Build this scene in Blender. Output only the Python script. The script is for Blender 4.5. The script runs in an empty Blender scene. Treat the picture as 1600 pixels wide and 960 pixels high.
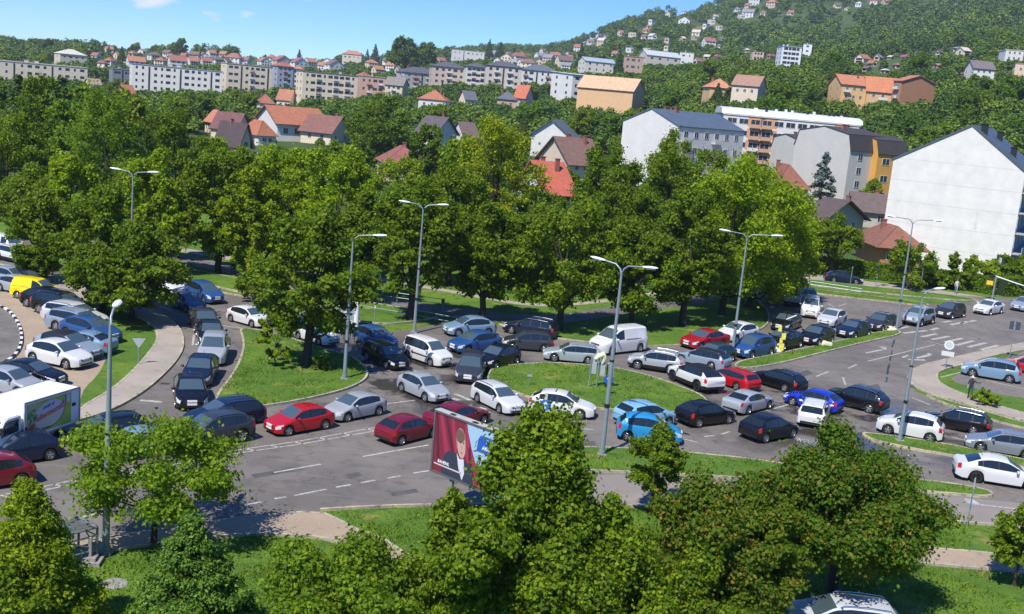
import bpy, bmesh, math, random
import numpy as np
from mathutils import Vector, Matrix
R = math.radians
S = bpy.context.scene
COL = S.collection

# ------------------------------------------------------------------ camera
FPX, PITCH, ROLL, CAMH = 1715.8, 0.18725, 0.09059, 19.13
_F = np.array([0, math.cos(PITCH), -math.sin(PITCH)])
_Rt = np.array([1.0, 0, 0]); _U = np.array([0, math.sin(PITCH), math.cos(PITCH)])
_cr, _sr = math.cos(ROLL), math.sin(ROLL)
_R2 = _cr * _Rt + _sr * _U; _U2 = _cr * _U - _sr * _Rt
cd = bpy.data.cameras.new('camera'); cam = bpy.data.objects.new('camera', cd); COL.objects.link(cam)
cam.matrix_world = Matrix(((_R2[0], _U2[0], -_F[0], 0), (_R2[1], _U2[1], -_F[1], 0), (_R2[2], _U2[2], -_F[2], CAMH), (0, 0, 0, 1)))
cd.sensor_width = 36; cd.lens = FPX / 1600 * 36; cd.clip_end = 9000; cd.clip_start = 0.5
S.camera = cam
# ------------------------------------------------------------------ sky, sun, exposure
SUN_EL, SUN_AZ = 54, 210       # azimuth clockwise from +Y: light arrives from the left, slightly behind the camera
w = bpy.data.worlds.new('World'); S.world = w; w.use_nodes = True
nt = w.node_tree; bg = nt.nodes['Background']
sky = nt.nodes.new('ShaderNodeTexSky'); sky.sky_type = 'NISHITA'; sky.sun_disc = False
sky.sun_elevation = R(SUN_EL); sky.sun_rotation = R(SUN_AZ); sky.altitude = 1800; sky.air_density = 1.0; sky.dust_density = 0.0; sky.ozone_density = 5.0
bg.inputs[1].default_value = 0.13
# two faint clouds in the sky
def wn(t): return nt.nodes.new(t)
tc = wn('ShaderNodeTexCoord')
mapn = wn('ShaderNodeMapping'); mapn.inputs['Scale'].default_value = (9, 9, 26)
nt.links.new(tc.outputs['Generated'], mapn.inputs[0])
noi = wn('ShaderNodeTexNoise'); noi.inputs['Scale'].default_value = 3.2; noi.inputs['Detail'].default_value = 7; noi.inputs['Roughness'].default_value = .55
nt.links.new(mapn.outputs[0], noi.inputs[0])
def dirpx(x, y):
    d = _F * FPX + _R2 * (x - 800) + _U2 * (480 - y); return d / np.linalg.norm(d)
acc = None
for (x, y, rw, st) in ((243, -2, .017, 1.0), (270, 16, .010, .6), (379, 24, .0105, .85), (345, 30, .012, .45)):
    d = dirpx(x, y)
    vs = wn('ShaderNodeVectorMath'); vs.operation = 'SUBTRACT'; vs.inputs[1].default_value = tuple(d)
    nt.links.new(tc.outputs['Generated'], vs.inputs[0])
    vm = wn('ShaderNodeVectorMath'); vm.operation = 'MULTIPLY'; vm.inputs[1].default_value = (1, 1, 1.9); nt.links.new(vs.outputs[0], vm.inputs[0])
    vl = wn('ShaderNodeVectorMath'); vl.operation = 'LENGTH'; nt.links.new(vm.outputs[0], vl.inputs[0])
    mr = wn('ShaderNodeMapRange'); mr.interpolation_type = 'SMOOTHSTEP'; mr.inputs[1].default_value = 0; mr.inputs[2].default_value = rw * 2.0; mr.inputs[3].default_value = st; mr.inputs[4].default_value = 0
    nt.links.new(vl.outputs['Value'], mr.inputs[0])
    if acc is None: acc = mr.outputs[0]
    else:
        mx = wn('ShaderNodeMath'); mx.operation = 'MAXIMUM'; nt.links.new(acc, mx.inputs[0]); nt.links.new(mr.outputs[0], mx.inputs[1]); acc = mx.outputs[0]
ad = wn('ShaderNodeMath'); ad.operation = 'MULTIPLY_ADD'; nt.links.new(noi.outputs[0], ad.inputs[0]); ad.inputs[1].default_value = 2.6; ad.inputs[2].default_value = -1.72
m1 = wn('ShaderNodeMath'); m1.operation = 'ADD'; nt.links.new(acc, m1.inputs[0]); nt.links.new(ad.outputs[0], m1.inputs[1])
m2 = wn('ShaderNodeMath'); m2.operation = 'MULTIPLY'; m2.use_clamp = True; nt.links.new(m1.outputs[0], m2.inputs[0]); m2.inputs[1].default_value = 1.7
hs = wn('ShaderNodeHueSaturation'); hs.inputs['Saturation'].default_value = 1.25; hs.inputs['Value'].default_value = 1.0
nt.links.new(sky.outputs[0], hs.inputs['Color'])
mix = wn('ShaderNodeMix'); mix.data_type = 'RGBA'
nt.links.new(m2.outputs[0], mix.inputs['Factor']); tint = wn('ShaderNodeVectorMath'); tint.operation = 'MULTIPLY'; tint.inputs[1].default_value = (.53, .695, .93); nt.links.new(hs.outputs[0], tint.inputs[0]); nt.links.new(tint.outputs[0], mix.inputs['A']); mix.inputs['B'].default_value = (5.0, 5.3, 6.0, 1)
nt.links.new(mix.outputs['Result'], bg.inputs[0])
sl = bpy.data.lights.new('sun', 'SUN'); so = bpy.data.objects.new('sun', sl); COL.objects.link(so)
sl.energy = 4.1; sl.angle = R(0.55); sl.color = (1, .95, .865)
_a = R(SUN_AZ); _e = R(SUN_EL); SUND = Vector((math.sin(_a) * math.cos(_e), math.cos(_a) * math.cos(_e), math.sin(_e)))
so.rotation_euler = SUND.to_track_quat('Z', 'Y').to_euler()
S.view_settings.view_transform = 'Standard'; S.view_settings.look = 'None'; S.view_settings.gamma = 1; S.view_settings.exposure = 0.64
S.render.engine = 'CYCLES'; S.cycles.max_bounces = 6; S.cycles.diffuse_bounces = 4; S.cycles.glossy_bounces = 2; S.cycles.transmission_bounces = 4; S.cycles.transparent_max_bounces = 4; S.cycles.volume_bounces = 0

# ------------------------------------------------------------------ terrain height and pixel-to-ground
TU = np.array([-400, 0, 400, 800, 1000, 1200, 1600, 2000.])
TD = np.array([0, 190, 300, 450, 600, 900, 1300, 2000, 3200.])
TZ = np.array([[0]*8, [0]*8, [0, 0, 0, 1, 3, 5, 7, 8], [0, 0, 1, 9, 15, 24, 30, 30], [3, 3, 4, 22, 32, 45, 55, 55],
               [9, 9, 14, 40, 55, 68, 93, 95], [16, 18, 36, 66, 105, 117, 152, 155], [12, 14, 28, 98, 184, 270, 300, 305], [-60, -60, -40, 60, 130, 230, 260, 260]], float)
def terrain(X, Y):
    d = math.hypot(X, Y)
    if d < 190: return 0.0
    u = 2000 if Y <= 1 and X > 0 else (-400 if Y <= 1 else 800 + FPX * X / Y)
    u = min(max(u, -400), 2000); d = min(d, 3199)
    i = int(np.searchsorted(TU, u, 'right')) - 1; i = min(max(i, 0), 6); a = (u - TU[i]) / (TU[i+1] - TU[i]); a = a * a * (3 - 2 * a)
    j = int(np.searchsorted(TD, d, 'right')) - 1; j = min(j, 7); b = (d - TD[j]) / (TD[j+1] - TD[j])
    z = (TZ[j, i] * (1-a) + TZ[j, i+1] * a) * (1-b) + (TZ[j+1, i] * (1-a) + TZ[j+1, i+1] * a) * b
    k = min(1, (d - 190) / 500)
    z += k * (2.2 * math.sin(X * .013 + 1) * math.cos(Y * .011) + (4 if d > 900 else 0) * k * math.sin(X * .006 + Y * .004))
    return z
def at(x, y, z=0.0):                       # photograph pixel -> point on the flat ground
    d = _F * FPX + _R2 * (x - 800) + _U2 * (480 - y); t = (z - CAMH) / d[2]
    return Vector((d[0] * t, d[1] * t, z))
def hit(x, y):                             # photograph pixel -> point on the terrain
    d = _F * FPX + _R2 * (x - 800) + _U2 * (480 - y); d = d / math.hypot(d[0], d[1])
    t = 20.0; prev = t
    while t < 3000:
        z = CAMH + d[2] * t
        if z <= terrain(d[0] * t, d[1] * t):
            lo, hi = prev, t
            for _ in range(20):
                m = (lo + hi) / 2
                if CAMH + d[2] * m <= terrain(d[0] * m, d[1] * m): hi = m
                else: lo = m
            return Vector((d[0] * hi, d[1] * hi, terrain(d[0] * hi, d[1] * hi)))
        prev = t; t *= 1.01
    t = 1500; return Vector((d[0] * t, d[1] * t, terrain(d[0] * t, d[1] * t)))
def proj(P):
    d = np.array([P[0], P[1], P[2] - CAMH]); z = d @ _F
    return 800 + FPX * (d @ _R2) / z, 480 - FPX * (d @ _U2) / z, z

# ------------------------------------------------------------------ materials
MATS = {}
def mat(name, col=(.5, .5, .5), rough=.7, metal=0, var=0, scale=5, bump=0, coat=0, objcol=False, spec=.5, coords='Object'):
    if name in MATS: return MATS[name]
    m = bpy.data.materials.new(name); m.use_nodes = True; n = m.node_tree; b = n.nodes['Principled BSDF']
    b.inputs['Base Color'].default_value = (*col, 1); b.inputs['Roughness'].default_value = rough; b.inputs['Metallic'].default_value = metal
    b.inputs['Specular IOR Level'].default_value = spec
    if coat: b.inputs['Coat Weight'].default_value = coat; b.inputs['Coat Roughness'].default_value = .06
    src = None
    if objcol:
        oi = n.nodes.new('ShaderNodeObjectInfo'); src = oi.outputs['Color']; n.links.new(src, b.inputs['Base Color'])
    if var or bump:
        t = n.nodes.new('ShaderNodeTexCoord'); no = n.nodes.new('ShaderNodeTexNoise'); no.inputs['Scale'].default_value = scale; no.inputs['Detail'].default_value = 6; no.inputs['Roughness'].default_value = .65
        n.links.new(t.outputs[coords], no.inputs[0])
        if var:
            mr = n.nodes.new('ShaderNodeMapRange'); mr.inputs[1].default_value = .3; mr.inputs[2].default_value = .7; mr.inputs[3].default_value = 1 - var; mr.inputs[4].default_value = 1 + var
            n.links.new(no.outputs[0], mr.inputs[0])
            mm = n.nodes.new('ShaderNodeVectorMath'); mm.operation = 'SCALE'
            if src: n.links.new(src, mm.inputs[0])
            else: mm.inputs[0].default_value = col
            n.links.new(mr.outputs[0], mm.inputs['Scale']); n.links.new(mm.outputs[0], b.inputs['Base Color'])
        if bump:
            bp = n.nodes.new('ShaderNodeBump'); bp.inputs['Strength'].default_value = bump; bp.inputs['Distance'].default_value = .05
            n.links.new(no.outputs[0], bp.inputs['Height']); n.links.new(bp.outputs[0], b.inputs['Normal'])
    MATS[name] = m; return m

def ramp_mat(name, layers, base, rough=.9, bump=.4, bscale=30, bdist=.03):
    """base colour, then layers of (noise scale, colour, low, high, detail)"""
    m = bpy.data.materials.new(name); m.use_nodes = True; n = m.node_tree; b = n.nodes['Principled BSDF']
    b.inputs['Roughness'].default_value = rough; b.inputs['Specular IOR Level'].default_value = .3
    t = n.nodes.new('ShaderNodeTexCoord'); cur = None
    for k, (sc, c, lo, hi, det) in enumerate(layers):
        mp = n.nodes.new('ShaderNodeMapping'); mp.inputs['Location'].default_value = (k * 13.7, k * 7.1, 0); n.links.new(t.outputs['Object'], mp.inputs[0])
        no = n.nodes.new('ShaderNodeTexNoise'); no.inputs['Scale'].default_value = sc; no.inputs['Detail'].default_value = det; no.inputs['Roughness'].default_value = .62
        n.links.new(mp.outputs[0], no.inputs[0])
        mr = n.nodes.new('ShaderNodeMapRange'); mr.interpolation_type = 'SMOOTHSTEP'; mr.inputs[1].default_value = lo; mr.inputs[2].default_value = hi; n.links.new(no.outputs[0], mr.inputs[0])
        mx = n.nodes.new('ShaderNodeMix'); mx.data_type = 'RGBA'; n.links.new(mr.outputs[0], mx.inputs['Factor'])
        if cur: n.links.new(cur, mx.inputs['A'])
        else: mx.inputs['A'].default_value = (*base, 1)
        mx.inputs['B'].default_value = (*c, 1); cur = mx.outputs['Result']
    n.links.new(cur, b.inputs['Base Color'])
    no = n.nodes.new('ShaderNodeTexNoise'); no.inputs['Scale'].default_value = bscale; no.inputs['Detail'].default_value = 4; n.links.new(t.outputs['Object'], no.inputs[0])
    bp = n.nodes.new('ShaderNodeBump'); bp.inputs['Strength'].default_value = bump; bp.inputs['Distance'].default_value = bdist
    n.links.new(no.outputs[0], bp.inputs['Height']); n.links.new(bp.outputs[0], b.inputs['Normal'])
    MATS[name] = m; return m
M_lawn = ramp_mat('lawn', [(.18, (.115, .20, .018), .42, .62, 5), (1.1, (.045, .105, .012), .5, .68, 6), (.45, (.26, .22, .07), .56, .72, 7), (2.6, (.22, .18, .09), .66, .76, 6), (7, (.15, .23, .03), .55, .8, 3)], (.075, .155, .014), bump=.9, bscale=9, bdist=.12)
M_field = ramp_mat('meadow', [(.012, (.05, .085, .015), .4, .6, 5), (.006, (.17, .16, .05), .58, .68, 5), (.1, (.03, .05, .012), .5, .7, 5)], (.06, .10, .02), bump=.3)
M_tan = ramp_mat('paving', [(.35, (.36, .28, .20), .45, .65, 6), (2.5, (.25, .20, .15), .55, .72, 6), (12, (.42, .34, .26), .55, .7, 3)], (.32, .25, .18), bump=.2)
M_side = ramp_mat('sidewalk', [(.3, (.36, .31, .26), .4, .6, 6), (2.2, (.22, .19, .165), .56, .74, 7), (9, (.37, .33, .28), .55, .75, 3)], (.31, .27, .225), bump=.2)
M_kerb = ramp_mat('kerbstone', [(.6, (.48, .42, .26), .45, .6, 5), (4, (.16, .145, .11), .5, .66, 6)], (.34, .31, .25), bump=.3)
M_pale = ramp_mat('pale_asphalt', [(.25, (.27, .235, .205), .45, .65, 6), (3, (.17, .15, .135), .58, .75, 6)], (.225, .20, .178), bump=.15)
def asphalt_mat():
    m = bpy.data.materials.new('asphalt'); m.use_nodes = True; n = m.node_tree; b = n.nodes['Principled BSDF']; L = n.links
    t = n.nodes.new('ShaderNodeTexCoord')
    def noise(sc, det=6, ro=.6, mapv=None):
        no = n.nodes.new('ShaderNodeTexNoise'); no.inputs['Scale'].default_value = sc; no.inputs['Detail'].default_value = det; no.inputs['Roughness'].default_value = ro
        if mapv:
            mp = n.nodes.new('ShaderNodeMapping'); mp.inputs['Scale'].default_value = mapv[:3]; mp.inputs['Rotation'].default_value = (0, 0, mapv[3]); L.new(t.outputs['Object'], mp.inputs[0]); L.new(mp.outputs[0], no.inputs[0])
        else: L.new(t.outputs['Object'], no.inputs[0])
        return no.outputs[0]
    def rng(s, a, bb, c, d):
        mr = n.nodes.new('ShaderNodeMapRange'); mr.interpolation_type = 'SMOOTHSTEP'; L.new(s, mr.inputs[0])
        for i, v in enumerate((a, bb, c, d)): mr.inputs[i + 1].default_value = v
        return mr.outputs[0]
    def mixc(f, A, B):
        mx = n.nodes.new('ShaderNodeMix'); mx.data_type = 'RGBA'; L.new(f, mx.inputs['Factor'])
        for k, v in (('A', A), ('B', B)):
            if isinstance(v, tuple): mx.inputs[k].default_value = (*v, 1)
            else: L.new(v, mx.inputs[k])
        return mx.outputs['Result']
    c = mixc(rng(noise(.09, 4), .4, .62, 0, 1), (.128, .113, .099), (.175, .155, .134))
    c = mixc(rng(noise(.9, 7, .7), .48, .68, 0, .7), c, (.08, .075, .07))
    c = mixc(rng(noise(.22, 6, .7), .52, .6, 0, .45), c, (.20, .178, .155))
    c = mixc(rng(noise(1.0, 5, .6, (.14, 2.2, 1, R(12))), .56, .7, 0, .45), c, (.215, .195, .175))   # worn wheel tracks
    c = mixc(rng(noise(40, 2), .5, .8, 0, .35), c, (.25, .235, .22))
    cr = n.nodes.new('ShaderNodeTexVoronoi'); cr.feature = 'DISTANCE_TO_EDGE'; cr.inputs['Scale'].default_value = .11
    wv = n.nodes.new('ShaderNodeVectorMath'); wv.operation = 'ADD'; nn = n.nodes.new('ShaderNodeTexNoise'); nn.inputs['Scale'].default_value = .5; nn.inputs['Detail'].default_value = 6
    L.new(t.outputs['Object'], nn.inputs[0]); sc_ = n.nodes.new('ShaderNodeVectorMath'); sc_.operation = 'SCALE'; sc_.inputs['Scale'].default_value = 5; L.new(nn.outputs['Color'], sc_.inputs[0])
    L.new(t.outputs['Object'], wv.inputs[0]); L.new(sc_.outputs[0], wv.inputs[1]); L.new(wv.outputs[0], cr.inputs['Vector'])
    c = mixc(rng(cr.outputs['Distance'], 0, .006, .7, 0), c, (.045, .043, .04))
    # wet areas near the middle of the junction
    sep = n.nodes.new('ShaderNodeSeparateXYZ'); L.new(t.outputs['Object'], sep.inputs[0]); wet = None
    for (px, py, rx, ry) in ((640, 585, 13, 13), (1290, 655, 15, 11), (560, 690, 0.1, 0.1)):
        g = at(px, py); v = n.nodes.new('ShaderNodeVectorMath'); v.operation = 'SUBTRACT'; v.inputs[1].default_value = g; L.new(t.outputs['Object'], v.inputs[0])
        v2 = n.nodes.new('ShaderNodeVectorMath'); v2.operation = 'MULTIPLY'; v2.inputs[1].default_value = (1 / rx, 1 / ry, 0); L.new(v.outputs[0], v2.inputs[0])
        v3 = n.nodes.new('ShaderNodeVectorMath'); v3.operation = 'LENGTH'; L.new(v2.outputs[0], v3.inputs[0])
        o = rng(v3.outputs['Value'], .35, 1.15, 1, 0)
        if wet is None: wet = o
        else:
            mx = n.nodes.new('ShaderNodeMath'); mx.operation = 'MAXIMUM'; L.new(wet, mx.inputs[0]); L.new(o, mx.inputs[1]); wet = mx.outputs[0]
    pn = rng(noise(.28, 5, .6), .44, .56, 0, 1)
    mw = n.nodes.new('ShaderNodeMath'); mw.operation = 'MULTIPLY'; L.new(wet, mw.inputs[0]); L.new(pn, mw.inputs[1])
    c = mixc(mw.outputs[0], c, (.052, .045, .04))
    L.new(c, b.inputs['Base Color'])
    L.new(rng(mw.outputs[0], 0, 1, .78, .13), b.inputs['Roughness'])
    bp = n.nodes.new('ShaderNodeBump'); bp.inputs['Distance'].default_value = .02; L.new(noise(25, 3), bp.inputs['Height']); L.new(rng(mw.outputs[0], 0, 1, .25, .03), bp.inputs['Strength']); L.new(bp.outputs[0], b.inputs['Normal'])
    MATS['asphalt'] = m; return m
M_asph = asphalt_mat()
def road_paint():
    m = bpy.data.materials.new('road_marking_paint'); m.use_nodes = True; n = m.node_tree; b = n.nodes['Principled BSDF']
    t = n.nodes.new('ShaderNodeTexCoord'); no = n.nodes.new('ShaderNodeTexNoise'); no.inputs['Scale'].default_value = 3.5; no.inputs['Detail'].default_value = 8; no.inputs['Roughness'].default_value = .75
    n.links.new(t.outputs['Object'], no.inputs[0]); mr = n.nodes.new('ShaderNodeMapRange'); mr.inputs[1].default_value = .4; mr.inputs[2].default_value = .6; n.links.new(no.outputs[0], mr.inputs[0])
    mx = n.nodes.new('ShaderNodeMix'); mx.data_type = 'RGBA'; mx.inputs['A'].default_value = (.26, .24, .215, 1); mx.inputs['B'].default_value = (.50, .48, .44, 1); n.links.new(mr.outputs[0], mx.inputs['Factor']); n.links.new(mx.outputs['Result'], b.inputs['Base Color'])
    b.inputs['Roughness'].default_value = .7; return m
M_mark = road_paint()
def leaf_mat(name, c1, c2, c3, trans=.45, rough=.6):
    m = bpy.data.materials.new(name); m.use_nodes = True; n = m.node_tree; L = n.links
    for x in list(n.nodes): n.nodes.remove(x)
    out = n.nodes.new('ShaderNodeOutputMaterial'); g = n.nodes.new('ShaderNodeNewGeometry'); oi = n.nodes.new('ShaderNodeObjectInfo')
    rp = n.nodes.new('ShaderNodeValToRGB'); e = rp.color_ramp.elements; e[0].color = (*c1, 1); e[1].color = (*c3, 1); e[0].position = .1; e[1].position = .95; k = e.new(.55 if 'rust' not in name else .80); k.color = (*c2, 1)
    L.new(g.outputs['Random Per Island'], rp.inputs[0])
    mu = n.nodes.new('ShaderNodeMix'); mu.data_type = 'RGBA'; mu.blend_type = 'MULTIPLY'; mu.inputs['Factor'].default_value = 1; L.new(rp.outputs[0], mu.inputs['A']); L.new(oi.outputs['Color'], mu.inputs['B'])
    p = n.nodes.new('ShaderNodeBsdfPrincipled'); p.inputs['Roughness'].default_value = rough; p.inputs['Specular IOR Level'].default_value = .18; L.new(mu.outputs['Result'], p.inputs['Base Color'])
    tr = n.nodes.new('ShaderNodeBsdfTranslucent'); tm = n.nodes.new('ShaderNodeMix'); tm.data_type = 'RGBA'; tm.blend_type = 'MULTIPLY'; tm.inputs['Factor'].default_value = 1; L.new(mu.outputs['Result'], tm.inputs['A']); tm.inputs['B'].default_value = (1.6, 1.5, .5, 1)
    L.new(tm.outputs['Result'], tr.inputs[0]); ms = n.nodes.new('ShaderNodeMixShader'); ms.inputs[0].default_value = trans; L.new(p.outputs[0], ms.inputs[1]); L.new(tr.outputs[0], ms.inputs[2]); L.new(ms.outputs[0], out.inputs[0])
    MATS[name] = m; return m
M_leaf = leaf_mat('foliage', (.070, .125, .008), (.130, .21, .010), (.225, .30, .016))
M_leafy = leaf_mat('foliage_light', (.08, .155, .010), (.14, .235, .012), (.225, .31, .02))
M_rust = leaf_mat('foliage_rust_tipped', (.065, .125, .010), (.12, .195, .012), (.26, .18, .03))
M_needle = leaf_mat('needles', (.026, .06, .012), (.05, .10, .018), (.09, .15, .026), trans=.15)
M_blue = leaf_mat('needles_blue', (.06, .09, .075), (.10, .14, .12), (.18, .23, .2), trans=.1)
M_bark = mat('bark', (.045, .035, .027), .9, var=.4, scale=4, bump=.6)
M_paint = mat('car_paint', rough=.38, metal=.1, coat=.7, objcol=True, spec=.3)
M_glass = mat('window_glass', (.012, .018, .022), .05, spec=.7, coat=.2)
M_wshield = mat('windscreen_glass', (.055, .085, .10), .06, spec=1.0, coat=1.0)
M_tyre = mat('rubber', (.012, .012, .013), .75)
M_rim = mat('alloy', (.42, .43, .45), .3, metal=.7)
M_dark = mat('black_plastic', (.012, .012, .013), .5)
M_under = mat('underbody', (.006, .006, .006), .9)
M_lamp = mat('headlight_lens', (.6, .63, .66), .08, spec=1, coat=1)
M_tail = mat('taillight_lens', (.42, .012, .015), .12, coat=1)
M_plate = mat('plate', (.72, .72, .7), .4)
M_galv = mat('galvanised_steel', (.27, .33, .35), .45, metal=.35, var=.12, scale=3)
M_white = mat('white_enamel', (.75, .77, .78), .35)
M_chrome = mat('chrome', (.6, .6, .62), .15, metal=1)
M_wall = mat('render_wall', rough=.9, var=.06, scale=.4, bump=.1, objcol=True)
def roof_mat(name, axis=1):
    m = mat(name, rough=.75, objcol=True, var=.22, scale=.9)
    n = m.node_tree; b = n.nodes['Principled BSDF']; t = n.nodes.new('ShaderNodeTexCoord')
    wv = n.nodes.new('ShaderNodeTexWave'); wv.wave_type = 'BANDS'; wv.bands_direction = 'Z'; wv.inputs['Scale'].default_value = 1.5; wv.inputs['Distortion'].default_value = .6; n.links.new(t.outputs['Object'], wv.inputs[0])
    bp = n.nodes.new('ShaderNodeBump'); bp.inputs['Strength'].default_value = .5; bp.inputs['Distance'].default_value = .08; n.links.new(wv.outputs[0], bp.inputs['Height']); n.links.new(bp.outputs[0], b.inputs['Normal']); return m
M_roof = roof_mat('roof_tiles')
M_metalroof = mat('metal_roof', rough=.45, objcol=True, var=.15, scale=.5)
M_frame = mat('window_frame', (.6, .61, .62), .5)
M_brick = mat('chimney_brick', (.25, .1, .07), .9, var=.3, scale=6)

# ------------------------------------------------------------------ mesh helpers
def tag(o, label=None, cat=None, group=None, kind=None):
    if label: o['label'] = label
    if cat: o['category'] = cat
    if group: o['group'] = group
    if kind: o['kind'] = kind
    return o
def empty(name, loc=(0, 0, 0), rz=0, label=None, cat=None, group=None):
    o = bpy.data.objects.new(name, None); COL.objects.link(o); o.location = loc; o.rotation_euler = (0, 0, rz); o.empty_display_size = .3
    return tag(o, label, cat, group)
def link(name, me, parent=None, color=None):
    o = bpy.data.objects.new(name, me); COL.objects.link(o)
    if parent is not None: o.parent = parent
    if color: o.color = (*color, 1)
    return o
def sharp(me, ang=35):
    me.polygons.foreach_set('use_smooth', [True] * len(me.polygons)); me.set_sharp_from_angle(angle=R(ang)); return me
class MB:
    """collects simple shapes into one mesh"""
    def __init__(s): s.v = []; s.f = []; s.m = []
    def add(s, vs, fs, mi=0):
        o = len(s.v); s.v += [tuple(v) for v in vs]; s.f += [tuple(i + o for i in f) for f in fs]; s.m += [mi] * len(fs); return s
    def box(s, x0, x1, y0, y1, z0, z1, mi=0, M=None):
        vs = [Vector(p) for p in ((x0, y0, z0), (x1, y0, z0), (x1, y1, z0), (x0, y1, z0), (x0, y0, z1), (x1, y0, z1), (x1, y1, z1), (x0, y1, z1))]
        if M: vs = [M @ v for v in vs]
        return s.add(vs, [(0, 3, 2, 1), (4, 5, 6, 7), (0, 1, 5, 4), (1, 2, 6, 5), (2, 3, 7, 6), (3, 0, 4, 7)], mi)
    def tube(s, pts, rads, n=8, mi=0, cap=True):
        pts = [Vector(p) for p in pts]; rings = []; vs = []
        for i, p in enumerate(pts):
            t = (pts[min(i + 1, len(pts) - 1)] - pts[max(i - 1, 0)]).normalized()
            a = t.cross(Vector((0, 0, 1)) if abs(t.z) < .9 else Vector((1, 0, 0))).normalized(); b = t.cross(a)
            r = rads[i] if isinstance(rads, (list, tuple)) else rads
            vs += [p + (a * math.cos(2 * math.pi * k / n) + b * math.sin(2 * math.pi * k / n)) * r for k in range(n)]
        fs = [(i * n + k, i * n + (k + 1) % n, (i + 1) * n + (k + 1) % n, (i + 1) * n + k) for i in range(len(pts) - 1) for k in range(n)]
        if cap: fs += [tuple(range(n))[::-1], tuple(range((len(pts) - 1) * n, len(pts) * n))]
        return s.add(vs, fs, mi)
    def lathe(s, prof, n=16, axis='z', loc=(0, 0, 0), mi=0):
        vs = []; L = Vector(loc)
        for r, h in prof:
            for k in range(n):
                a = 2 * math.pi * k / n; c, q = r * math.cos(a), r * math.sin(a)
                vs.append(L + (Vector((c, q, h)) if axis == 'z' else Vector((c, h, q)) if axis == 'y' else Vector((h, c, q))))
        fs = [(i * n + k, i * n + (k + 1) % n, (i + 1) * n + (k + 1) % n, (i + 1) * n + k) for i in range(len(prof) - 1) for k in range(n)]
        return s.add(vs, fs, mi)
    def prism(s, poly, z0, z1, mi=0):
        n = len(poly); return s.add([(x, y, z0) for x, y in poly] + [(x, y, z1) for x, y in poly], [tuple(range(n))[::-1], tuple(range(n, 2 * n))] + [(i, (i + 1) % n, (i + 1) % n + n, i + n) for i in range(n)], mi)
    def mesh(s, name, mats, smooth=None):
        me = bpy.data.meshes.new(name); me.from_pydata(s.v, [], s.f)
        for m in (mats if isinstance(mats, (list, tuple)) else [mats]): me.materials.append(m)
        me.polygons.foreach_set('material_index', s.m); me.update()
        bm = bmesh.new(); bm.from_mesh(me); bmesh.ops.recalc_face_normals(bm, faces=bm.faces); bm.to_mesh(me); bm.free()
        if smooth: sharp(me, smooth)
        return me
    def build(s, name, mats, parent=None, smooth=None, color=None): return link(name, s.mesh(name, mats, smooth), parent, color)
def copy_tree(o, parent=None):
    c = o.copy(); COL.objects.link(c)
    if parent is not None: c.parent = parent
    for ch in KIDS.get(o.name, ()): copy_tree(ch, c)
    return c
KIDS = {}
def index_kids(objs):
    for o in objs:
        if o.parent: KIDS.setdefault(o.parent.name, []).append(o)

# ------------------------------------------------------------------ ground
def smooth_poly(pts, closed=True, it=2):
    for _ in range(it):
        q = []; n = len(pts)
        rng_ = range(n) if closed else range(n - 1)
        if not closed: q.append(pts[0])
        for i in rng_:
            a, b = pts[i], pts[(i + 1) % n]; q += [a * .75 + b * .25, a * .25 + b * .75]
        if not closed: q.append(pts[-1])
        pts = q
    return pts
def sheet(name, px, z, m, it=2, kind='structure', pts=None):
    P = pts or smooth_poly([at(*p) for p in px], it=it)
    bm = bmesh.new(); vs = [bm.verts.new((p.x, p.y, z)) for p in P]; f = bm.faces.new(vs)
    if f.normal.z < 0 or True:
        f.normal_update()
        if f.normal.z < 0: f.normal_flip()
    bmesh.ops.triangulate(bm, faces=[f], ngon_method='EAR_CLIP')
    me = bpy.data.meshes.new(name); bm.to_mesh(me); bm.free(); me.materials.append(m)
    o = link(name, me); tag(o, kind=kind); return o, P
def kerb_mesh(mb, P, closed=True, wd=.15, z=.13, z0=0):
    n = len(P); 
    ring = []
    for i in range(n):
        a = P[(i - 1) % n] if (closed or i > 0) else P[i]; b = P[(i + 1) % n] if (closed or i < n - 1) else P[i]
        t = (b - a); t.z = 0; t.normalize(); nn = Vector((-t.y, t.x, 0)); ring.append((P[i] + nn * wd / 2, P[i] - nn * wd / 2))
    vs = []
    for a, b in ring: vs += [(a.x, a.y, z0), (a.x, a.y, z), (b.x, b.y, z), (b.x, b.y, z0)]
    fs = []
    for i in range(n if closed else n - 1):
        j = (i + 1) % n
        for k in range(3): fs.append((i * 4 + k, i * 4 + k + 1, j * 4 + k + 1, j * 4 + k))
    mb.add(vs, fs)
# terrain sheet in polar layout, out to the horizon
def build_terrain():
    ds = [0.01, 20, 60, 120, 190] + list(np.geomspace(205, 3190, 90)); az = np.radians(np.concatenate([np.linspace(-44, 44, 150), np.linspace(50, 310, 40)]))
    vs = [(math.sin(a) * d, math.cos(a) * d, terrain(math.sin(a) * d, math.cos(a) * d)) for d in ds for a in az]; n = len(az)
    vs += [(math.sin(a) * 3290, math.cos(a) * 3290, -160) for a in az]
    fs = [(i * n + k, i * n + (k + 1) % n, (i + 1) * n + (k + 1) % n, (i + 1) * n + k) for i in range(len(ds)) for k in range(n)]
    me = bpy.data.meshes.new('terrain'); me.from_pydata(vs, [], fs); me.materials.append(M_field); me.polygons.foreach_set('use_smooth', [True] * len(fs)); me.update()
    bm = bmesh.new(); bm.from_mesh(me); bmesh.ops.recalc_face_normals(bm, faces=bm.faces); bm.faces.ensure_lookup_table()
    if bm.faces[0].normal.z < 0: bmesh.ops.reverse_faces(bm, faces=bm.faces)
    bm.to_mesh(me); bm.free()
    return tag(link('terrain', me), kind='structure')
build_terrain()
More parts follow.
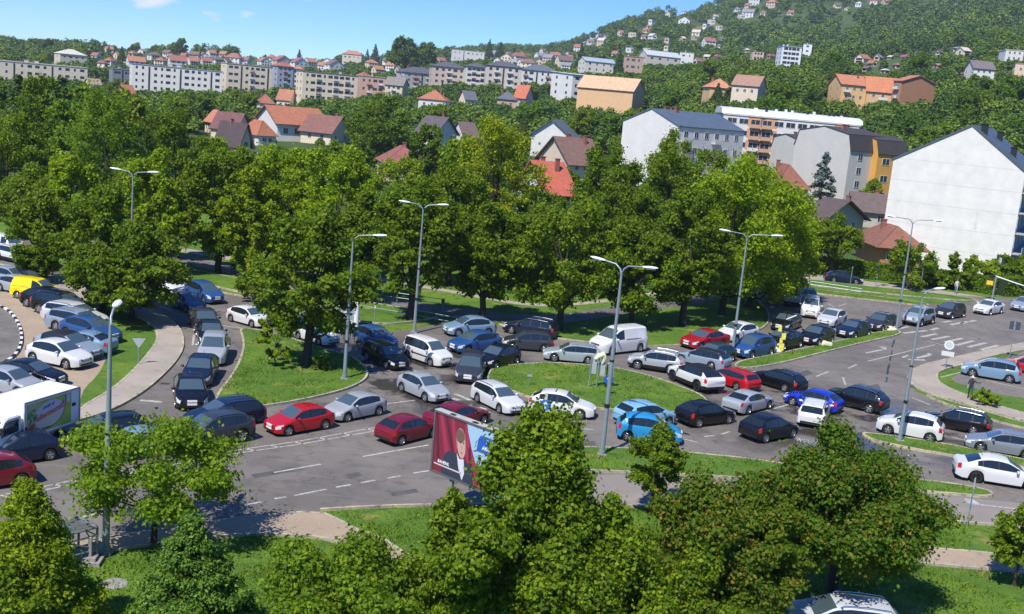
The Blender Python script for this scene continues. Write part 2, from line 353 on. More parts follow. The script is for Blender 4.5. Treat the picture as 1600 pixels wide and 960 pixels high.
# park and verge lawn, a sheet 4 mm over the terrain
lw = [Vector((x, y, 0)) for x, y in ((-90, 18), (90, 18), (90, 165), (-90, 165))]
sheet('lawn', None, .004, M_lawn, pts=lw)
road_px = [(-260, 900), (60, 858), (150, 845), (250, 829), (330, 816), (400, 806), (500, 799), (560, 795), (670, 791), (800, 790), (1000, 793), (1150, 797), (1300, 804), (1444, 813), (1553, 822), (1750, 840),
           (2000, 880), (2050, 760), (1800, 710), (1700, 690), (1600, 671), (1550, 659), (1500, 641), (1462, 627), (1430, 611), (1415, 596), (1420, 581), (1440, 570), (1480, 561), (1532, 549), (1600, 535), (1800, 500),
           (1800, 462), (1650, 466), (1530, 472), (1452, 477), (1400, 471), (1300, 462), (1262, 456), (1215, 440), (1180, 425), (1160, 428), (1168, 455), (1190, 475), (1203, 492), (1198, 512), (1160, 527), (1100, 538), (1015, 543), (960, 541), (900, 534), (850, 527), (780, 508), (700, 502), (655, 513), (610, 520), (544, 507), (480, 488), (400, 468), (330, 455), (250, 441), (100, 418), (30, 398), (-150, 370),
           (-150, 405), (0, 412), (38, 425), (120, 447), (190, 470), (235, 484), (264, 498), (280, 512), (288, 528), (288, 546), (276, 567), (256, 589), (231, 611), (200, 631), (160, 650), (100, 668), (0, 668), (-260, 690)]
ROAD, roadP = sheet('road', road_px, .010, M_asph)
left_road, lrP = sheet('road', [(-250, 470), (-60, 468), (0, 479), (16, 488), (28, 505), (34, 522), (33, 543), (20, 562), (-20, 582), (-250, 640)], .014, M_asph)
sheet('road', [(-150, 360), (100, 372), (230, 386), (300, 400), (400, 424), (480, 444), (560, 457), (700, 481), (800, 491), (870, 494), (940, 481), (1040, 470), (1120, 456), (1190, 440), (1196, 448), (1120, 470), (1040, 483), (950, 495), (870, 508), (780, 505), (690, 494), (560, 471), (470, 458), (400, 440), (300, 414), (230, 400), (100, 386), (-150, 374)], .014, M_asph)
sheet('road', [(1180, 432), (1262, 446), (1300, 451), (1400, 463), (1530, 473), (1700, 480), (1700, 470), (1540, 465), (1400, 455), (1300, 446), (1262, 440), (1180, 420)], .018, M_asph)
sheet('parking_ground', [(-200, 430), (20, 430), (60, 443), (95, 458), (130, 486), (172, 528), (168, 556), (155, 585), (126, 612), (125, 650), (60, 676), (-200, 690), (-250, 640), (-20, 582), (20, 562), (33, 543), (34, 522), (28, 505), (16, 488), (0, 479), (-60, 468), (-250, 470)], .006, M_tan)
sheet('parking_lot', [(1478, 594), (1503, 583), (1560, 561), (1700, 520), (1800, 640), (1600, 624), (1540, 612)], .012, M_asph)
sheet('slip_road', [(800, 770), (900, 745), (955, 741), (1071, 745), (1169, 752), (1350, 764), (1484, 776), (1560, 783), (1700, 798), (1900, 826), (1900, 860), (1553, 821), (1444, 812), (1300, 803), (1150, 796), (1000, 792), (850, 790)], .014, M_pale)
sheet('path', [(1262, 428), (1340, 438), (1430, 449), (1506, 459), (1560, 468), (1530, 470), (1430, 457), (1337, 446), (1262, 437), (1150, 420), (1150, 412)], .010, M_side)
sheet('path', [(560, 428), (640, 442), (740, 460), (840, 478), (940, 470), (1050, 452), (1150, 430), (1150, 434), (1050, 457), (940, 474), (840, 482), (740, 464), (640, 447), (560, 433)], .010, M_side)
sheet('path', [(240, 380), (330, 395), (420, 412), (560, 434), (560, 438), (420, 418), (330, 402), (240, 386)], .012, M_side)
# pavements, raised
KB = MB()
def pave(px, z=.12, m=None, it=1):
    o, P = sheet('pavement', px, z, m or M_side, it=it); kerb_mesh(KB, P, z=z + .012); return P
pave([(38, 425), (120, 448), (190, 471), (235, 486), (264, 500), (279, 513), (286, 528), (286, 546), (274, 567), (254, 588), (229, 610), (198, 630), (160, 648), (110, 662), (125, 640), (172, 613), (202, 588), (226, 562), (243, 540), (247, 525), (238, 508), (205, 490), (150, 474), (95, 456), (50, 436)])
pave([(-200, 880), (60, 861), (120, 851), (175, 841), (240, 832), (320, 819), (400, 809), (497, 801), (534, 817), (548, 827), (592, 840), (640, 873), (720, 905), (850, 905), (1000, 885), (1200, 867), (1425, 857), (1520, 864), (1600, 873), (1800, 895), (1800, 918), (1600, 897), (1512, 888), (1411, 880), (1200, 890), (1000, 912), (850, 935), (690, 925), (575, 868), (550, 858), (507, 842), (450, 838), (400, 836), (325, 842), (232, 853), (140, 868), (-200, 905)], z=.10, m=M_tan)
pave([(1417, 596), (1422, 582), (1441, 571.5), (1480, 562.5), (1532, 550.5), (1600, 537), (1780, 505), (1780, 515), (1600, 548), (1550, 557), (1505, 571), (1468, 580), (1462, 591), (1470, 602), (1510, 620), (1600, 648), (1780, 695), (1780, 705), (1600, 660), (1500, 630), (1440, 613)], z=.11)
islands = {
 'left': [(374, 515), (380, 530), (381, 547), (375, 566), (365, 586), (350, 606), (337, 624), (345, 640), (397, 639), (457, 630), (509, 619), (547, 608), (570, 596), (575, 584), (565, 570), (544, 557), (500, 546), (470, 536), (440, 526), (400, 517)],
 'centre': [(761, 595), (764, 584), (772, 577), (804, 572), (858, 569), (900, 571), (930, 574), (960, 577), (995, 584), (1032, 595), (1070, 609), (1098, 621), (1106, 632), (1085, 643), (1050, 647), (1000, 646), (940, 641), (880, 633), (830, 624), (803, 614), (775, 604)],
 'median': [(1147, 572), (1161, 565), (1209, 556), (1254, 547), (1300, 537), (1347, 527), (1390, 517), (1404, 518), (1408, 524), (1356, 535), (1300, 549), (1279, 554), (1226, 568), (1175, 577), (1152, 576)],
 'strip': [(800, 712), (876, 701), (976, 703), (1085, 711), (1174, 720), (1250, 732), (1350, 744), (1478, 757), (1537, 767), (1552, 774), (1545, 779), (1484, 774), (1350, 762), (1169, 750), (1071, 744), (952, 739), (873, 736), (810, 725)],
 'right': [(1343, 678), (1381, 682), (1425, 688), (1475, 696), (1522, 705), (1600, 721), (1760, 752), (1760, 765), (1600, 736), (1494, 715), (1428, 704), (1391, 696), (1360, 689)],
 'corner': [(1441, 617), (1500, 634), (1600, 664), (1780, 708), (1780, 718), (1600, 671), (1550, 659), (1500, 642), (1462, 627)],
 'thin': [(1262, 452), (1300, 457), (1400, 468), (1452, 476), (1448, 480), (1400, 474), (1300, 463), (1262, 458)],
 'far_strip': [(1262, 437), (1300, 443), (1400, 453), (1500, 464), (1528, 470), (1500, 471), (1400, 462), (1300, 451), (1262, 446)],
 'verge': [(547, 501), (600, 509), (655, 503), (700, 493), (780, 506), (690, 494), (560, 472), (500, 463), (340, 430), (250, 415), (240, 425), (330, 448), (400, 463), (480, 484)],
}
GRASSP = []
for k, px in islands.items():
    o, P = sheet('lawn', px, .13, M_lawn, it=2 if k != 'verge' else 1); kerb_mesh(KB, P, z=.15); GRASSP.append((P, .13))
# kerbs along the outer edges of the roads
def kline(px): kerb_mesh(KB, smooth_poly([at(*p) for p in px], closed=False), closed=False)
kline([(500, 799), (560, 795), (670, 791), (800, 790), (1000, 793), (1150, 797), (1300, 804), (1444, 813), (1553, 822), (1750, 840)])
kline([(1168, 455), (1190, 475), (1203, 492), (1198, 512), (1160, 527), (1100, 538), (1015, 543), (960, 541), (900, 534), (850, 527), (780, 508)])
kline([(544, 507), (480, 488), (400, 468), (330, 455), (250, 441), (100, 418), (30, 398), (-150, 370)])
kline([(-150, 405), (0, 412), (38, 425)])
kline([(1262, 437), (1340, 446), (1430, 457), (1530, 471)])
tag(KB.build('kerb', M_kerb), kind='structure')
# striped black and white kerb by the left road
sk = smooth_poly([at(*p) for p in [(-60, 468), (0, 479), (16, 488), (28, 505), (34, 522), (33, 543), (20, 562), (-20, 582)]], closed=False, it=4)
ka, kb_ = MB(), MB()
acc_ = 0
for a, b in zip(sk[:-1], sk[1:]):
    acc_ += (b - a).length; kerb_mesh(ka if int(acc_ / .7) % 2 else kb_, [a, b], closed=False, wd=.18, z=.15)
tag(ka.build('kerb', M_white), kind='structure'); tag(kb_.build('kerb', M_dark), kind='structure')

# ------------------------------------------------------------------ road markings
MK = MB()
def stripe(px, wd=.15, z=.0165):
    P = [at(*p) for p in px]
    for a, b in zip(P[:-1], P[1:]):
        t = (b - a).normalized(); n = Vector((-t.y, t.x, 0)) * wd / 2
        MK.add([(*(a + n).xy, z), (*(b + n).xy, z), (*(b - n).xy, z), (*(a - n).xy, z)], [(0, 1, 2, 3)])
def fillp(px, z=.0165): P = [at(*p) for p in px]; MK.add([(*p.xy, z) for p in P], [tuple(range(len(P)))])
up = [(9, 773), (106, 753), (220, 731), (335, 709), (467, 690), (600, 666), (690, 651)]; lo = [(9, 779), (106, 759), (220, 737), (338, 713.5), (467, 695), (600, 671.5), (690, 657)]
stripe(up, .11); stripe(lo, .11)
for i in range(22):
    t = i / 21 * 5.999; k = int(t); f = t - k
    a = Vector(up[k]).lerp(Vector(up[k + 1]), f); b = Vector(lo[k]).lerp(Vector(lo[k + 1]), f); stripe([(a.x - 8, a.y + 1.2), (b.x + 6, b.y - .8)], .14)
for s in ([(567, 714), (600, 708), (670, 696)], [(428, 739), (501, 726)], [(564, 755), (586, 751)], [(606, 748), (626, 744)], [(646, 740), (670, 736)], [(381, 790), (408, 785)], [(429, 780), (447, 777)], [(460, 775), (510, 765)], [(525, 762), (548, 758)],
          [(290, 765), (360, 752)], [(110, 812), (150, 804)], [(852, 666), (927, 672)], [(1070, 687), (1090, 692)], [(1100, 683), (1116, 681)], [(1127, 679), (1140, 675)], [(1209, 639), (1231, 633)], [(1196, 641), (1203, 643)], [(1425, 622), (1453, 633)], [(1486, 683), (1506, 688)], [(1531, 789), (1600, 797), (1700, 811)],
          [(1356, 565), (1461, 539)], [(1325, 576), (1339, 570)], [(1275, 589), (1295, 581)], [(1317, 590), (1321, 602)], [(1240, 601), (1262, 594)], [(1447, 533), (1475, 540)], [(1560, 514), (1595, 518)], [(1294, 475), (1303, 480)], [(1310, 479), (1322, 475)], [(1244, 484), (1258, 486)], [(1115, 575), (1150, 585)], [(601, 632), (648, 626)], [(580, 650), (600, 647)], [(340, 508), (380, 514)],
          [(250, 479), (270, 486)], [(345, 516), (356, 517)], [(1000, 676), (1052, 683)], [(642, 578), (655, 582)], [(575, 583), (592, 584)], [(540, 598), (565, 603)], [(303, 524), (301, 540)], [(1540, 595), (1600, 608)], [(1510, 580), (1470, 590)]): stripe(s)
stripe([(219, 626), (253, 629)], .35); stripe([(711, 616), (735, 626)], .3); stripe([(707, 623), (717, 626)], .35)
for a, b in (((1440, 527), (1463, 522)), ((1456, 531), (1483, 526)), ((1477, 535), (1504, 529)), ((1493, 540), (1521, 533)), ((1512, 543), (1541, 536)), ((1532, 547), (1560, 540)), ((1398, 515), (1419, 511)), ((1412, 521), (1448, 517)), ((1473, 504), (1485, 502)), ((1485, 508), (1505, 504)), ((1515, 503), (1524, 501)), ((1455, 516), (1466, 513)), ((1502, 506), (1512, 503))): stripe([a, b], .42)
fillp([(1352, 551.5), (1381, 545.5), (1372, 541.5), (1384, 543), (1386, 546), (1354, 553)]); fillp([(1431, 559), (1450, 554), (1448, 552), (1457, 553.5), (1452, 557), (1434, 561)]); fillp([(1418, 561.5), (1444, 562), (1447, 564), (1422, 563.3)]); fillp([(1408, 558), (1418, 555), (1420, 556.5), (1411, 560)])
fillp([(1506, 779), (1521, 781), (1535, 791), (1512, 787)]); fillp([(345, 516), (352, 514), (350, 518)]); 
tag(MK.build('road_marking', M_mark), kind='structure')
RP = MB()
for i, px in enumerate((((705, 716), (742, 708), (760, 716), (722, 725)), ((392, 742), (470, 729), (476, 734), (398, 748)), ((232, 770), (262, 764), (270, 772), (240, 779)), ((540, 742), (560, 738), (566, 744), (545, 748)), ((1240, 585), (1262, 578), (1270, 584), (1248, 592)), ((1350, 605), (1372, 600), (1378, 612), (1356, 617)), ((880, 690), (930, 690), (932, 697), (882, 697)), ((226, 596), (246, 590), (250, 598), (230, 604)), ((610, 770), (650, 764), (654, 770), (613, 776)), ((1370, 488), (1400, 492), (1390, 496), (1362, 492)))):
    P = [at(*p) for p in px]; RP.add([(*p.xy, .0130 if 0 else .0122) for p in P], [(0, 1, 2, 3)])
tag(RP.build('road_patch', mat('asphalt_repair', (.085, .08, .075), .8, var=.3, scale=1.5)), kind='structure')
DR = mat('drain_iron', (.04, .04, .04), .6)
for i, px in enumerate(((300, 560), (395, 642), (612, 792), (880, 698), (1200, 572), (1425, 605), (258, 600))):
    g = at(*px); m = MB(); m.box(-.25, .25, -.18, .18, .013, .018); o = m.build('drain_grate', DR); o.location = (g.x, g.y, 0); tag(o, 'small dark iron drain grate by the kerb, number seen beside ' + ['the left queue', 'the lower edge of the left island', 'the near footpath', 'the near grass strip', 'the thin median', 'the right pavement corner', 'the left pavement'][i], 'drain'); o['label'] = o['label'].replace(', number seen beside', ' at')
# long dark broken strip across the right-hand carriageway and a manhole in the grass
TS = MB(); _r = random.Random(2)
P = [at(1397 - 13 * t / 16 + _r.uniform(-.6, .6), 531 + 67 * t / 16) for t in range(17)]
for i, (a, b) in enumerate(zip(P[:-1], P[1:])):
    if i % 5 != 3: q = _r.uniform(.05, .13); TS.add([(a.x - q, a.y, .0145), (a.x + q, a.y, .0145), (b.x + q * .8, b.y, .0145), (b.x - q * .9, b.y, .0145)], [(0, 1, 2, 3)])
tag(TS.build('dark_strip', mat('dark_strip_mat', (.03, .03, .032), .5, var=.4, scale=2)), kind='structure')
mh = MB(); g = at(180, 912); mh.lathe([(0.001, .03), (.42, .03), (.45, .02), (.47, 0)], 20); mh.box(-.3, .3, -.02, .02, .029, .038)
o = mh.build('manhole_cover', mat('concrete', (.26, .25, .235), .85, var=.25, scale=5)); o.location = g; tag(o, 'round grey concrete manhole cover set in the near lawn', 'manhole cover')

# ------------------------------------------------------------------ cars
# profiles: distance from nose -> height of the centre line
CARS = {
 'hatch':   dict(L=4.15, W=1.76, H=1.48, ax=(.83, 3.41), r=.315, top=[(0, .56), (.05, .68), (.25, .78), (.6, .86), (1.02, .95), (1.78, 1.41), (2.3, 1.48), (2.9, 1.46), (3.42, 1.36), (3.93, 1.02), (4.09, .94), (4.15, .78)], cow=1.02, ws=1.82, rw=(3.40, 3.93), belt=(.70, .90, 1.01), win=[(1.28, 2.3), (2.37, 3.12), (3.18, 3.48)]),
 'city':    dict(L=3.75, W=1.68, H=1.50, ax=(.72, 3.1), r=.295, top=[(0, .58), (.05, .72), (.22, .82), (.5, .90), (.85, .98), (1.55, 1.42), (2.1, 1.50), (2.8, 1.47), (3.28, 1.38), (3.62, 1.0), (3.71, .92), (3.75, .8)], cow=.85, ws=1.6, rw=(3.26, 3.62), belt=(.74, .93, 1.02), win=[(1.1, 2.1), (2.17, 2.85), (2.9, 3.18)]),
 'estate':  dict(L=4.65, W=1.80, H=1.48, ax=(.90, 3.58), r=.32, top=[(0, .56), (.05, .68), (.28, .78), (.7, .87), (1.15, .95), (1.95, 1.40), (2.5, 1.48), (3.6, 1.45), (4.15, 1.40), (4.5, .99), (4.6, .92), (4.65, .8)], cow=1.15, ws=2.0, rw=(4.12, 4.5), belt=(.70, .90, .98), win=[(1.42, 2.48), (2.55, 3.38), (3.44, 4.16)], rails=1),
 'sedan':   dict(L=4.6, W=1.78, H=1.45, ax=(.90, 3.55), r=.32, top=[(0, .55), (.05, .67), (.28, .77), (.7, .86), (1.2, .94), (2.0, 1.38), (2.55, 1.45), (3.05, 1.43), (3.5, 1.31), (4.08, 1.04), (4.45, 1.01), (4.56, .93), (4.6, .8)], cow=1.2, ws=2.06, rw=(3.4, 4.06), belt=(.70, .90, 1.0), win=[(1.48, 2.5), (2.57, 3.3), (3.35, 3.58)]),
 'suv':     dict(L=4.4, W=1.84, H=1.66, ax=(.86, 3.5), r=.355, top=[(0, .68), (.05, .82), (.22, .96), (.6, 1.03), (1.0, 1.09), (1.72, 1.58), (2.3, 1.66), (3.2, 1.64), (3.85, 1.55), (4.22, 1.14), (4.35, 1.04), (4.4, .9)], cow=1.0, ws=1.78, rw=(3.82, 4.22), belt=(.86, 1.03, 1.12), win=[(1.25, 2.28), (2.35, 3.16), (3.22, 3.8)], rails=1, clad=1, gc=.24),
 'mpv':     dict(L=4.3, W=1.80, H=1.61, ax=(.85, 3.50), r=.32, top=[(0, .62), (.05, .75), (.25, .86), (.55, .94), (.9, 1.02), (1.75, 1.52), (2.35, 1.61), (3.2, 1.59), (3.78, 1.52), (4.15, 1.05), (4.25, .96), (4.3, .82)], cow=.9, ws=1.8, rw=(3.75, 4.15), belt=(.76, .98, 1.05), win=[(1.14, 2.25), (2.32, 3.12), (3.18, 3.8)]),
 'minivan': dict(L=4.4, W=1.80, H=1.80, ax=(.92, 3.6), r=.32, top=[(0, .66), (.05, .84), (.22, .96), (.6, 1.04), (.92, 1.12), (1.62, 1.68), (2.05, 1.80), (3.2, 1.82), (4.15, 1.78), (4.31, 1.12), (4.37, 1.0), (4.4, .84)], cow=.92, ws=1.72, rw=(4.13, 4.31), belt=(.84, 1.06, 1.08), win=[(1.35, 2.2), (2.32, 3.2), (3.32, 4.1)], strip=1),
 'van':     dict(L=4.95, W=1.92, H=1.93, ax=(.95, 4.0), r=.33, top=[(0, .66), (.05, .86), (.22, 1.0), (.6, 1.09), (.92, 1.17), (1.62, 1.76), (2.1, 1.91), (3.2, 1.94), (4.72, 1.92), (4.87, 1.15), (4.92, 1.0), (4.95, .8)], cow=.92, ws=1.72, rw=(4.7, 4.87), belt=(.86, 1.1, 1.12), win=[(1.38, 2.2)], cargo=1),
 'smallvan': dict(L=4.25, W=1.8, H=1.8, ax=(.85, 3.45), r=.31, top=[(0, .66), (.05, .84), (.22, .96), (.6, 1.04), (.9, 1.12), (1.6, 1.68), (2.0, 1.80), (3.2, 1.82), (4.02, 1.78), (4.17, 1.12), (4.22, 1.0), (4.25, .84)], cow=.9, ws=1.7, rw=(4.0, 4.17), belt=(.84, 1.06, 1.08), win=[(1.33, 2.15)], cargo=1),
}
CARS['coupe'] = dict(CARS['sedan'], H=1.41, L=4.55, ax=(.88, 3.5), top=[(0, .55), (.05, .67), (.28, .77), (.7, .85), (1.2, .93), (2.05, 1.36), (2.6, 1.41), (3.0, 1.39), (3.5, 1.26), (4.15, 1.03), (4.4, 1.0), (4.51, .93), (4.55, .8)], win=[(1.5, 2.6), (2.66, 3.5)])
CARS['crossover'] = dict(CARS['suv'], H=1.60, top=[(0, .68), (.05, .82), (.22, .95), (.6, 1.02), (1.0, 1.08), (1.78, 1.53), (2.4, 1.60), (3.1, 1.55), (3.7, 1.42), (4.2, 1.12), (4.34, 1.04), (4.4, .9)], rw=(3.6, 4.2), rails=0)

def car_parts(kind, blackroof=False):
    c = CARS[kind]; L, W, H = c['L'], c['W'], c['H']; ax, r = c['ax'], c['r']; gc = c.get('gc', .19); ra = r + .065
    tx = [p[0] for p in c['top']]; tz = [p[1] for p in c['top']]
    def ztop(u):
        k = .05 if (u < .35 or u > L - .25) else .11
        return float(np.mean([np.interp(u + o, tx, tz) for o in (-k, -k/2, 0, k/2, k)])) if k < u < L - .06 else float(np.interp(u, tx, tz))
    b0, b1, b2 = c['belt']
    def belt(u): return min(float(np.interp(u, [0, .3, c['cow'], L * .6, L], [b0 - .1, b0, b1 * .985, b1 + .02, b2])), ztop(u) - .025)
    def hw(u):
        h = W / 2
        if u < .75: h *= 1 - .30 * ((.75 - u) / .75) ** 2.6
        if u > L - .5: h *= 1 - .16 * ((u - L + .5) / .5) ** 2.4
        return h
    us = {0, .02, .05, .09, .15, .22, .3, .4, .5, .62, .75, L - .02, L - .05, L - .1, L - .16, L - .24, L - .34, L - .46, c['cow'], c['ws'], *c['rw']}
    for a in ax: us |= {a + ra * math.cos(math.radians(t)) for t in range(0, 181, 15)}
    for a, b in c['win']: us |= {a, b}
    us |= set(np.arange(.9, L - .5, .14).tolist())
    us = sorted(us); q = [us[0]]
    for u in us[1:]:
        if u - q[-1] > .016: q.append(u)
    us = q; us[-1] = L
    rings = []
    for u in us:
        zt = ztop(u); zb = belt(u); h = hw(u); g = zt - zb; G = min(1, max(0, (g - .03) / .42))
        zs = gc
        for a in ax:
            if abs(u - a) < ra: zs = max(zs, r + math.sqrt(max(0, ra * ra - (u - a) ** 2)) * 1.0)
        lift = 0
        if u < .3: lift = (.3 - u) / .3 * .06
        if u > L - .35: lift = (u - L + .35) / .35 * .12
        zs += lift if zs < gc + .05 else 0
        hb = h * .985
        ring = [(0, zs + .02), (h - .2, zs + .02), (h * .955, zs), (hb * .99, zs + .03), (h * .995, zs + (zb - zs) * .35), (h, zs + (zb - zs) * .62), (h * .985, zb - (zb - zs) * .10), (h * (.955 - .01 * G), zb + .015 * (1 - G) + .012 * G),
                (h * (.90 - .135 * G), zt - (.075 * G + .016)), (h * (.80 - .13 * G), zt - (.022 * G + .008)), (h * .45, zt - .004), (0, zt)]
        rings.append(ring)
    NR = 12; faces = {}
    V = []
    for u, rg in zip(us, rings):
        x = L / 2 - u
        for (y, z) in rg: V.append((x, y, z))
        for (y, z) in rg: V.append((x, -y, z))
    def addf(cat, f): faces.setdefault(cat, []).append(f)
    tall = H > 1.7
    for i in range(len(us) - 1):
        u = (us[i] + us[i + 1]) / 2
        for s in (0, 1):
            o0, o1 = i * 2 * NR + s * NR, (i + 1) * 2 * NR + s * NR; side = 'LR'[s]
            for k in range(NR - 1):
                f = (o0 + k, o0 + k + 1, o1 + k + 1, o1 + k) if s == 0 else (o0 + k, o1 + k, o1 + k + 1, o0 + k + 1)
                cat = 'body'
                if k <= 1: cat = 'underbody'
                elif k == 2: cat = 'cladding' if True else 'body'
                elif k == 3 and c.get('clad'): cat = 'cladding'
                elif k >= 9 and c['cow'] + .06 < u < c['ws'] - .02: cat = 'windscreen'
                elif k >= 9 and c['rw'][0] + .03 < u < c['rw'][1] - .03 and not (kind in ('van', 'smallvan')): cat = 'rear_window'
                elif blackroof and k >= 8 and u > c['ws'] and u < c['rw'][0] + .1: cat = 'roof_panel'
                elif k == 7:
                    for n, (a, b) in enumerate(c['win']):
                        if a - .001 < u < b + .001 and rings[i][8][1] - rings[i][7][1] > .05: cat = 'side_window%d%s' % (n, side)
                    if cat == 'body':
                        for n in range(len(c['win']) - 1):
                            if c['win'][n][1] <= u <= c['win'][n + 1][0]: cat = 'pillar%d%s' % (n, side)
                if cat == 'body' and k in (5, 6) and .03 < u < .46 and not (k == 5 and u > .3): cat = 'headlight' + side
                if cat == 'body' and not tall and k in (5, 6) and L - .26 < u < L - .04: cat = 'taillight' + side
                if cat == 'body' and tall and k in (5, 6) and L - .13 < u < L - .02: cat = 'taillight' + side
                if cat == 'body' and 3 <= k <= 6:
                    d = None
                    w0 = c['win'][0]
                    if w0[0] - .12 < u < w0[1] + .05: d = 'doorA' + side
                    elif len(c['win']) > 1 and c['win'][1][0] - .05 < u < min(c['win'][1][1] + .02, ax[1] - ra + .12) and kind != 'coupe': d = 'doorB' + side
                    if d: cat = d
                addf(cat, f)
    n0 = len(us) - 1
    for i, fl in ((0, False), (n0, True)):
        o = i * 2 * NR; loop = [o + k for k in range(2, NR)] + [o + NR + k for k in range(NR - 2, 1, -1)]
        for cat, ks in (('body', range(3, NR - 1)), ('cladding', (2,))):
            for k in ks:
                f = (o + k, o + k + 1, o + NR + k + 1, o + NR + k); addf(cat if k > 3 else 'cladding', f)
    # merge small things
    out = []
    names = {'body': ('body', M_paint), 'underbody': ('underbody', M_under), 'cladding': ('sill', M_dark if (c.get('clad')) else M_paint), 'windscreen': ('windscreen', M_wshield), 'rear_window': ('rear_window', M_glass), 'roof_panel': ('roof_panel', M_dark)}
    for cat, fs in faces.items():
        used = sorted({i for f in fs for i in f}); mp = {j: i for i, j in enumerate(used)}
        vs = [V[j] for j in used]
        if cat in names: nm, m = names[cat]
        elif cat.startswith('side_window'): nm, m = 'side_window', M_glass
        elif cat.startswith('pillar'): nm, m = 'pillar', M_dark
        elif cat.startswith('headlight'): nm, m = 'headlight', M_lamp
        elif cat.startswith('taillight'): nm, m = 'taillight', M_tail
        else: nm, m = 'door', M_paint
        me = bpy.data.meshes.new(kind + '_' + nm); me.from_pydata(vs, [], [tuple(mp[j] for j in f) for f in fs]); me.materials.append(m)
        bm = bmesh.new(); bm.from_mesh(me); bmesh.ops.remove_doubles(bm, verts=bm.verts, dist=.0008); bmesh.ops.recalc_face_normals(bm, faces=bm.faces)
        ctr = Vector((0, 0, .7)); 
        s_ = sum(((f.calc_center_median() - ctr).dot(f.normal) * f.calc_area() for f in bm.faces))
        if s_ < 0 and nm != 'underbody': bmesh.ops.reverse_faces(bm, faces=bm.faces)
        bm.to_mesh(me); bm.free(); sharp(me, 38)
        out.append((nm, me, None))
    X = lambda u: L / 2 - u
    # grille, intake, plates, mirrors, handles
    zg = b0 - .12
    m = MB(); m.box(X(0) - .03, X(0) + .012, -.42, .42, zg - .05, zg + .045); m.box(X(0) - .02, X(0) + .018, -.40, .40, zg - .006, zg + .004, 1); out.append(('grille', m.mesh('grille', [M_dark, M_chrome]), None))
    m = MB(); m.box(X(0) - .03, X(0) + .010, -.5, .5, gc + .08, gc + .19); out.append(('air_intake', m.mesh('air_intake', M_dark), None))
    m = MB(); m.box(X(0), X(0) + .028, -.26, .26, zg - .19, zg - .08); out.append(('number_plate', m.mesh('number_plate', M_plate), None))
    zr = c['top'][-1][1] - .12
    m = MB(); m.box(X(L) - .02, X(L) + .05, -.26, .26, zr - .1, zr + .01, 0, Matrix.Rotation(math.pi, 4, 'Z') @ Matrix.Translation((0, 0, 0))); me = m.mesh('number_plate', M_plate); out.append(('number_plate', me, None))
    m = MB(); m.box(-L / 2 - .014, -L / 2 + .03, -.62, .62, gc + .14, gc + .27); out.append(('rear_bumper', m.mesh('rear_bumper', M_dark), None))
    for s in (1, -1):
        m = MB(); bz = belt(c['cow'] + .5); m.tube([(X(c['cow'] + .42), s * (W / 2 - .04), bz + .05), (X(c['cow'] + .40), s * (W / 2 + .06), bz + .09), (X(c['cow'] + .42), s * (W / 2 + .19), bz + .09)], [.04, .085, .06], 8); out.append(('wing_mirror', m.mesh('wing_mirror', M_paint, 50), None))
    if c.get('rails'):
        for s in (1, -1):
            m = MB(); y = s * hw(L / 2) * .80 * .92; a, b = c['ws'] + .15, c['rw'][0] - .05
            yy = s * hw(2) * .70
            m.tube([(X(a), yy, ztop(a) - .02), (X(a + .12), yy, ztop(a + .12) + .035), (X((a + b) / 2), yy, ztop((a + b) / 2) + .035), (X(b - .12), yy, ztop(b - .12) + .03), (X(b), yy, ztop(b) - .03)], .022, 6); out.append(('roof_rail', m.mesh('roof_rail', M_chrome), None))
    m = MB(); ub = c['rw'][0] - .12; m.tube([(X(ub), 0, ztop(ub) - .01), (X(ub) - .08, 0, ztop(ub) + .15)], [.018, .006], 5); out.append(('antenna', m.mesh('antenna', M_dark), None))
    if c.get('strip'):
        for s in (1, -1):
            m = MB(); m.box(X(3.15), X(1.35), s * (W / 2) - .01, s * (W / 2) + .012, .62, .72); out.append(('rubbing_strip', m.mesh('rubbing_strip', M_dark), None))
    if c.get('cargo'):
        for s in (1, -1):
            m = MB(); m.box(X(4.0), X(2.4), s * (W / 2 * .955) - .01, s * (W / 2 * .99) + .004, 1.12, 1.135); out.append(('door_rail', m.mesh('door_rail', M_dark), None))
    # wheels
    for a in ax:
        for s in (1, -1):
            m = MB(); prof = [(r * .62, -.09), (r * .93, -.10), (r, -.07), (r, .07), (r * .93, .10), (r * .62, .09)]
            m.lathe(prof, 20, 'y'); ty = m.mesh('tyre', M_tyre, 40)
            k = MB(); k.lathe([(r * .66, .085), (r * .62, .095), (r * .58, .07), (r * .57, .035), (.03, .02), (.001, .02)], 20, 'y', mi=1)
            for q in range(5):
                an = 2 * math.pi * q / 5; M_ = Matrix.Rotation(an, 4, 'Y'); k.box(-.045, .045, .04, .085, .02, r * .62, 0, M_)
            k.lathe([(.07, .09), (.001, .095)], 10, 'y'); k.lathe([(r * .66, .085), (r * .60, .10), (r * .57, .07)], 20, 'y')
            rim = k.mesh('rim', [M_rim, M_under], 40)
            out.append(('wheel', (ty, rim, X(a), s * (hw(a) - .115), r, s), None))
    return out
PARTS = {}
CARCOUNT = 0
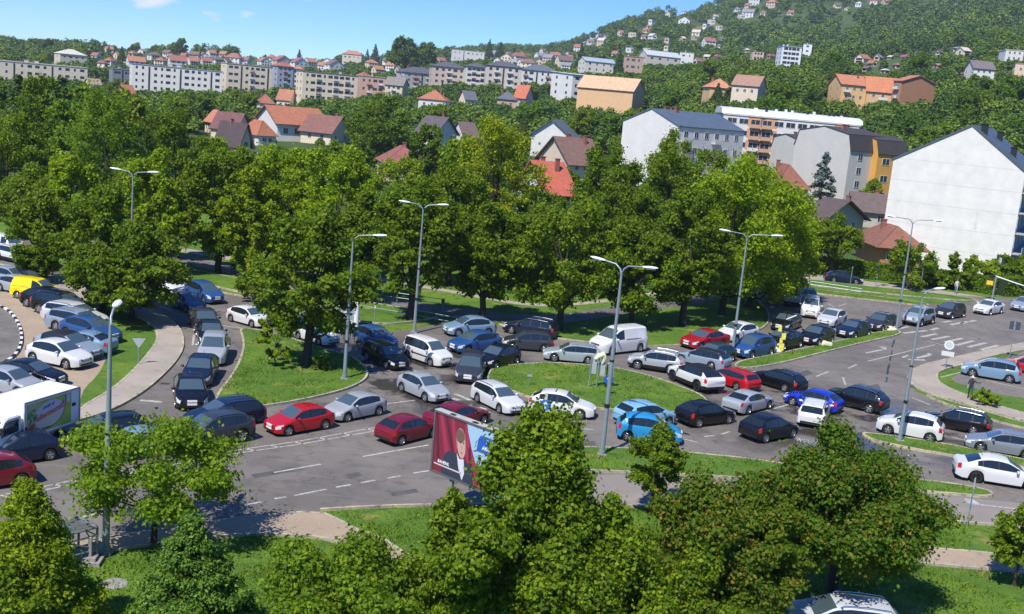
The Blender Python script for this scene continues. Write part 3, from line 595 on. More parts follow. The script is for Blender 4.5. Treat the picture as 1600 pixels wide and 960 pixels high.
def make_car(kind, loc, rz, color, label, cat, group=None, scale=1.0, sunroof=0, blackroof=False, name=None, tint=None, darkrims=False, brakes=False):
    key = (kind, blackroof)
    if key not in PARTS: PARTS[key] = car_parts(*key)
    root = empty(name or {'van': 'delivery_van', 'smallvan': 'delivery_van', 'minivan': 'minivan'}.get(kind, 'car'), loc, rz, label, cat, group); _q = random.Random(int(loc[0] * 31 + loc[1] * 17)); root.scale = (scale * _q.uniform(.97, 1.03), scale * _q.uniform(.985, 1.01), scale * _q.uniform(.97, 1.03))
    for nm, d, _ in PARTS[key]:
        if nm == 'wheel':
            ty, rim, x, y, r, s = d
            o = link('wheel', ty, root); o.location = (x, y, r); q = link('rim', rim, o)
            if s < 0: o.rotation_euler = (0, 0, math.pi)
            if darkrims: q.material_slots[0].link = 'OBJECT'; q.material_slots[0].material = M_dark
        else: o = link(nm, d, root, color)
    if sunroof:
        c = CARS[kind]; m = MB(); tx = [p[0] for p in c['top']]; tz = [p[1] for p in c['top']]; u0, u1 = c['ws'] + .15, c['ws'] + .75
        z0, z1 = np.interp(u0, tx, tz) - .005, np.interp(u1, tx, tz) + .006; X = lambda u: c['L'] / 2 - u
        m.add([(X(u0), -.38, z0), (X(u0), .38, z0), (X(u1), .38, z1), (X(u1), -.38, z1), (X(u0), -.38, z0 - .05), (X(u0), .38, z0 - .05), (X(u1), .38, z1 - .05), (X(u1), -.38, z1 - .05)], [(0, 1, 2, 3), (0, 4, 5, 1), (1, 5, 6, 2), (2, 6, 7, 3), (3, 7, 4, 0)]); m.build('sunroof', M_glass, root)
    return root
def car_px(kind, F, Rr, color, label, cat='car', mode='side', group=None, sc=None, **kw):
    """F, Rr: where the visible side's front and rear wheels touch the road (side) or the bumpers' middle (end)"""
    a, b = at(*F), at(*Rr); d = (a - b); d.z = 0; n = Vector((-d.y, d.x, 0)).normalized(); mid = (a + b) / 2; c = CARS[kind]
    if mode == 'side':
        if n.dot(mid) < 0: n = -n
        mid += n * (c['W'] / 2 - .1); off = ((c['ax'][0] + c['ax'][1]) / 2 - c['L'] / 2)
        wb = c['ax'][1] - c['ax'][0]; s = sc or min(1.07, max(.94, d.length / wb))
        mid += d.normalized() * off
    else: s = sc or min(1.05, max(.95, d.length / c['L']))
    return make_car(kind, (mid.x, mid.y, .014), math.atan2(d.y, d.x), color, label, cat, group, scale=s, **kw)
BLK, NAVY, DGREY, SILV, WHT, RED, DRED = (.005, .005, .007), (.007, .014, .038), (.034, .038, .045), (.32, .345, .375), (.66, .66, .65), (.42, .008, .014), (.17, .006, .016)
BLUE, SKYB, ROYAL, YEL, LBLUE, GREY, BROWN, TEAL, STEEL = (.02, .075, .22), (.02, .26, .52), (.008, .03, .42), (.85, .68, .0), (.17, .27, .37), (.12, .13, .14), (.03, .024, .024), (.02, .05, .065), (.24, .30, .37)
cars = [
 ('hatch', (-48, 773), (27, 762), DRED, 'dark red hatchback cut off by the left edge below the white box truck', {}),
 ('hatch', (2, 733), (76, 721), NAVY, 'dark navy hatchback beside the white box truck in front of its banner', {}),
 ('mpv', (152, 704), (211, 693), BLK, 'black people carrier with silver headlamps right behind the white box truck', {}),
 ('hatch', (192, 724), (246, 714), LBLUE, 'pale blue-grey hatchback half hidden behind the young maple by the lamp post', {}),
 ('suv', (316, 704), (374, 693), DGREY, 'dark grey tall off-roader with silver door trim ahead of the red hatchback', {}),
 ('estate', (331, 674), (386, 666), NAVY, 'dark navy estate car squeezed between the grey off-roader and the left grass island', {}),
 ('hatch', (455, 682), (505, 673), RED, 'bright red hatchback with an open sunroof by the ladder-shaped lane marking', dict(sunroof=1)),
 ('hatch', (546, 660), (589, 651), SILV, 'silver hatchback following the bright red hatchback', {}),
 ('hatch', (675, 685), (629, 697), DRED, 'dark red hatchback seen from behind on the wide road left of the billboard', {}),
 ('sedan', (754, 664), (708, 676), DRED, 'dark red saloon whose lower half is hidden by the billboard', {}),
 ('hatch', (661, 628), (629, 614), SILV, 'silver hatchback crossing the wet patch in front of the white minivan', {}),
 ('estate', (775, 645), (749, 632), (.6, .61, .62), 'white-silver estate with roof rails at the left tip of the round grass island', {}),
 ('hatch', (905, 656), (842, 647), WHT, 'white hatchback with a dark sunroof driving right below the round grass island', dict(sunroof=1)),
 ('hatch', (774, 578), (806, 570), BLK, 'black hatchback nosing down-left beside the grey people carrier', {}),
 ('hatch', (730, 554), (772, 549), BLUE, 'mid blue compact car right of the white minivan', {}),
 ('hatch', (716, 527), (762, 526), LBLUE, 'pale blue hatchback uppermost in the group beside the white minivan', {}),
 ('estate', (798, 522), (846, 530), NAVY, 'long dark navy estate half hidden behind the dark grey people carrier', {}),
 ('mpv', (801, 548), (850, 552), DGREY, 'dark grey people carrier in front of the long navy estate', {}),
 ('estate', (601, 577), (574, 564), BLK, 'black estate car left of the white minivan on the wet asphalt', {}),
 ('hatch', (588, 548), (557, 536), BLUE, 'deep blue hatchback above the black estate next to the lamp pole', {}),
 ('hatch', (497, 541), (466, 531), WHT, 'white hatchback directly behind the trunk of the island tree', {}),
 ('minivan', (517, 520), (486, 513), WHT, 'white tall car upper right of the island tree trunk', {}),
 ('hatch', (391, 512), (362, 504), WHT, 'white hatchback left of the island tree above the top corner of the grass', {}),
 ('hatch', (452, 519), (424, 511), NAVY, 'navy hatchback hidden in the branches of the island tree', {}),
 ('hatch', (290, 489), (269, 480), BLUE, 'blue hatchback in the curve between the white and the grey cars', {}),
 ('mpv', (318, 475), (293, 466), BLUE, 'blue people carrier beside the yellow verge at the top of the left curve', {}),
 ('mpv', (257, 461), (240, 455), WHT, 'white people carrier emerging from behind the round tree crown', {}),
 ('sedan', (62, 606), (9, 597), BLK, 'black saloon parked between the white hatchback and the box truck', {}),
 ('hatch', (105, 578), (52, 567), WHT, 'white parked hatchback nearest to the lamp post', {}),
 ('hatch', (120, 565), (66, 554), STEEL, 'silver-blue parked car with a dark roof just behind the white hatchback', dict(blackroof=True)),
 ('sedan', (97, 549), (139, 555), LBLUE, 'slate blue car parked tail to the grass', {}),
 ('hatch', (153, 538), (104, 527), BLUE, 'dark blue parked hatchback nosing into the shade of the trees', {}),
 ('estate', (138, 527), (88, 517), STEEL, 'silver-blue parked estate between the blue and the white-silver estates', {}),
 ('estate', (133, 514), (81, 504), (.55, .55, .55), 'white-silver parked estate with black roof rails', {}),
 ('suv', (108, 499), (62, 490), BLK, 'black parked off-roader left of the white-silver estate', {}),
 ('hatch', (88, 488), (42, 480), BLK, 'black hatchback parked tight behind the yellow van', {}),
 ('smallvan', (70, 473), (26, 467), YEL, 'bright yellow parked panel van', {}),
 ('hatch', (36, 462), (2, 456), SILV, 'silver hatchback parked just left of the yellow van', {}),
 ('hatch', (22, 448), (-12, 442), STEEL, 'pale silver-blue car parked beyond the silver hatchback at the left edge', {}),
 ('hatch', (46, 450), (22, 443), BROWN, 'dark brown car parked just behind the roof of the yellow van', {}),
 ('suv', (20, 412), (2, 408), WHT, 'white tall car at the left edge under the upper trees', {}),
 ('van', (8, 399), (-14, 394), WHT, 'white van at the left edge behind the white tall car', {}),
 ('hatch', (25, 622), (-25, 612), SILV, 'silver car with its windscreen just showing above the truck box', {}),
 ('van', (950, 556), (1002, 550), WHT, 'large white panel van above the round grass island', {}),
 ('estate', (866, 566), (918, 571), (.30, .35, .36), 'silver-green estate in front of the white panel van', {}),
 ('suv', (996, 578), (1046, 586), SILV, 'silver off-roader right of the white panel van', {}),
 ('crossover', (1052, 596), (1089, 612), WHT, 'white crossover with a black roof curving round the grass island', dict(blackroof=True, darkrims=True)),
 ('estate', (1113, 598), (1145, 609), RED, 'red estate directly right of the black-roofed white crossover', {}),
 ('estate', (1181, 600), (1224, 613), BLK, 'black estate with chrome window trim right of the red estate', {}),
 ('sedan', (1090, 548), (1130, 543), (.33, .01, .02), 'dark cherry red saloon at the park edge', {}),
 ('hatch', (1146, 536), (1180, 531), WHT, 'white hatchback between the cherry red saloon and the lamp pole', {}),
 ('hatch', (1112, 571), (1142, 566), TEAL, 'dark teal hatchback under the cherry red saloon', {}),
 ('estate', (1070, 569), (1104, 577), STEEL, 'silver-blue dark-roofed estate hemmed in left of the dark teal hatchback', dict(blackroof=True)),
 ('mpv', (1172, 562), (1203, 556), BLUE, 'mid blue people carrier right of the lamp pole on the median', {}),
 ('hatch', (1220, 549), (1250, 543), BLK, 'black hatchback just right of the mid blue people carrier', {}),
 ('hatch', (1273, 543), (1301, 535), BLK, 'black hatchback between the yellow traffic post and the dark blue hatchback', {}),
 ('hatch', (1331, 531), (1357, 525), NAVY, 'dark blue hatchback in the queue along the thin median', {}),
 ('estate', (1374, 520), (1397, 514), BROWN, 'dark brown estate touching the far tip of the thin median', {}),
 ('suv', (1432, 512), (1459, 506), STEEL, 'silver-blue crossover stopped before the zebra crossing', {}),
 ('mpv', (1482, 500), (1506, 496), BROWN, 'dark brown people carrier on the zebra crossing', {}),
 ('coupe', (1541, 494), (1566, 490), WHT, 'white coupe in the queue at the far right', {}),
 ('hatch', (1597, 489), (1622, 485), STEEL, 'silver-blue car half cut off at the right edge behind the white coupe', {}),
 ('hatch', (1301, 513), (1320, 506), (.5, .52, .55), 'pale silver hatchback right of the white car facing the camera', {}),
 ('hatch', (1229, 521), (1250, 512), BLK, 'black car with a sunlit bonnet left of the white car facing the camera', {}),
 ('sedan', (1339, 446), (1300, 442), NAVY, 'dark navy saloon alone on the far side street by the hedge', {}),
 ('mpv', (1518, 589), (1576, 599), LBLUE, 'pale blue people carrier parked on the right-hand lot', {}),
 ('hatch', (1578, 580), (1625, 588), RED, 'red car parked behind the pale blue people carrier', {}),
 ('sedan', (1198, 641), (1172, 648), SILV, 'silver saloon seen from behind above the lower black hatchback', {}),
 ('hatch', (1137, 663), (1091, 669), BLK, 'black hatchback at the right tip of the round grass island', {}),
 ('hatch', (1237, 685), (1194, 693), BLK, 'black hatchback with bright red tail lamps, lowest in the junction', {}),
 ('hatch', (1239, 635), (1288, 647), ROYAL, 'royal blue hatchback behind the small white estate', {}),
 ('suv', (1307, 634), (1351, 645), BLK, 'black crossover right of the royal blue hatchback', {}),
 ('city', (1387, 679), (1451, 692), WHT, 'white hatchback behind the lamp pole on the right-hand median', {}),
 ('estate', (1462, 668), (1514, 679), BLK, 'black estate behind the white hatchback on the right', {}),
 ('estate', (1531, 707), (1602, 719), (.19, .21, .24), 'grey estate cut off by the right edge above the white saloon', {}),
 ('sedan', (1609, 768), (1522, 754), WHT, 'white saloon cut off by the right edge with dark rear wheel', dict(darkrims=True)),
 ('city', (1045, 667), (990, 673), (.20, .42, .55), 'pale turquoise small car with a silver nose behind the bright blue one', {}),
 ('city', (1045, 697), (980, 690), SKYB, 'bright blue small car nearest to the lamp pole in the middle', {}),
]
for c in cars: car_px(c[0], c[1], c[2], c[3], c[4], cat='van' if c[0] in ('van', 'smallvan') else 'car', **c[5])
ends = [
 ('mpv', (729, 604), (739, 577), DGREY, 'dark grey people carrier facing the camera left of the round grass island', {}),
 ('minivan', None, None, WHT, '', {}),
 ('hatch', (330, 531), (308, 499), BROWN, 'black-brown car topmost of the queue in the left curve', {}),
 ('hatch', (333, 551), (324, 520), BLK, 'black car wedged behind the silver people carrier in the left curve', {}),
 ('mpv', (328, 577), (338, 546), SILV, 'silver people carrier facing the camera in the left curve', {}),
 ('hatch', (303, 610), (322, 578), NAVY, 'dark navy car just below the silver people carrier in the left curve', {}),
 ('hatch', (300, 646), (294, 611), BLK, 'black hatchback facing the camera, lowest of the left queue', {}),
 ('minivan', (1264, 505), (1266, 482), WHT, 'white high-roofed car facing the camera in the upper right queue', {}),
 ('hatch', (1269, 482), (1256, 464), STEEL, 'silver-blue car just behind the white high-roofed car', {}),
 ('suv', (1225, 466), (1240, 484), (.42, .38, .36), 'beige-silver off-roader seen from behind under the big light green tree', {}),
 ('hatch', (1216, 463), (1203, 452), BLK, 'black car deep in the shade under the big light green tree', {}),
 ('estate', (1276, 644), (1264, 671), WHT, 'small white estate seen from behind in front of the royal blue hatchback', {}),
]
for c in ends:
    if c[1]: car_px(c[0], c[1], c[2], c[3], c[4], mode='end', **c[5])
car_px('minivan', (671, 573), (637, 561), WHT, 'white minivan with dark rubbing strip in the middle of the wet junction', cat='car')
car_px('estate', (1232, 1000), (1392, 1016), (.52, .55, .58), 'silver estate with roof rails at the bottom edge beneath the big tree', sc=1.04)
car_px('hatch', (700, 1080), (800, 1062), WHT, 'white car almost wholly hidden by the leaves at the bottom edge', sc=1)

# ------------------------------------------------------------------ box truck
def truck():
    rw, fw = at(96, 694), at(46, 712); d = (fw - rw).normalized(); n = Vector((-d.y, d.x, 0))
    if n.dot(rw) < 0: n = -n
    # local frame: +X forward, camera side is the truck's left side (+Y side faces left of travel)
    rz = math.atan2(d.y, d.x); side = 1 if Vector((-math.sin(rz), math.cos(rz), 0)).dot(n) < 0 else -1   # which local y faces the camera
    root = empty('box_truck', (0, 0, 0), rz, 'white box truck with a green fruit banner on its side at the left edge', 'truck')
    o = rw + n * 0.95; root.location = (o.x, o.y, .014)       # local origin = rear axle middle
    WB = 2.9; W2 = 1.03; zb0, zb1 = .90, 2.72
    m = MB(); m.box(-1.15, 2.55, -W2, W2, zb0, zb1); b = m.mesh('cargo_box', M_white); cb = link('cargo_box', b, root)
    m = MB()
    for y in (-W2, W2):
        m.box(-1.17, 2.57, y - .03, y + .03, zb1 - .05, zb1 + .03); m.box(-1.17, 2.57, y - .03, y + .03, zb0 - .05, zb0 + .03)
        for x in (-1.15, 2.55): m.box(x - .035, x + .035, y - .036, y + .036, zb0 + .032, zb1 - .052)
    m.box(-1.17, -1.14, -W2 + .04, W2 - .04, zb1 - .04, zb1 + .02); m.build('edge_trim', M_rim, root)
    m = MB(); m.box(-1.1, 4.0, -.45, .45, .55, .9); m.box(-1.0, 2.4, -.85, .85, .86, .93); m.build('chassis', M_under, root)
    prof = [(2.66, .5), (4.35, .5), (4.42, .75), (4.38, 1.15), (4.25, 1.3), (3.75, 2.1), (3.55, 2.2), (2.75, 2.22), (2.66, 2.1)]
    m = MB(); k = len(prof); y0 = .95
    m.add([(x, -y0, z) for x, z in prof] + [(x, y0, z) for x, z in prof], [tuple(range(k))[::-1], tuple(range(k, 2 * k))] + [(i, (i + 1) % k, (i + 1) % k + k, i + k) for i in range(k)])
    me = m.mesh('cab', M_white); bm = bmesh.new(); bm.from_mesh(me); bmesh.ops.bevel(bm, geom=list(bm.edges), offset=.05, segments=2, affect='EDGES'); bm.to_mesh(me); bm.free(); sharp(me, 40); cab = link('cab', me, root)
    for s in (-1, 1):
        m = MB(); y = s * (y0 + .004); m.add([(2.85, y, 1.42), (3.95, y, 1.32), (3.72, y, 1.95), (3.5, y, 2.04), (2.85, y, 2.04), (2.85, y - s * .03, 1.42), (3.95, y - s * .03, 1.32), (3.72, y - s * .03, 1.95), (3.5, y - s * .03, 2.04), (2.85, y - s * .03, 2.04)], [(0, 1, 2, 3, 4)] + [(i, (i + 1) % 5, (i + 1) % 5 + 5, i + 5) for i in range(5)]); m.build('side_window', M_glass, root)
        m = MB(); m.box(3.0, 3.18, y - .005, y + s * .03 + .005, 1.2, 1.25); m.build('door_handle', M_dark, root)
        m = MB(); m.box(3.98, 4.06, s * .98, s * 1.2, 1.5, 1.85); m.box(4.0, 4.04, s * .93, s * 1.0, 1.55, 1.6); m.build('wing_mirror', M_dark, root)
    m = MB(); m.add([(4.262, -.82, 1.36), (4.262, .82, 1.36), (3.80, .8, 2.07), (3.80, -.8, 2.07), (4.24, -.82, 1.35), (4.24, .82, 1.35), (3.78, .8, 2.06), (3.78, -.8, 2.06)], [(0, 1, 2, 3), (0, 4, 5, 1), (1, 5, 6, 2), (2, 6, 7, 3), (3, 7, 4, 0)]); m.build('windscreen', M_wshield, root)
    ty, rim = None, None
    for nm, dd, _ in PARTS[('hatch', False)]:
        if nm == 'wheel': ty, rim = dd[0], dd[1]
    for x, zz in ((0, .37), (3.55, .37)):
        for s in (-1, 1):
            o = link('wheel', ty, root); o.scale = (1.17, 1.5, 1.17); o.location = (x, s * .87, zz); link('rim', rim, o)
            if s < 0: o.rotation_euler = (0, 0, math.pi)
    for s in (-1, 1):
        m = MB(); m.box(-.5, .5, s * .98 - .02, s * .98 + .02, .8, .9); m.build('mudguard', M_dark, root)
        m = MB(); m.box(-1.18, -1.14, s * .8 - .12, s * .8 + .12, .75, .87); m.build('taillight', M_tail, root)
    m = MB(); m.box(-1.155, -1.165, -.02, .02, zb0 + .05, zb1 - .08)
    for y in (-.35, .35): m.box(-1.19, -1.165, y - .02, y + .02, zb0, zb1 - .1)
    m.build('door_bolt', M_rim, root)
    # banner on the camera side
    ys = side * (W2 + .012)
    def P(x, z, l=0): return (x, ys + side * (.003 * l), z)
    lay = []
    def poly(pts, col, l, rough=.6):
        m = MB(); m.add([P(x, z, l) for x, z in pts], [tuple(range(len(pts)))]); mm = mat('banner_%d_%d' % (len(lay), l), col, rough); lay.append((m, mm)); return m
    bx0, bx1, bz0, bz1 = -.55, 2.42, 1.03, 2.60            # banner extent in truck x (rear to front)
    fb = MB(); fb.box(bx0, bx1, min(side * W2, ys), max(side * W2, ys), bz0, bz1)
    ban = fb.build('banner', mat('banner_green', (.33, .44, .07), .6, var=.25, scale=1.2), root)
    def piece(pts, col, l, nm='banner_print'):
        m = MB(); m.add([P(x, z, l) for x, z in pts], [tuple(range(len(pts)))]); me = m.mesh(nm, mat('print_%02d%02d%02d' % tuple(int(c * 99) for c in col), col, .6)); o = link(nm, me, ban); return o
    ell = lambda cx, cz, a, b, t=0, n=28, f=0, e=2 * math.pi: [(cx + a * math.cos(f + (e - f) * i / n) * math.cos(t) - b * math.sin(f + (e - f) * i / n) * math.sin(t), cz + a * math.cos(f + (e - f) * i / n) * math.sin(t) + b * math.sin(f + (e - f) * i / n) * math.cos(t)) for i in range(n)]
    piece([(1.55, bz0), (bx1, bz0), (bx1, bz1), (1.55, bz1)], (.42, .42, .22), 1); piece(ell(.95, 1.85, 1.0, .66, -.15), (.52, .53, .60), 2); piece(ell(1.0, 1.55, .85, .38, -.1), (.60, .55, .46), 3)
    arc = ell(.95, 1.85, 1.02, .72, -.15, 18, math.pi, 1.65 * math.pi); arc2 = ell(.93, 1.91, .98, .72, -.15, 18, math.pi, 1.65 * math.pi); piece(arc + arc2[::-1], (.12, .13, .09), 4)
    piece([(1.85, bz0 + .06), (.95, bz0 + .14), (.95, bz0 + .2), (1.85, bz0 + .16)], (.40, .10, .05), 4)
    piece([(-.45, 2.15), (-.05, 2.15), (-.05, 2.57), (-.45, 2.57)], (.45, .5, .58), 4); piece([(-.18, 2.12), (-.08, 2.12), (-.08, 2.57), (-.18, 2.57)], (.12, .14, .10), 5)
    rnd = random.Random(4)
    for i in range(16):
        a = rnd.uniform(0, 6.28); cx, cz = 2.1 + rnd.uniform(-.26, .22), 1.9 + rnd.uniform(-.3, .35); piece(ell(cx, cz, .13, .06, a, 8), rnd.choice([(.06, .28, .12), (.10, .36, .16), (.05, .2, .08)]), 5 + i % 3)
    piece(ell(2.15, 1.42, .16, .13), (.62, .12, .04), 6); piece(ell(2.02, 1.5, .09, .08), (.55, .07, .03), 7)
    def text(s, size, x, z, rot, col, shear=.3, font_off=.012, l=8):
        cu = bpy.data.curves.new('t', 'FONT'); cu.body = s; cu.size = size; cu.shear = shear; cu.offset = font_off; cu.align_x = 'CENTER'; cu.align_y = 'CENTER'; cu.resolution_u = 2
        to = bpy.data.objects.new('t', cu); COL.objects.link(to); bpy.context.view_layer.update(); me = bpy.data.meshes.new_from_object(to.evaluated_get(bpy.context.evaluated_depsgraph_get())); bpy.data.objects.remove(to)
        me.materials.clear(); me.materials.append(mat('ink_%02d%02d%02d' % tuple(int(c * 99) for c in col), col, .5))
        # text runs toward the truck's rear on the camera side
        M_ = Matrix.Translation(P(x, z, l)) @ (Matrix.Rotation(math.pi if side > 0 else 0, 4, 'Z')) @ Matrix.Rotation(math.pi / 2, 4, 'X') @ Matrix.Rotation(rot, 4, 'Z'); me.transform(M_); o = link('lettering', me, ban); return o
    text('gultermumiča', .40, .92, 1.92, .19, (.62, .10, .07), l=9); text('gultermumiča', .40, .905, 1.905, .19, (.75, .66, .55), l=8)
    text('i DOM  of', .18, 1.05, 2.26, .16, (.12, .12, .35), l=8)
    m = MB(); m.box(-.83, -.62, min(side * W2, ys), max(side * W2, side * (W2 + .05)), 1.85, 2.0); m.build('door_lock', M_dark, root)
    m = MB(); m.box(2.44, 2.58, min(side * W2, ys), max(side * W2, side * (W2 + .05)), 1.4, 1.52); m.build('marker_lamp', M_dark, root)
    return root
truck()

# ------------------------------------------------------------------ street lamps and signs
def lamp_post(base, top, label, arms, hname='street_lamp', r=.13, group='tall street lamps round the junction'):
    g = at(*base); a = np.array([g.x, g.y]); best = None
    for h in np.arange(4, 15, .05):
        p = proj((g.x, g.y, h)); e = abs(p[1] - top[1])
        if best is None or e < best[0]: best = (e, h)
    H = best[1]
    # small lean so the head stands over its place in the photograph
    root = empty(hname, (g.x, g.y, 0.0), 0, label, 'street lamp', group)
    H2 = H - .55
    m = MB(); m.tube([(0, 0, .0), (0, 0, .35), (0, 0, .36), (0, 0, H * .45), (0, 0, H2)], [r * 1.25, r * 1.25, r, r * .78, r * .42], 12); m.build('pole', M_galv, root, 40)
    m = MB(); m.box(-.24, .24, -.24, .24, .0, .16); m.build('base_plate', mat('concrete', (.26, .25, .235), .85, var=.25, scale=5), root)
    m = MB(); m.tube([(0, 0, H * .26), (0, 0, H * .28)], r * 1.02, 12); m.tube([(0, 0, H * .5), (0, 0, H * .51)], r * .86, 12); m.build('clamp', M_dark, root)
    for (tx, ty, ln) in arms:       # direction and length of each arm
        t = Vector((tx, ty, 0)).normalized()
        pts = [Vector((0, 0, H2 - .02)), t * .1 + Vector((0, 0, H2 + .25)), t * .38 + Vector((0, 0, H2 + .48)), t * ln + Vector((0, 0, H2 + .58))]
        m = MB(); m.tube(pts, [r * .40, r * .36, r * .32, r * .28], 8); m.build('arm', M_galv, root, 50)
        m = MB(); q = t * ln + Vector((0, 0, H2 + .58)); s = t.cross(Vector((0, 0, 1)))
        secs = [(-.05, .06, .05), (.1, .12, .07), (.35, .16, .09), (.65, .15, .08), (.85, .07, .04)]; vs = []; 
        for (o, wd, hh) in secs:
            c = q + t * o + Vector((0, 0, o * .08))
            vs += [c + s * wd * math.cos(k * math.pi / 4) + Vector((0, 0, hh * math.sin(k * math.pi / 4) * (1 if k < 5 else .5))) for k in range(8)]
        fs = [(i * 8 + k, i * 8 + (k + 1) % 8, (i + 1) * 8 + (k + 1) % 8, (i + 1) * 8 + k) for i in range(4) for k in range(8)] + [tuple(range(8)), tuple(range(32, 40))[::-1]]
        m.add(vs, fs); hd = m.build('lamp_head', M_white, root, 50)
        m = MB(); c = q + t * .45 + Vector((0, 0, -.035)); m.tube([c - t * .25 + Vector((0, 0, -.012)), c + t * .25 + Vector((0, 0, .02))], .05, 8); m.build('lamp_glass', M_lamp, hd)
    return root
lamp_post((165, 866), (174, 484), 'galvanised lamp post standing alone at the left, in front of the box truck', [(-.12, 1, .55)], r=.15)
lamp_post((538, 594), (556, 366), 'lamp post on the left grass island with a single arm to the right', [(1, 0, 1.3)])
lamp_post((647, 521), (663, 319), 'double-armed lamp post above the white minivan', [(1, .1, 1.1), (-1, -.1, 1.1)])
lamp_post((940, 713), (974, 412), 'double-armed lamp post in the middle between the round island and the near strip', [(1, -.7, 1.3), (-1, .6, 1.1)], r=.15)
lamp_post((1143, 560), (1168, 365), 'double-armed lamp post at the near tip of the thin median', [(1, -.1, 1.9), (-1, .1, 1.4)])
lamp_post((1400, 516), (1428, 342), 'double-armed lamp post before the big white gable', [(1, 0, 2.0), (-1, 0, 1.8)])
lamp_post((1405, 691), (1440, 452), 'single-headed lamp post on the right-hand median', [(1, .5, .9)])
lamp_post((203, 474), (207, 268), 'double-armed lamp post rising between the round tree crowns on the left', [(1, 0, 1.2), (-1, 0, 1.0)])
def zat(g, y):                      # height over ground point g whose image row is y
    lo, hi = 0, 30
    for _ in range(30):
        m = (lo + hi) / 2
        if proj((g.x, g.y, m))[1] > y: lo = m
        else: hi = m
    return lo
def facing(g): return math.atan2(g.x, g.y) * -1       # turn so local -Y looks at the camera
def sign_post(base, top_y, label, plates, r=.035, name='traffic_sign', cat='sign', rz=None, H=None, z0=0.0):
    g = at(*base); H = H or zat(g, top_y); root = empty(name, (g.x, g.y, z0), facing(g) if rz is None else rz, label, cat)
    m = MB(); m.tube([(0, 0, 0), (0, 0, H)], r, 8); m.build('post', M_galv, root, 50)
    for kind, zc, sz, col in plates:
        m = MB(); zc = H - zc
        if kind == 'tri_back': m.add([(-sz, -.05, zc + sz * .55), (sz, -.05, zc + sz * .55), (0, -.05, zc - sz), (-sz, -.03, zc + sz * .55), (sz, -.03, zc + sz * .55), (0, -.03, zc - sz)], [(0, 1, 2), (3, 5, 4), (0, 3, 4, 1), (1, 4, 5, 2), (2, 5, 3, 0)])
        elif kind in ('disc', 'arrow'):
            m.lathe([(.001, -.055), (sz, -.055), (sz, -.035), (.001, -.035)], 20, 'y', (0, 0, zc))
        elif kind == 'box': m.box(-sz[0], sz[0], -.07, -.035, zc - sz[1], zc + sz[1])
        p = m.build('sign_plate', mat('sign_%02d%02d%02d' % tuple(int(c * 99) for c in col), col, .45), root)
        if kind == 'arrow':
            m = MB(); m.add([(x * sz, -.059, zc + z * sz) for x, z in ((-.12, -.6), (.12, -.6), (.12, .1), (.4, .1), (0, .65), (-.4, .1), (-.12, .1))], [tuple(range(7))]); m.build('arrow', M_white, p)
        if kind == 'disc': m = MB(); m.lathe([(sz * .75, -.0575), (sz * .95, -.0575)], 20, 'y', (0, 0, zc)); m.build('rim', M_white, p)
    return root
sign_post((216, 572), 527, 'grey back of a triangular give-way sign on the left verge', [('tri_back', .3, .42, (.42, .45, .47))])
sign_post((845, 705), 618, 'blue round keep-right sign beside the crown of the big near tree', [('arrow', .55, .33, (.03, .16, .42)), ('box', .05, (.08, .2), (.5, .5, .5))])
sign_post((948, 620), 548, 'low blue round sign with white arrow on the round grass island', [('arrow', 2.0, .32, (.02, .10, .40))], r=.03)
sign_post((1511, 822), 748, 'thin grey sign post seen edge-on beside the near slip road', [('box', 1.2, (.03, .28), (.06, .2, .4)), ('box', .25, (.035, .3), (.3, .33, .35))])
sign_post((1577, 560), 500, 'dark square sign panel on a post by the parking lot', [('box', .55, (.45, .38), (.05, .07, .10)), ('box', .55, (.08, .372), (.5, .5, .5))])
sign_post((1477, 577), 534, 'pale pair of sign plates on a thin post at the pavement corner', [('disc', .3, .4, (.5, .53, .52)), ('box', 1.05, (.5, .2), (.6, .6, .58))])
sign_post((150, 750), 704, 'small dark give-way sign in front of the black people carrier', [('tri_back', .35, .42, (.08, .09, .08)), ('box', 1.2, (.3, .18), (.05, .06, .05))])
sign_post((826, 605), 570, 'thin short post on the left part of the round grass island', [('box', .75, (.16, .08), (.3, .32, .33))], r=.025)
sign_post((1326, 460), 417, 'thin grey post on the verge before the navy saloon', [('box', .1, (.07, .1), (.2, .22, .23))], name='marker_post', cat='post')
sign_post((1368, 449), 414, 'pale post topped by a dark signal head near the hedge', [('box', .6, (.12, .5), (.03, .03, .03))], name='traffic_light', cat='traffic light')
sign_post((584, 514), 478, 'short white post on the verge right of the island lamp', [('box', .1, (.05, .12), (.6, .6, .6))], name='marker_post', cat='post')
sign_post((691, 487), 466, 'short dark post on the park lawn', [('box', .25, (.15, .2), (.1, .1, .09))], name='marker_post', cat='post')
# small lamp by the hedge
lamp_post((1437, 455), (1440, 426), 'small double lamp by the hedge path', [(1, 0, .6), (-1, 0, .6)], r=.06, group=None)
# traffic signal gantry at the right edge
g = at(1550, 469); root = empty('traffic_light', g, facing(g), 'mast-arm traffic signal with a yellow box at the right edge of the hedge', 'traffic light')
H = zat(g, 432); m = MB(); m.tube([(0, 0, 0), (0, 0, H)], [.12, .09], 10); m.build('mast', M_galv, root, 50)
m = MB(); m.tube([(0, 0, H), (2.5, 0, H - .55), (6.5, 0, H - 1.3)], [.08, .07, .05], 8); m.build('boom', M_white, root, 50)
m = MB(); m.box(-.95, -.2, -.12, .12, H - 1.15, H - .65); q = m.build('signal_box', mat('signal_yellow', (.75, .52, .02), .5), root); m = MB(); m.box(-1.0, -.15, -.1, .1, H - 1.25, H - 1.155); m.build('trim', mat('sign_red', (.3, .03, .02), .5), q)
m = MB(); m.box(-.75, -.1, -.1, .1, H - .3, H + .1); m.build('signal_head', M_dark, root)
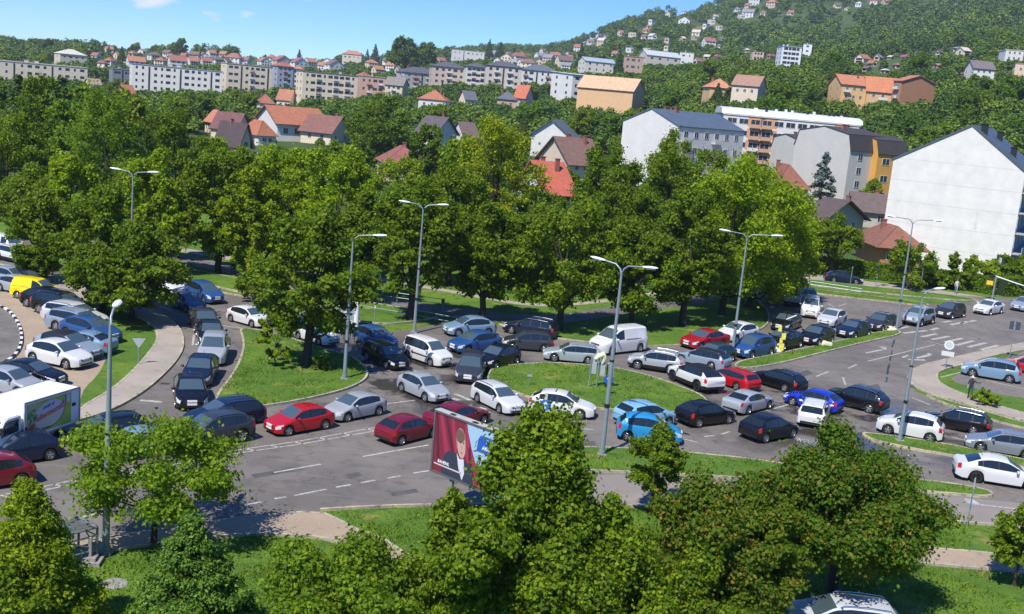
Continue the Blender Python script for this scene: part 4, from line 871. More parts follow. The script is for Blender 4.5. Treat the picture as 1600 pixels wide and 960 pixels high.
# sign frame with banners on the round island
g = at(938, 608); root = empty('sign_frame', (g.x, g.y, .12), facing(g) + .3, 'grey frame with hanging banners and a pale yellow top on the round grass island', 'sign frame'); H = zat(g, 556)
for x in (-.85, -.3, .35): m = MB(); m.tube([(x, 0, 0), (x, 0, H * (.86 if x < .3 else .7))], .05, 8); m.build('leg', M_galv if x < 0 else M_dark, root, 50)
for x, h0, h1 in ((-.6, .4, .83), (.02, .35, .75), (.62, .4, .7)): m = MB(); m.box(x - .16, x + .16, -.02, .02, H * h0, H * h1); m.build('banner', mat('grey_banner', (.42, .44, .46), .7, var=.15, scale=2), root)
m = MB(); m.tube([(-.62, 0, H * .83), (-.35, 0, H * .93), (-.05, 0, H * .99), (.1, 0, H * .86), (-.05, 0, H * .7)], [.12, .2, .22, .2, .08], 8); m.build('emblem', mat('pale_yellow', (.62, .62, .4), .6, var=.3, scale=3), root, 50)
m = MB(); m.tube([(.35, 0, H * .7), (.55, 0, H * .78), (.8, 0, H * .7), (.85, 0, H * .4)], .04, 6); m.build('hoop', M_galv, root, 50)
# traffic post in yellow and black on the thin median, with pale stones
g = at(1219, 553); root = empty('traffic_post', (g.x, g.y, .13), facing(g), 'black and yellow post at the thin median beside pale stones', 'post'); H = zat(g, 493)
m = MB(); m.tube([(0, 0, 0), (0, 0, H * .5), (.12, 0, H)], [.06, .05, .04], 8); m.build('post', M_dark, root, 50)
for z, x, s in ((.14, .02, .2), (.42, .1, .17), (.3, -.06, .13), (.6, -.28, .14)): m = MB(); m.box(x - s, x + s, -.1, .1, H * z - s * 1.5, H * z + s * 1.5); q = m.build('yellow_panel', mat('signal_yellow2', (.68, .62, .08), .6, var=.2, scale=4), root)
m = MB(); m.tube([(.1, 0, H * .86), (.9, 0, H * 1.0)], .05, 6); m.build('arm', M_white, root, 50)
def stone(px, s, label, col=(.55, .52, .38), nm='stone', grp=None):
    bm = bmesh.new(); bmesh.ops.create_icosphere(bm, subdivisions=3, radius=1); rr = random.Random(int(px[0]))
    from mathutils import noise
    for v in bm.verts: v.co *= 1 + .35 * noise.noise(v.co * 1.3 + Vector((px[0], 0, 0))); v.co.z = max(v.co.z, -.3)
    me = bpy.data.meshes.new(nm); bm.to_mesh(me); bm.free(); me.materials.append(mat('pale_stone', col, .85, var=.25, scale=2, bump=.3)); sharp(me, 50); g = at(*px); o = link(nm, me); o.location = (g.x, g.y, .13 + s * .12); o.scale = (s, s * .6, s * .5); tag(o, label, 'stone', grp)
stone((1205, 551), .75, 'larger pale stone at the foot of the black and yellow post'); stone((1213, 553), .45, 'smaller pale stone at the foot of the black and yellow post'); stone((1289, 541), .6, 'flat pale stone farther along the thin median'); stone((1392, 518), .6, 'pale stone at the far tip of the thin median by the lamp post')
# utility cabinets on the verge
def cabinet(px, wd, h, d, label, col):
    g = at(*px); root = empty('utility_cabinet', (g.x, g.y, .10), facing(g), label, 'cabinet'); mm = mat('cabinet_%d' % int(col[0] * 99), col, .5, var=.08, scale=2)
    m = MB(); m.box(-wd / 2, wd / 2, -d / 2, d / 2, .1, h); m.build('housing', mm, root)
    m = MB(); m.box(-wd / 2 - .03, wd / 2 + .03, -d / 2 - .03, d / 2 + .03, h, h + .06); m.build('lid', M_rim, root)
    m = MB(); m.box(-wd / 2 - .02, wd / 2 + .02, -d / 2 - .02, d / 2 + .02, 0, .1); m.build('plinth', mat('concrete'), root)
    m = MB(); m.box(-wd / 2 + .06, -.02, -d / 2 - .015, -d / 2 + .01, .2, h - .1); m.box(.02, wd / 2 - .06, -d / 2 - .015, -d / 2 + .01, .2, h - .1); q = m.build('door', mm, root); m = MB(); m.box(-.07, -.04, -d / 2 - .04, -d / 2 - .015, h * .5, h * .6); m.build('handle', M_dark, q)
cabinet((537, 504), 1.0, 1.7, .5, 'white utility cabinet left of the island lamp pole', (.62, .64, .66)); cabinet((549, 510), .9, 2.6, .6, 'tall pale blue-grey cabinet behind the island lamp pole', (.30, .36, .40))
g = at(556, 512); o = MB(); o.tube([(0, 0, 0), (0, 0, 2.5)], .2, 10); q = o.build('pillar', M_white, None, 50); q.location = g; tag(q, 'short white pillar next to the tall grey cabinet', 'pillar')
# guard rails between verge and park road
def rail(px, label, h=.95, post=2.5):
    P = [at(*p) for p in px]; root = empty('guard_rail', P[0], 0, label, 'railing'); O = P[0]
    m = MB()
    for z in (h, h * .55): m.tube([p - O + Vector((0, 0, z)) for p in P], .03, 6)
    m.build('rail', M_galv, root, 50)
    for a, b in zip(P[:-1], P[1:]):
        n = max(1, int((b - a).length / post))
        for i in range(n):
            p = a.lerp(b, i / n) - O; m = MB(); m.tube([p, p + Vector((0, 0, h))], .035, 6); m.build('post', M_galv, root)
rail([(560, 486), (640, 500), (700, 512)], 'grey tube railing behind the blue hatchback and white minivan'); rail([(540, 462), (620, 474), (690, 484)], 'grey tube railing along the park road', post=4); rail([(1265, 450), (1300, 455), (1345, 462)], 'low dark railing on the far thin strip', h=.8)
# ------------------------------------------------------------------ metal stair/shelter frame, bottom left
g = at(151, 877); g9 = at(78, 899); root = empty('shelter_frame', (g.x, g.y, .0), math.atan2(g.y - g9.y, g.x - g9.x), 'open grey steel frame with a flat glazed top beside the near lamp post', 'shelter'); m_ = mat('frame_steel', (.20, .23, .24), .5, metal=.3)
Wd, Dp, Hh = 3.4, 1.3, 1.42
for x in (0, -Wd):
    for y in (0, Dp): m = MB(); m.tube([(x, y, 0), (x, y, Hh)], .05, 8); m.build('post', m_, root, 50)
m = MB()
for a, b in (((0, 0, Hh), (-Wd, 0, Hh)), ((0, Dp, Hh), (-Wd, Dp, Hh)), ((0, 0, Hh), (0, Dp, Hh)), ((-Wd, 0, Hh), (-Wd, Dp, Hh))): m.tube([a, b], .055, 6)
m.build('top_frame', m_, root, 50)
for z in (.5, 1.08): m = MB(); m.tube([(0, 0, z), (-Wd, 0, z)], .035, 6); m.build('crossbar', m_, root, 50)
for a, b in (((-.05, 0, .55), (-1.2, 0, 1.05)), ((-.05, 0, 1.1), (-.5, .0, Hh)), ((0, .05, .5), (0, Dp, Hh - .1))): m = MB(); m.tube([a, b], .03, 6); m.build('brace', m_, root, 50)
m = MB(); m.box(-Wd + .06, -.06, .06, Dp - .06, Hh - .02, Hh + .0); m.build('roof_panel', mat('dirty_glass', (.10, .105, .09), .25, var=.6, scale=2), root)
g2 = at(134, 880); bt = empty('concrete_block', (g2.x, g2.y, 0), .1, 'stepped concrete footing with a short post by the steel frame', 'footing'); m = MB(); m.box(-.6, .6, -.35, .35, 0, .16); m.box(-.42, .42, -.24, .24, .16, .3); m.build('slab', mat('concrete'), bt); m = MB(); m.box(.1, .22, -.06, .06, .3, 1.1); m.build('post', mat('concrete'), bt)
# ------------------------------------------------------------------ billboard
A, B = at(670, 800), at(782, 851)
d = (B - A).normalized(); Lb = 5.6; rz = math.atan2(d.y, d.x); zb, zt = zat(A, 733), zat(A, 643)
bb = empty('billboard', (A.x, A.y, 0), rz, 'billboard with a portrait before dark red curtains, half hidden by the big near tree', 'billboard'); hgt = zt - zb
m = MB(); m.box(0, Lb, -.02, .22, zb, zt); bx = m.build('cabinet', mat('board_side', (.16, .16, .15), .5), bb)
m = MB(); e = .10
m.box(-.06, Lb + .06, -.08, .30, zt, zt + .09); m.box(-.06, Lb + .06, -.08, .30, zb - .09, zb)
for x in (-.06, Lb - .04): m.box(x, x + .1, -.082, .302, zb + .001, zt - .001)
m.build('frame', mat('board_frame', (.10, .10, .10), .5), bb)
m = MB(); m.box(-.06, Lb + .06, -.085, .305, zt + .09, zt + .11); m.build('top_cap', mat('board_cap', (.40, .38, .34), .7, var=.2, scale=2), bb)
for x in (.9, 2.3, 3.6): m = MB(); m.box(x, x + .3, -.06, .1, zt + .11, zt + .14); m.build('lamp', M_dark, bb)
for x in (1.2, Lb - 1.2): m = MB(); m.box(x - .09, x + .09, .04, .2, 0, zb - .09); m.build('leg', M_galv, bb)
m = MB(); m.box(.04, Lb - .04, -.035, -.02, zb, zt); post = m.build('poster', mat('poster_lightblue', (.33, .50, .66), .5), bb)
def pp(pts, col, l, nm='print', rough=.55):
    m = MB(); m.add([(x, -.035 - .0025 * l, zb + z * hgt) for x, z in pts], [tuple(range(len(pts)))]); return m.build(nm, mat('ad_%02d%02d%02d' % tuple(int(c * 99) for c in col), col, rough), post)
def el(cx, cz, a, b, t=0, n=26, f=0, e=2 * math.pi):
    return [(cx + a * math.cos(f + (e - f) * i / n) * math.cos(t) - b * hgt * math.sin(f + (e - f) * i / n) * math.sin(t), cz + (a * math.cos(f + (e - f) * i / n) * math.sin(t)) / hgt + b * math.sin(f + (e - f) * i / n) * math.cos(t)) for i in range(n)]
CR, CR2, CR3 = (.19, .02, .04), (.33, .03, .075), (.10, .012, .025)
pp([(.04, 0), (3.3, 0), (3.1, .12), (2.4, .6), (1.95, 1), (.04, 1)], CR, 1)
for a, b, c, dd, col in ((.25, .45, .95, 1.3, CR2), (.6, .75, 1.5, 1.7, CR3), (.04, .15, .3, .5, CR3), (1.0, 1.2, 1.55, 1.75, CR2)): pp([(a, 1), (b, 1), (dd, .15), (c, .1)], col, 2)
pp([(1.9, .95), (2.02, .98), (2.3, .62), (3.25, .05), (2.6, .02), (2.0, .5)], CR2, 3); pp([(2.2, .6), (2.3, .62), (2.7, .15), (2.4, .1)], CR3, 4)
pp(el(1.72, .66, .30, .22, .15), (.30, .20, .16), 5, 'hair'); pp(el(1.78, .58, .25, .20, .15), (.52, .34, .27), 6, 'face')
pp(el(1.70, .64, .035, .018), (.05, .03, .03), 7, 'eye'); pp(el(1.90, .645, .035, .018), (.05, .03, .03), 7, 'eye'); pp(el(1.80, .56, .03, .05), (.42, .24, .2), 7, 'nose'); pp(el(1.82, .475, .075, .014), (.42, .10, .10), 7, 'mouth'); pp(el(1.66, .74, .27, .11, .3), (.16, .09, .07), 7, 'hair')
pp([(.75, .34), (.95, .42), (1.5, .44), (1.8, .3), (2.1, .36), (2.5, .3), (2.7, .0), (.6, .0)], (.03, .04, .07), 5, 'jacket'); pp([(1.52, .44), (1.72, .36), (1.98, .38), (2.08, .14), (1.95, .02), (1.7, .2)], (.6, .62, .68), 6, 'shirt')
pp([(2.75, .80), (2.9, .88), (4.6, .88), (4.5, .60), (2.7, .60)], (.02, .10, .42), 3, 'logo'); pp([(3.9, .0), (4.3, .2), (5.0, .2), (5.4, 0)], (.02, .30, .50), 3); pp(el(4.5, .1, .35, .1), (.6, .62, .62), 4)
def adtext(s, size, x, z, col, l, par=post, rot=0):
    cu = bpy.data.curves.new('t', 'FONT'); cu.body = s; cu.size = size; cu.offset = .008; cu.shear = .15; cu.resolution_u = 2
    to = bpy.data.objects.new('t', cu); COL.objects.link(to); bpy.context.view_layer.update(); me = bpy.data.meshes.new_from_object(to.evaluated_get(bpy.context.evaluated_depsgraph_get())); bpy.data.objects.remove(to)
    me.materials.clear(); me.materials.append(mat('ink_w%d' % int(col[0] * 99), col, .5)); me.transform(Matrix.Translation((x, -.035 - .0025 * l, zb + z * hgt)) @ Matrix.Rotation(math.pi / 2, 4, 'X') @ Matrix.Rotation(rot, 4, 'Z')); return link('lettering', me, par)
adtext('SPECIJ', .24, 3.25, .775, (.8, .8, .8), 5); adtext('AKCIJSKA', .24, 3.02, .66, (.8, .8, .8), 5); adtext('BAHENL', .2, .35, .17, (.75, .72, .72), 6)
pp([(.12, .12), (.12, .145), (1.9, .145), (1.9, .12)], (.6, .5, .5), 6)

# ------------------------------------------------------------------ people
def person(px, label, shirt, trousers, hair, pose='stand', h=1.72, rz=None, z0=.1, skin=(.45, .28, .2), hat=None):
    g = at(*px); root_o = None; s = h / 1.75
    J = dict(pel=(0, 0, .95), wa=(0, 0, 1.12), ch=(0, .01, 1.36), nk=(0, 0, 1.50), hd=(0, -.015, 1.60), ht=(0, -.01, 1.72))
    for n, sx in (('l', 1), ('r', -1)):
        st = .0 if pose == 'stand' else (.24 * sx)
        J['hp' + n] = (.09 * sx, 0, .90); J['kn' + n] = (.10 * sx, -.02 - st * .6, .50); J['an' + n] = (.11 * sx, .02 - st, .09 + (.04 if st < 0 else 0)); J['to' + n] = (.12 * sx, -.14 - st, .04)
        J['sh' + n] = (.17 * sx, .0, 1.42); J['el' + n] = (.23 * sx, .03 + st * .5, 1.14)
        J['wr' + n] = (.22 * sx, -.08 + st * .7, .92) if pose != 'reach' or sx < 0 else (.5, -.15, 1.35)
        if pose == 'reach' and sx > 0: J['el' + n] = (.34, -.05, 1.32)
        J['ha' + n] = tuple(Vector(J['wr' + n]) + (Vector(J['wr' + n]) - Vector(J['el' + n])).normalized() * .09)
    rad = dict(pel=.145, wa=.125, ch=.15, nk=.055, hd=.085, ht=.075)
    for n in 'lr': rad.update({'hp' + n: .095, 'kn' + n: .062, 'an' + n: .042, 'to' + n: .035, 'sh' + n: .065, 'el' + n: .043, 'wr' + n: .032, 'ha' + n: .03})
    names = list(J); E = [('pel', 'wa'), ('wa', 'ch'), ('ch', 'nk'), ('nk', 'hd'), ('hd', 'ht')]
    for n in 'lr': E += [('pel', 'hp' + n), ('hp' + n, 'kn' + n), ('kn' + n, 'an' + n), ('an' + n, 'to' + n), ('ch', 'sh' + n), ('sh' + n, 'el' + n), ('el' + n, 'wr' + n), ('wr' + n, 'ha' + n)]
    for n in 'lr':                      # five fingers, the thumb from the side of the palm
        P = Vector(J['ha' + n]); D = (P - Vector(J['wr' + n])).normalized(); side = D.cross(Vector((1, 0, 0))).normalized()
        for k, (o, ln) in enumerate(((-.024, .06), (-.008, .07), (.008, .075), (.024, .065), (.04, .045))):
            q = 'f%s%d' % (n, k); J[q] = tuple(P + side * o + D * (.01 if k < 4 else -.03)); J[q + 'a'] = tuple(P + side * (o * 1.2 + (.02 if k == 4 else 0)) + D * (ln * (1 if k < 4 else .5)) + Vector((0, -.01, 0))); rad[q] = .009; rad[q + 'a'] = .007; E += [('ha' + n, q), (q, q + 'a')]
    names = list(J)
    me = bpy.data.meshes.new('person'); me.from_pydata([J[k] for k in names], [(names.index(a), names.index(b)) for a, b in E], [])
    o = bpy.data.objects.new('person', me); COL.objects.link(o); sk = o.modifiers.new('s', 'SKIN'); sk.use_smooth_shade = True
    for i, k in enumerate(names): me.skin_vertices[0].data[i].radius = (rad[k], rad[k] * (.8 if k in ('ch', 'wa', 'pel') else 1)); me.skin_vertices[0].data[i].use_root = (k == 'pel')
    o.modifiers.new('ss', 'SUBSURF').levels = 1; bpy.context.view_layer.update()
    m2 = bpy.data.meshes.new_from_object(o.evaluated_get(bpy.context.evaluated_depsgraph_get())); bpy.data.objects.remove(o)
    nm = 'c%02d%02d%02d'
    def cm(c): return mat('cloth_%02d%02d%02d' % tuple(int(x * 99) for x in c), c, .85)
    m2.materials.clear(); [m2.materials.append(x) for x in (mat('skin_%d' % int(skin[0] * 99), skin, .6), cm(shirt), cm(trousers), mat('shoe', (.03, .03, .03), .6))]
    for p in m2.polygons:
        c = p.center; k = 0
        arm = abs(c.x) > .19
        if c.z < .1: k = 3
        elif c.z < .97 and not arm: k = 2
        elif c.z < 1.47 and not (arm and c.z < 1.1): k = 1
        p.material_index = k; p.use_smooth = True
    b = link('person', m2); b.location = (g.x, g.y, z0); b.rotation_euler = (0, 0, facing(g) if rz is None else rz); b.scale = (s,) * 3; tag(b, label, 'person')
    m = MB(); m.lathe([(.001, .135), (.05, .12), (.09, .06), (.1, 0), (.085, -.06)], 14, 'z', (0, .02, 1.645)); m.build('hat' if hat else 'hair', cm(hair), b, 60)
    if hat: m = MB(); m.lathe([(.08, 0), (.2, -.02)], 14, 'z', (0, 0, 1.67)); m.build('hat_brim', cm(hair), b, 60)
    return b
person((1514, 626), 'person in a dark top and a pale hat on the pavement by the parking lot', (.02, .025, .04), (.03, .05, .07), (.55, .52, .36), 'reach', hat=1, h=1.8)
person((1493, 459), 'person in a pale shirt walking on the far path by the hedge', (.5, .5, .55), (.28, .32, .42), (.12, .07, .04), 'walk')
person((541, 548), 'person in a red and blue outfit on the road behind the island lamp pole', (.45, .08, .06), (.06, .16, .3), (.5, .4, .38), 'walk', h=1.75, z0=.02)
person((319, 406), 'person in blue crossing the lawn beyond the park road', (.08, .18, .38), (.05, .09, .18), (.05, .03, .02), 'walk')
person((364, 424), 'darkly dressed person on the park road, left of the pair', (.03, .035, .04), (.02, .025, .03), (.04, .03, .02), 'stand')
person((370, 415), 'darkly dressed person on the park path, right of the pair', (.04, .05, .05), (.03, .03, .035), (.04, .03, .02), 'walk')

# ------------------------------------------------------------------ trees
def crown_mesh(name, rx, h, nclump, nleaf, leaf, shape='round', seed=0, m=None, hollow=.6, tilt=.55, clumpr=.27, droop=0):
    """leaf clumps spread over and inside a crown envelope; returns a mesh of leaf-shaped quads; base of the crown at z=0"""
    g = np.random.default_rng(seed); C = []; Rr = []
    if shape == 'cone':
        z = g.random(nclump) ** 1.25; z = np.clip(z, 0, .97); a = g.random(nclump) * 2 * np.pi; env = rx * (1 - z) ** .8 * (.78 + .28 * np.sin(z * 34 + 1) * .6 + .12 * g.random(nclump)); rr = env * (1 - .45 * g.random(nclump) ** 2)
        C = np.stack([rr * np.cos(a), rr * np.sin(a), z * h * .97 + .02 * h], 1); Rr = rx * clumpr * (.35 + .75 * (1 - z)) * (.7 + .6 * g.random(nclump))
    else:
        nl = {'round': 17, 'maple': 19, 'tall': 20, 'bush': 15, 'wild': 30}[shape]; cz = {'round': .46, 'maple': .44, 'tall': .5, 'bush': .30, 'wild': .42}[shape]
        v = g.normal(size=(nl, 3)); v /= np.linalg.norm(v, axis=1)[:, None]; v[0] = (0, 0, 1)
        for _ in range(12):                      # spread the boughs evenly
            dd_ = v[:, None] - v[None]; q_ = (dd_ ** 2).sum(2) + np.eye(nl); v += .06 * (dd_ / q_[..., None] ** 1.5).sum(1); v /= np.linalg.norm(v, axis=1)[:, None]
        t = g.uniform(.42, .78, nl) if shape != 'wild' else g.uniform(.35, .86, nl); lr = g.uniform(.20, .40, nl) if shape != 'wild' else g.uniform(.14, .32, nl); 
        if shape == 'wild': t[0], lr[0] = .84, .2; v[1:, 2] = np.minimum(v[1:, 2], .75)
        LC = v * t[:, None]
        if shape == 'bush': LC[:, 2] = np.abs(LC[:, 2]) - .1
        kl = g.choice(nl, nclump, p=lr ** 2 / (lr ** 2).sum()); w_ = g.normal(size=(nclump, 3)) + v[kl] * .9 + np.array([0, 0, .25]); w_ /= np.linalg.norm(w_, axis=1)[:, None]
        Cn = LC[kl] + w_ * (lr[kl] * g.uniform(.45, 1.02, nclump))[:, None]
        up = np.where(Cn[:, 2] > 0, 1 - cz, cz); tp_ = 1 - {'wild': .64, 'tall': .22, 'round': .12, 'maple': .1, 'bush': .1}[shape] * np.clip(Cn[:, 2], 0, 1); C = np.stack([Cn[:, 0] * rx * tp_, Cn[:, 1] * rx * tp_, (cz + Cn[:, 2] * up) * h], 1)
        _r = np.percentile(np.hypot(C[:, 0], C[:, 1]), 98); C[:, :2] *= rx * .90 / _r; C[:, 2] = C[:, 2] - max(0, np.percentile(C[:, 2], 1) - .04 * h); C[:, 2] *= h * .97 / C[:, 2].max()
        Rr = rx * clumpr * .52 * (.55 + .9 * g.random(nclump))
    k = g.integers(0, nclump, nleaf); wgt = Rr ** 2 / (Rr ** 2).sum(); k = g.choice(nclump, nleaf, p=wgt)
    d = g.normal(size=(nleaf, 3)); d /= np.linalg.norm(d, axis=1)[:, None]
    flip = (d[:, 2] < 0) & (g.random(nleaf) < .5); d[flip, 2] *= -1
    rr = Rr[k] * (.35 + .45 * g.random(nleaf) + .28 * np.abs(g.normal(size=nleaf)))
    P = C[k] + d * rr[:, None] * np.array([1, 1, .6]) + g.normal(size=(nleaf, 3)) * rx * .016
    if shape != 'cone':
        ov = C - np.array([0, 0, h * .4]); ov /= np.linalg.norm(ov, axis=1)[:, None] + 1e-6; P += ov[k] * (g.normal(size=nleaf) * Rr[k] * .5)[:, None]; P[:, 2] = np.maximum(P[:, 2], 0.0)
    N = d + g.normal(size=(nleaf, 3)) * tilt + np.array([0, 0, .35]); N /= np.linalg.norm(N, axis=1)[:, None]
    A = np.cross(N, g.normal(size=(nleaf, 3))); A /= np.linalg.norm(A, axis=1)[:, None] + 1e-9; B = np.cross(N, A)
    A[:, 2] -= droop; A /= np.linalg.norm(A, axis=1)[:, None]
    s = (leaf * (.65 + .7 * g.random(nleaf)))[:, None]
    ar = .62 if shape != 'cone' else .38
    V = np.empty((nleaf, 4, 3)); V[:, 0] = P - A * s * .55; V[:, 1] = P + B * s * ar * .8 - N * s * .12 - A * s * .05; V[:, 2] = P + A * s * .7; V[:, 3] = P - B * s * ar * .8 - N * s * .12 - A * s * .05
    me = bpy.data.meshes.new(name); me.vertices.add(nleaf * 4); me.vertices.foreach_set('co', V.reshape(-1).astype(np.float32)); me.loops.add(nleaf * 4); me.loops.foreach_set('vertex_index', np.arange(nleaf * 4, dtype=np.int32))
    me.polygons.add(nleaf); me.polygons.foreach_set('loop_start', np.arange(0, nleaf * 4, 4, dtype=np.int32)); me.materials.append(m or M_leaf); me.update(calc_edges=True); me.validate()
    return me, C
def trunk_mesh(name, H, crown0, rx, h, C, r=.22, seed=0, limbs=9, lean=.0):
    rr = random.Random(seed); m = MB(); tp = crown0 + h * .62; j = lambda a: rr.uniform(-a, a)
    pts = [Vector((0, 0, -.3)), Vector((0, 0, .15)), Vector((j(.08), j(.08), crown0 * .5)), Vector((j(.14), j(.14), crown0 + .05 * h)), Vector((j(.2), j(.2), crown0 + .3 * h)), Vector((j(.25), j(.25), tp))]
    m.tube(pts, [r * 1.45, r * 1.1, r * .95, r * .85, r * .5, r * .12], 9)
    order = sorted(range(len(C)), key=lambda i: rr.random())[:limbs]
    for i in order:
        c = Vector(C[i]) + Vector((0, 0, crown0)); z0 = min(max(crown0 * .85, c.z - (.3 + rr.random() * .3) * h), crown0 + .35 * h); b = Vector((j(.1), j(.1), z0)); mid = b.lerp(c, .5) + Vector((0, 0, -.05 * h + j(.2)))
        m.tube([b, mid, c], [r * .42, r * .24, r * .07], 6)
    me = m.mesh(name, M_bark, 60); return me
TCOUNT = [0]
def plant_tree(base, z, H, rx, crown0, label, cat='tree', kind='round', leafn=9000, leaf=.34, clumps=70, m=None, color=(1, 1, 1), group=None, seed=None, name=None, r=None, **kw):
    TCOUNT[0] += 1; sd = seed if seed is not None else TCOUNT[0] * 7 + 3
    cm, C = crown_mesh('crown', rx, H - crown0, clumps, leafn, leaf, kind, sd, m, **kw)
    tm = trunk_mesh('trunk', H, crown0, rx, H - crown0, C, r or (.11 + .018 * H), sd)
    root = empty(name or ('spruce_tree' if kind == 'cone' else 'leafy_tree'), (base[0], base[1], z), 0, label, cat, group)
    c = link('crown', cm, root, color); c.location = (0, 0, crown0); link('trunk', tm, root); return root
def tree_px(base, top_y, wpx, crown_y, label, kind='round', dist=None, **kw):
    """base: trunk foot in the photograph; top row, crown width and crown bottom row"""
    g = at(*base); sc = proj((g.x, g.y, 0))[2] / FPX; wpx *= 1.02 if kind != 'cone' else 1.0
    H = zat(g, top_y); c0 = max(.25, zat(g, crown_y)) if crown_y < base[1] else .25
    return plant_tree((g.x, g.y), 0, H, wpx / 2 * sc, c0, label, kind=kind, **kw)
Y, DK, MD, LG = (1.75, 1.35, .8), (.95, .98, .92), (1.12, 1.1, 1), (1.55, 1.4, .8)
# near trees
N = dict(leaf=.20)
tree_px((240, 851), 664, 268, 792, 'young maple with an airy bright crown by the near lamp post', 'maple', leafn=18900, leaf=.125, clumps=190, color=(1.15, 1.15, 1), m=M_leafy, clumpr=.26, r=.13)
tree_px((40, 1005), 746, 225, 1000, 'dense pointed bush tree in the bottom left corner', 'cone', leafn=81000, leaf=.118, clumps=420, color=LG, m=M_leaf, clumpr=.26)
tree_px((292, 1010), 800, 215, 1003, 'dark conical evergreen in front of the young maple', 'cone', leafn=81000, leaf=.112, clumps=420, color=(1.7, 1.7, 1.0), m=M_needle, clumpr=.19)
tree_px((10, 1040), 880, 180, 1036, 'low bush at the very bottom left corner', 'bush', leafn=27000, leaf=.112, clumps=160, color=MD, name='bush')
tree_px((552, 1085), 862, 300, 1070, 'yellow-green bush at the bottom edge left of the big near tree', 'round', leafn=81000, leaf=.112, clumps=380, color=(1.05, 1.05, 1), m=M_leafy, name='bush', clumpr=.26)
tree_px((800, 1082), 656, 285, 1010, 'big near maple covering half of the billboard', 'wild', leafn=128250, leaf=.125, clumps=520, color=(1.1, 1.1, 1), clumpr=.26)
tree_px((1014, 801), 676, 104, 764, 'small slender street tree between the near strip and the slip road', 'round', leafn=12150, leaf=.118, clumps=90, color=DK, r=.07, clumpr=.3)
tree_px((1058, 1060), 755, 270, 1000, 'rust-tipped bushy tree right of the big near maple', 'wild', leafn=87750, leaf=.112, clumps=380, m=M_rust, color=(1.1, 1.05, 1), clumpr=.26)
tree_px((1298, 950), 684, 325, 868, 'wide spreading tree over the silver estate with rusty leaf tips', 'wild', leafn=128250, leaf=.118, clumps=520, m=M_rust, color=(.95, 1.05, 1), clumpr=.24)
tree_px((1585, 916), 802, 92, 880, 'small tree at the right edge by the near path', 'round', leafn=10800, leaf=.112, clumps=80, r=.07, color=MD, clumpr=.3)
tree_px((924, 1120), 850, 280, 1100, 'dense green bush between the two big near trees at the bottom edge', 'bush', leafn=67500, leaf=.112, clumps=340, color=MD, name='bush', clumpr=.26)
tree_px((1055, 1120), 868, 220, 1100, 'dark green bush at the bottom edge under the rust-tipped trees', 'bush', leafn=54000, leaf=.112, clumps=300, color=MD, name='bush', clumpr=.26)
tree_px((688, 1085), 760, 130, 1070, 'leafy lower tree in front of the billboard leg', 'wild', leafn=36000, leaf=.115, clumps=260, color=MD, clumpr=.26)
tree_px((918, 1070), 770, 180, 1010, 'bright green tree filling the gap between the big maple and the rust-tipped tree', 'wild', leafn=67500, leaf=.118, clumps=340, color=MD, clumpr=.26)
tree_px((1168, 1000), 742, 150, 950, 'bushy rust-tinged tree left of the wide spreading tree', 'wild', leafn=60750, leaf=.112, clumps=300, m=M_rust, color=(1.1, 1.1, 1), clumpr=.26)
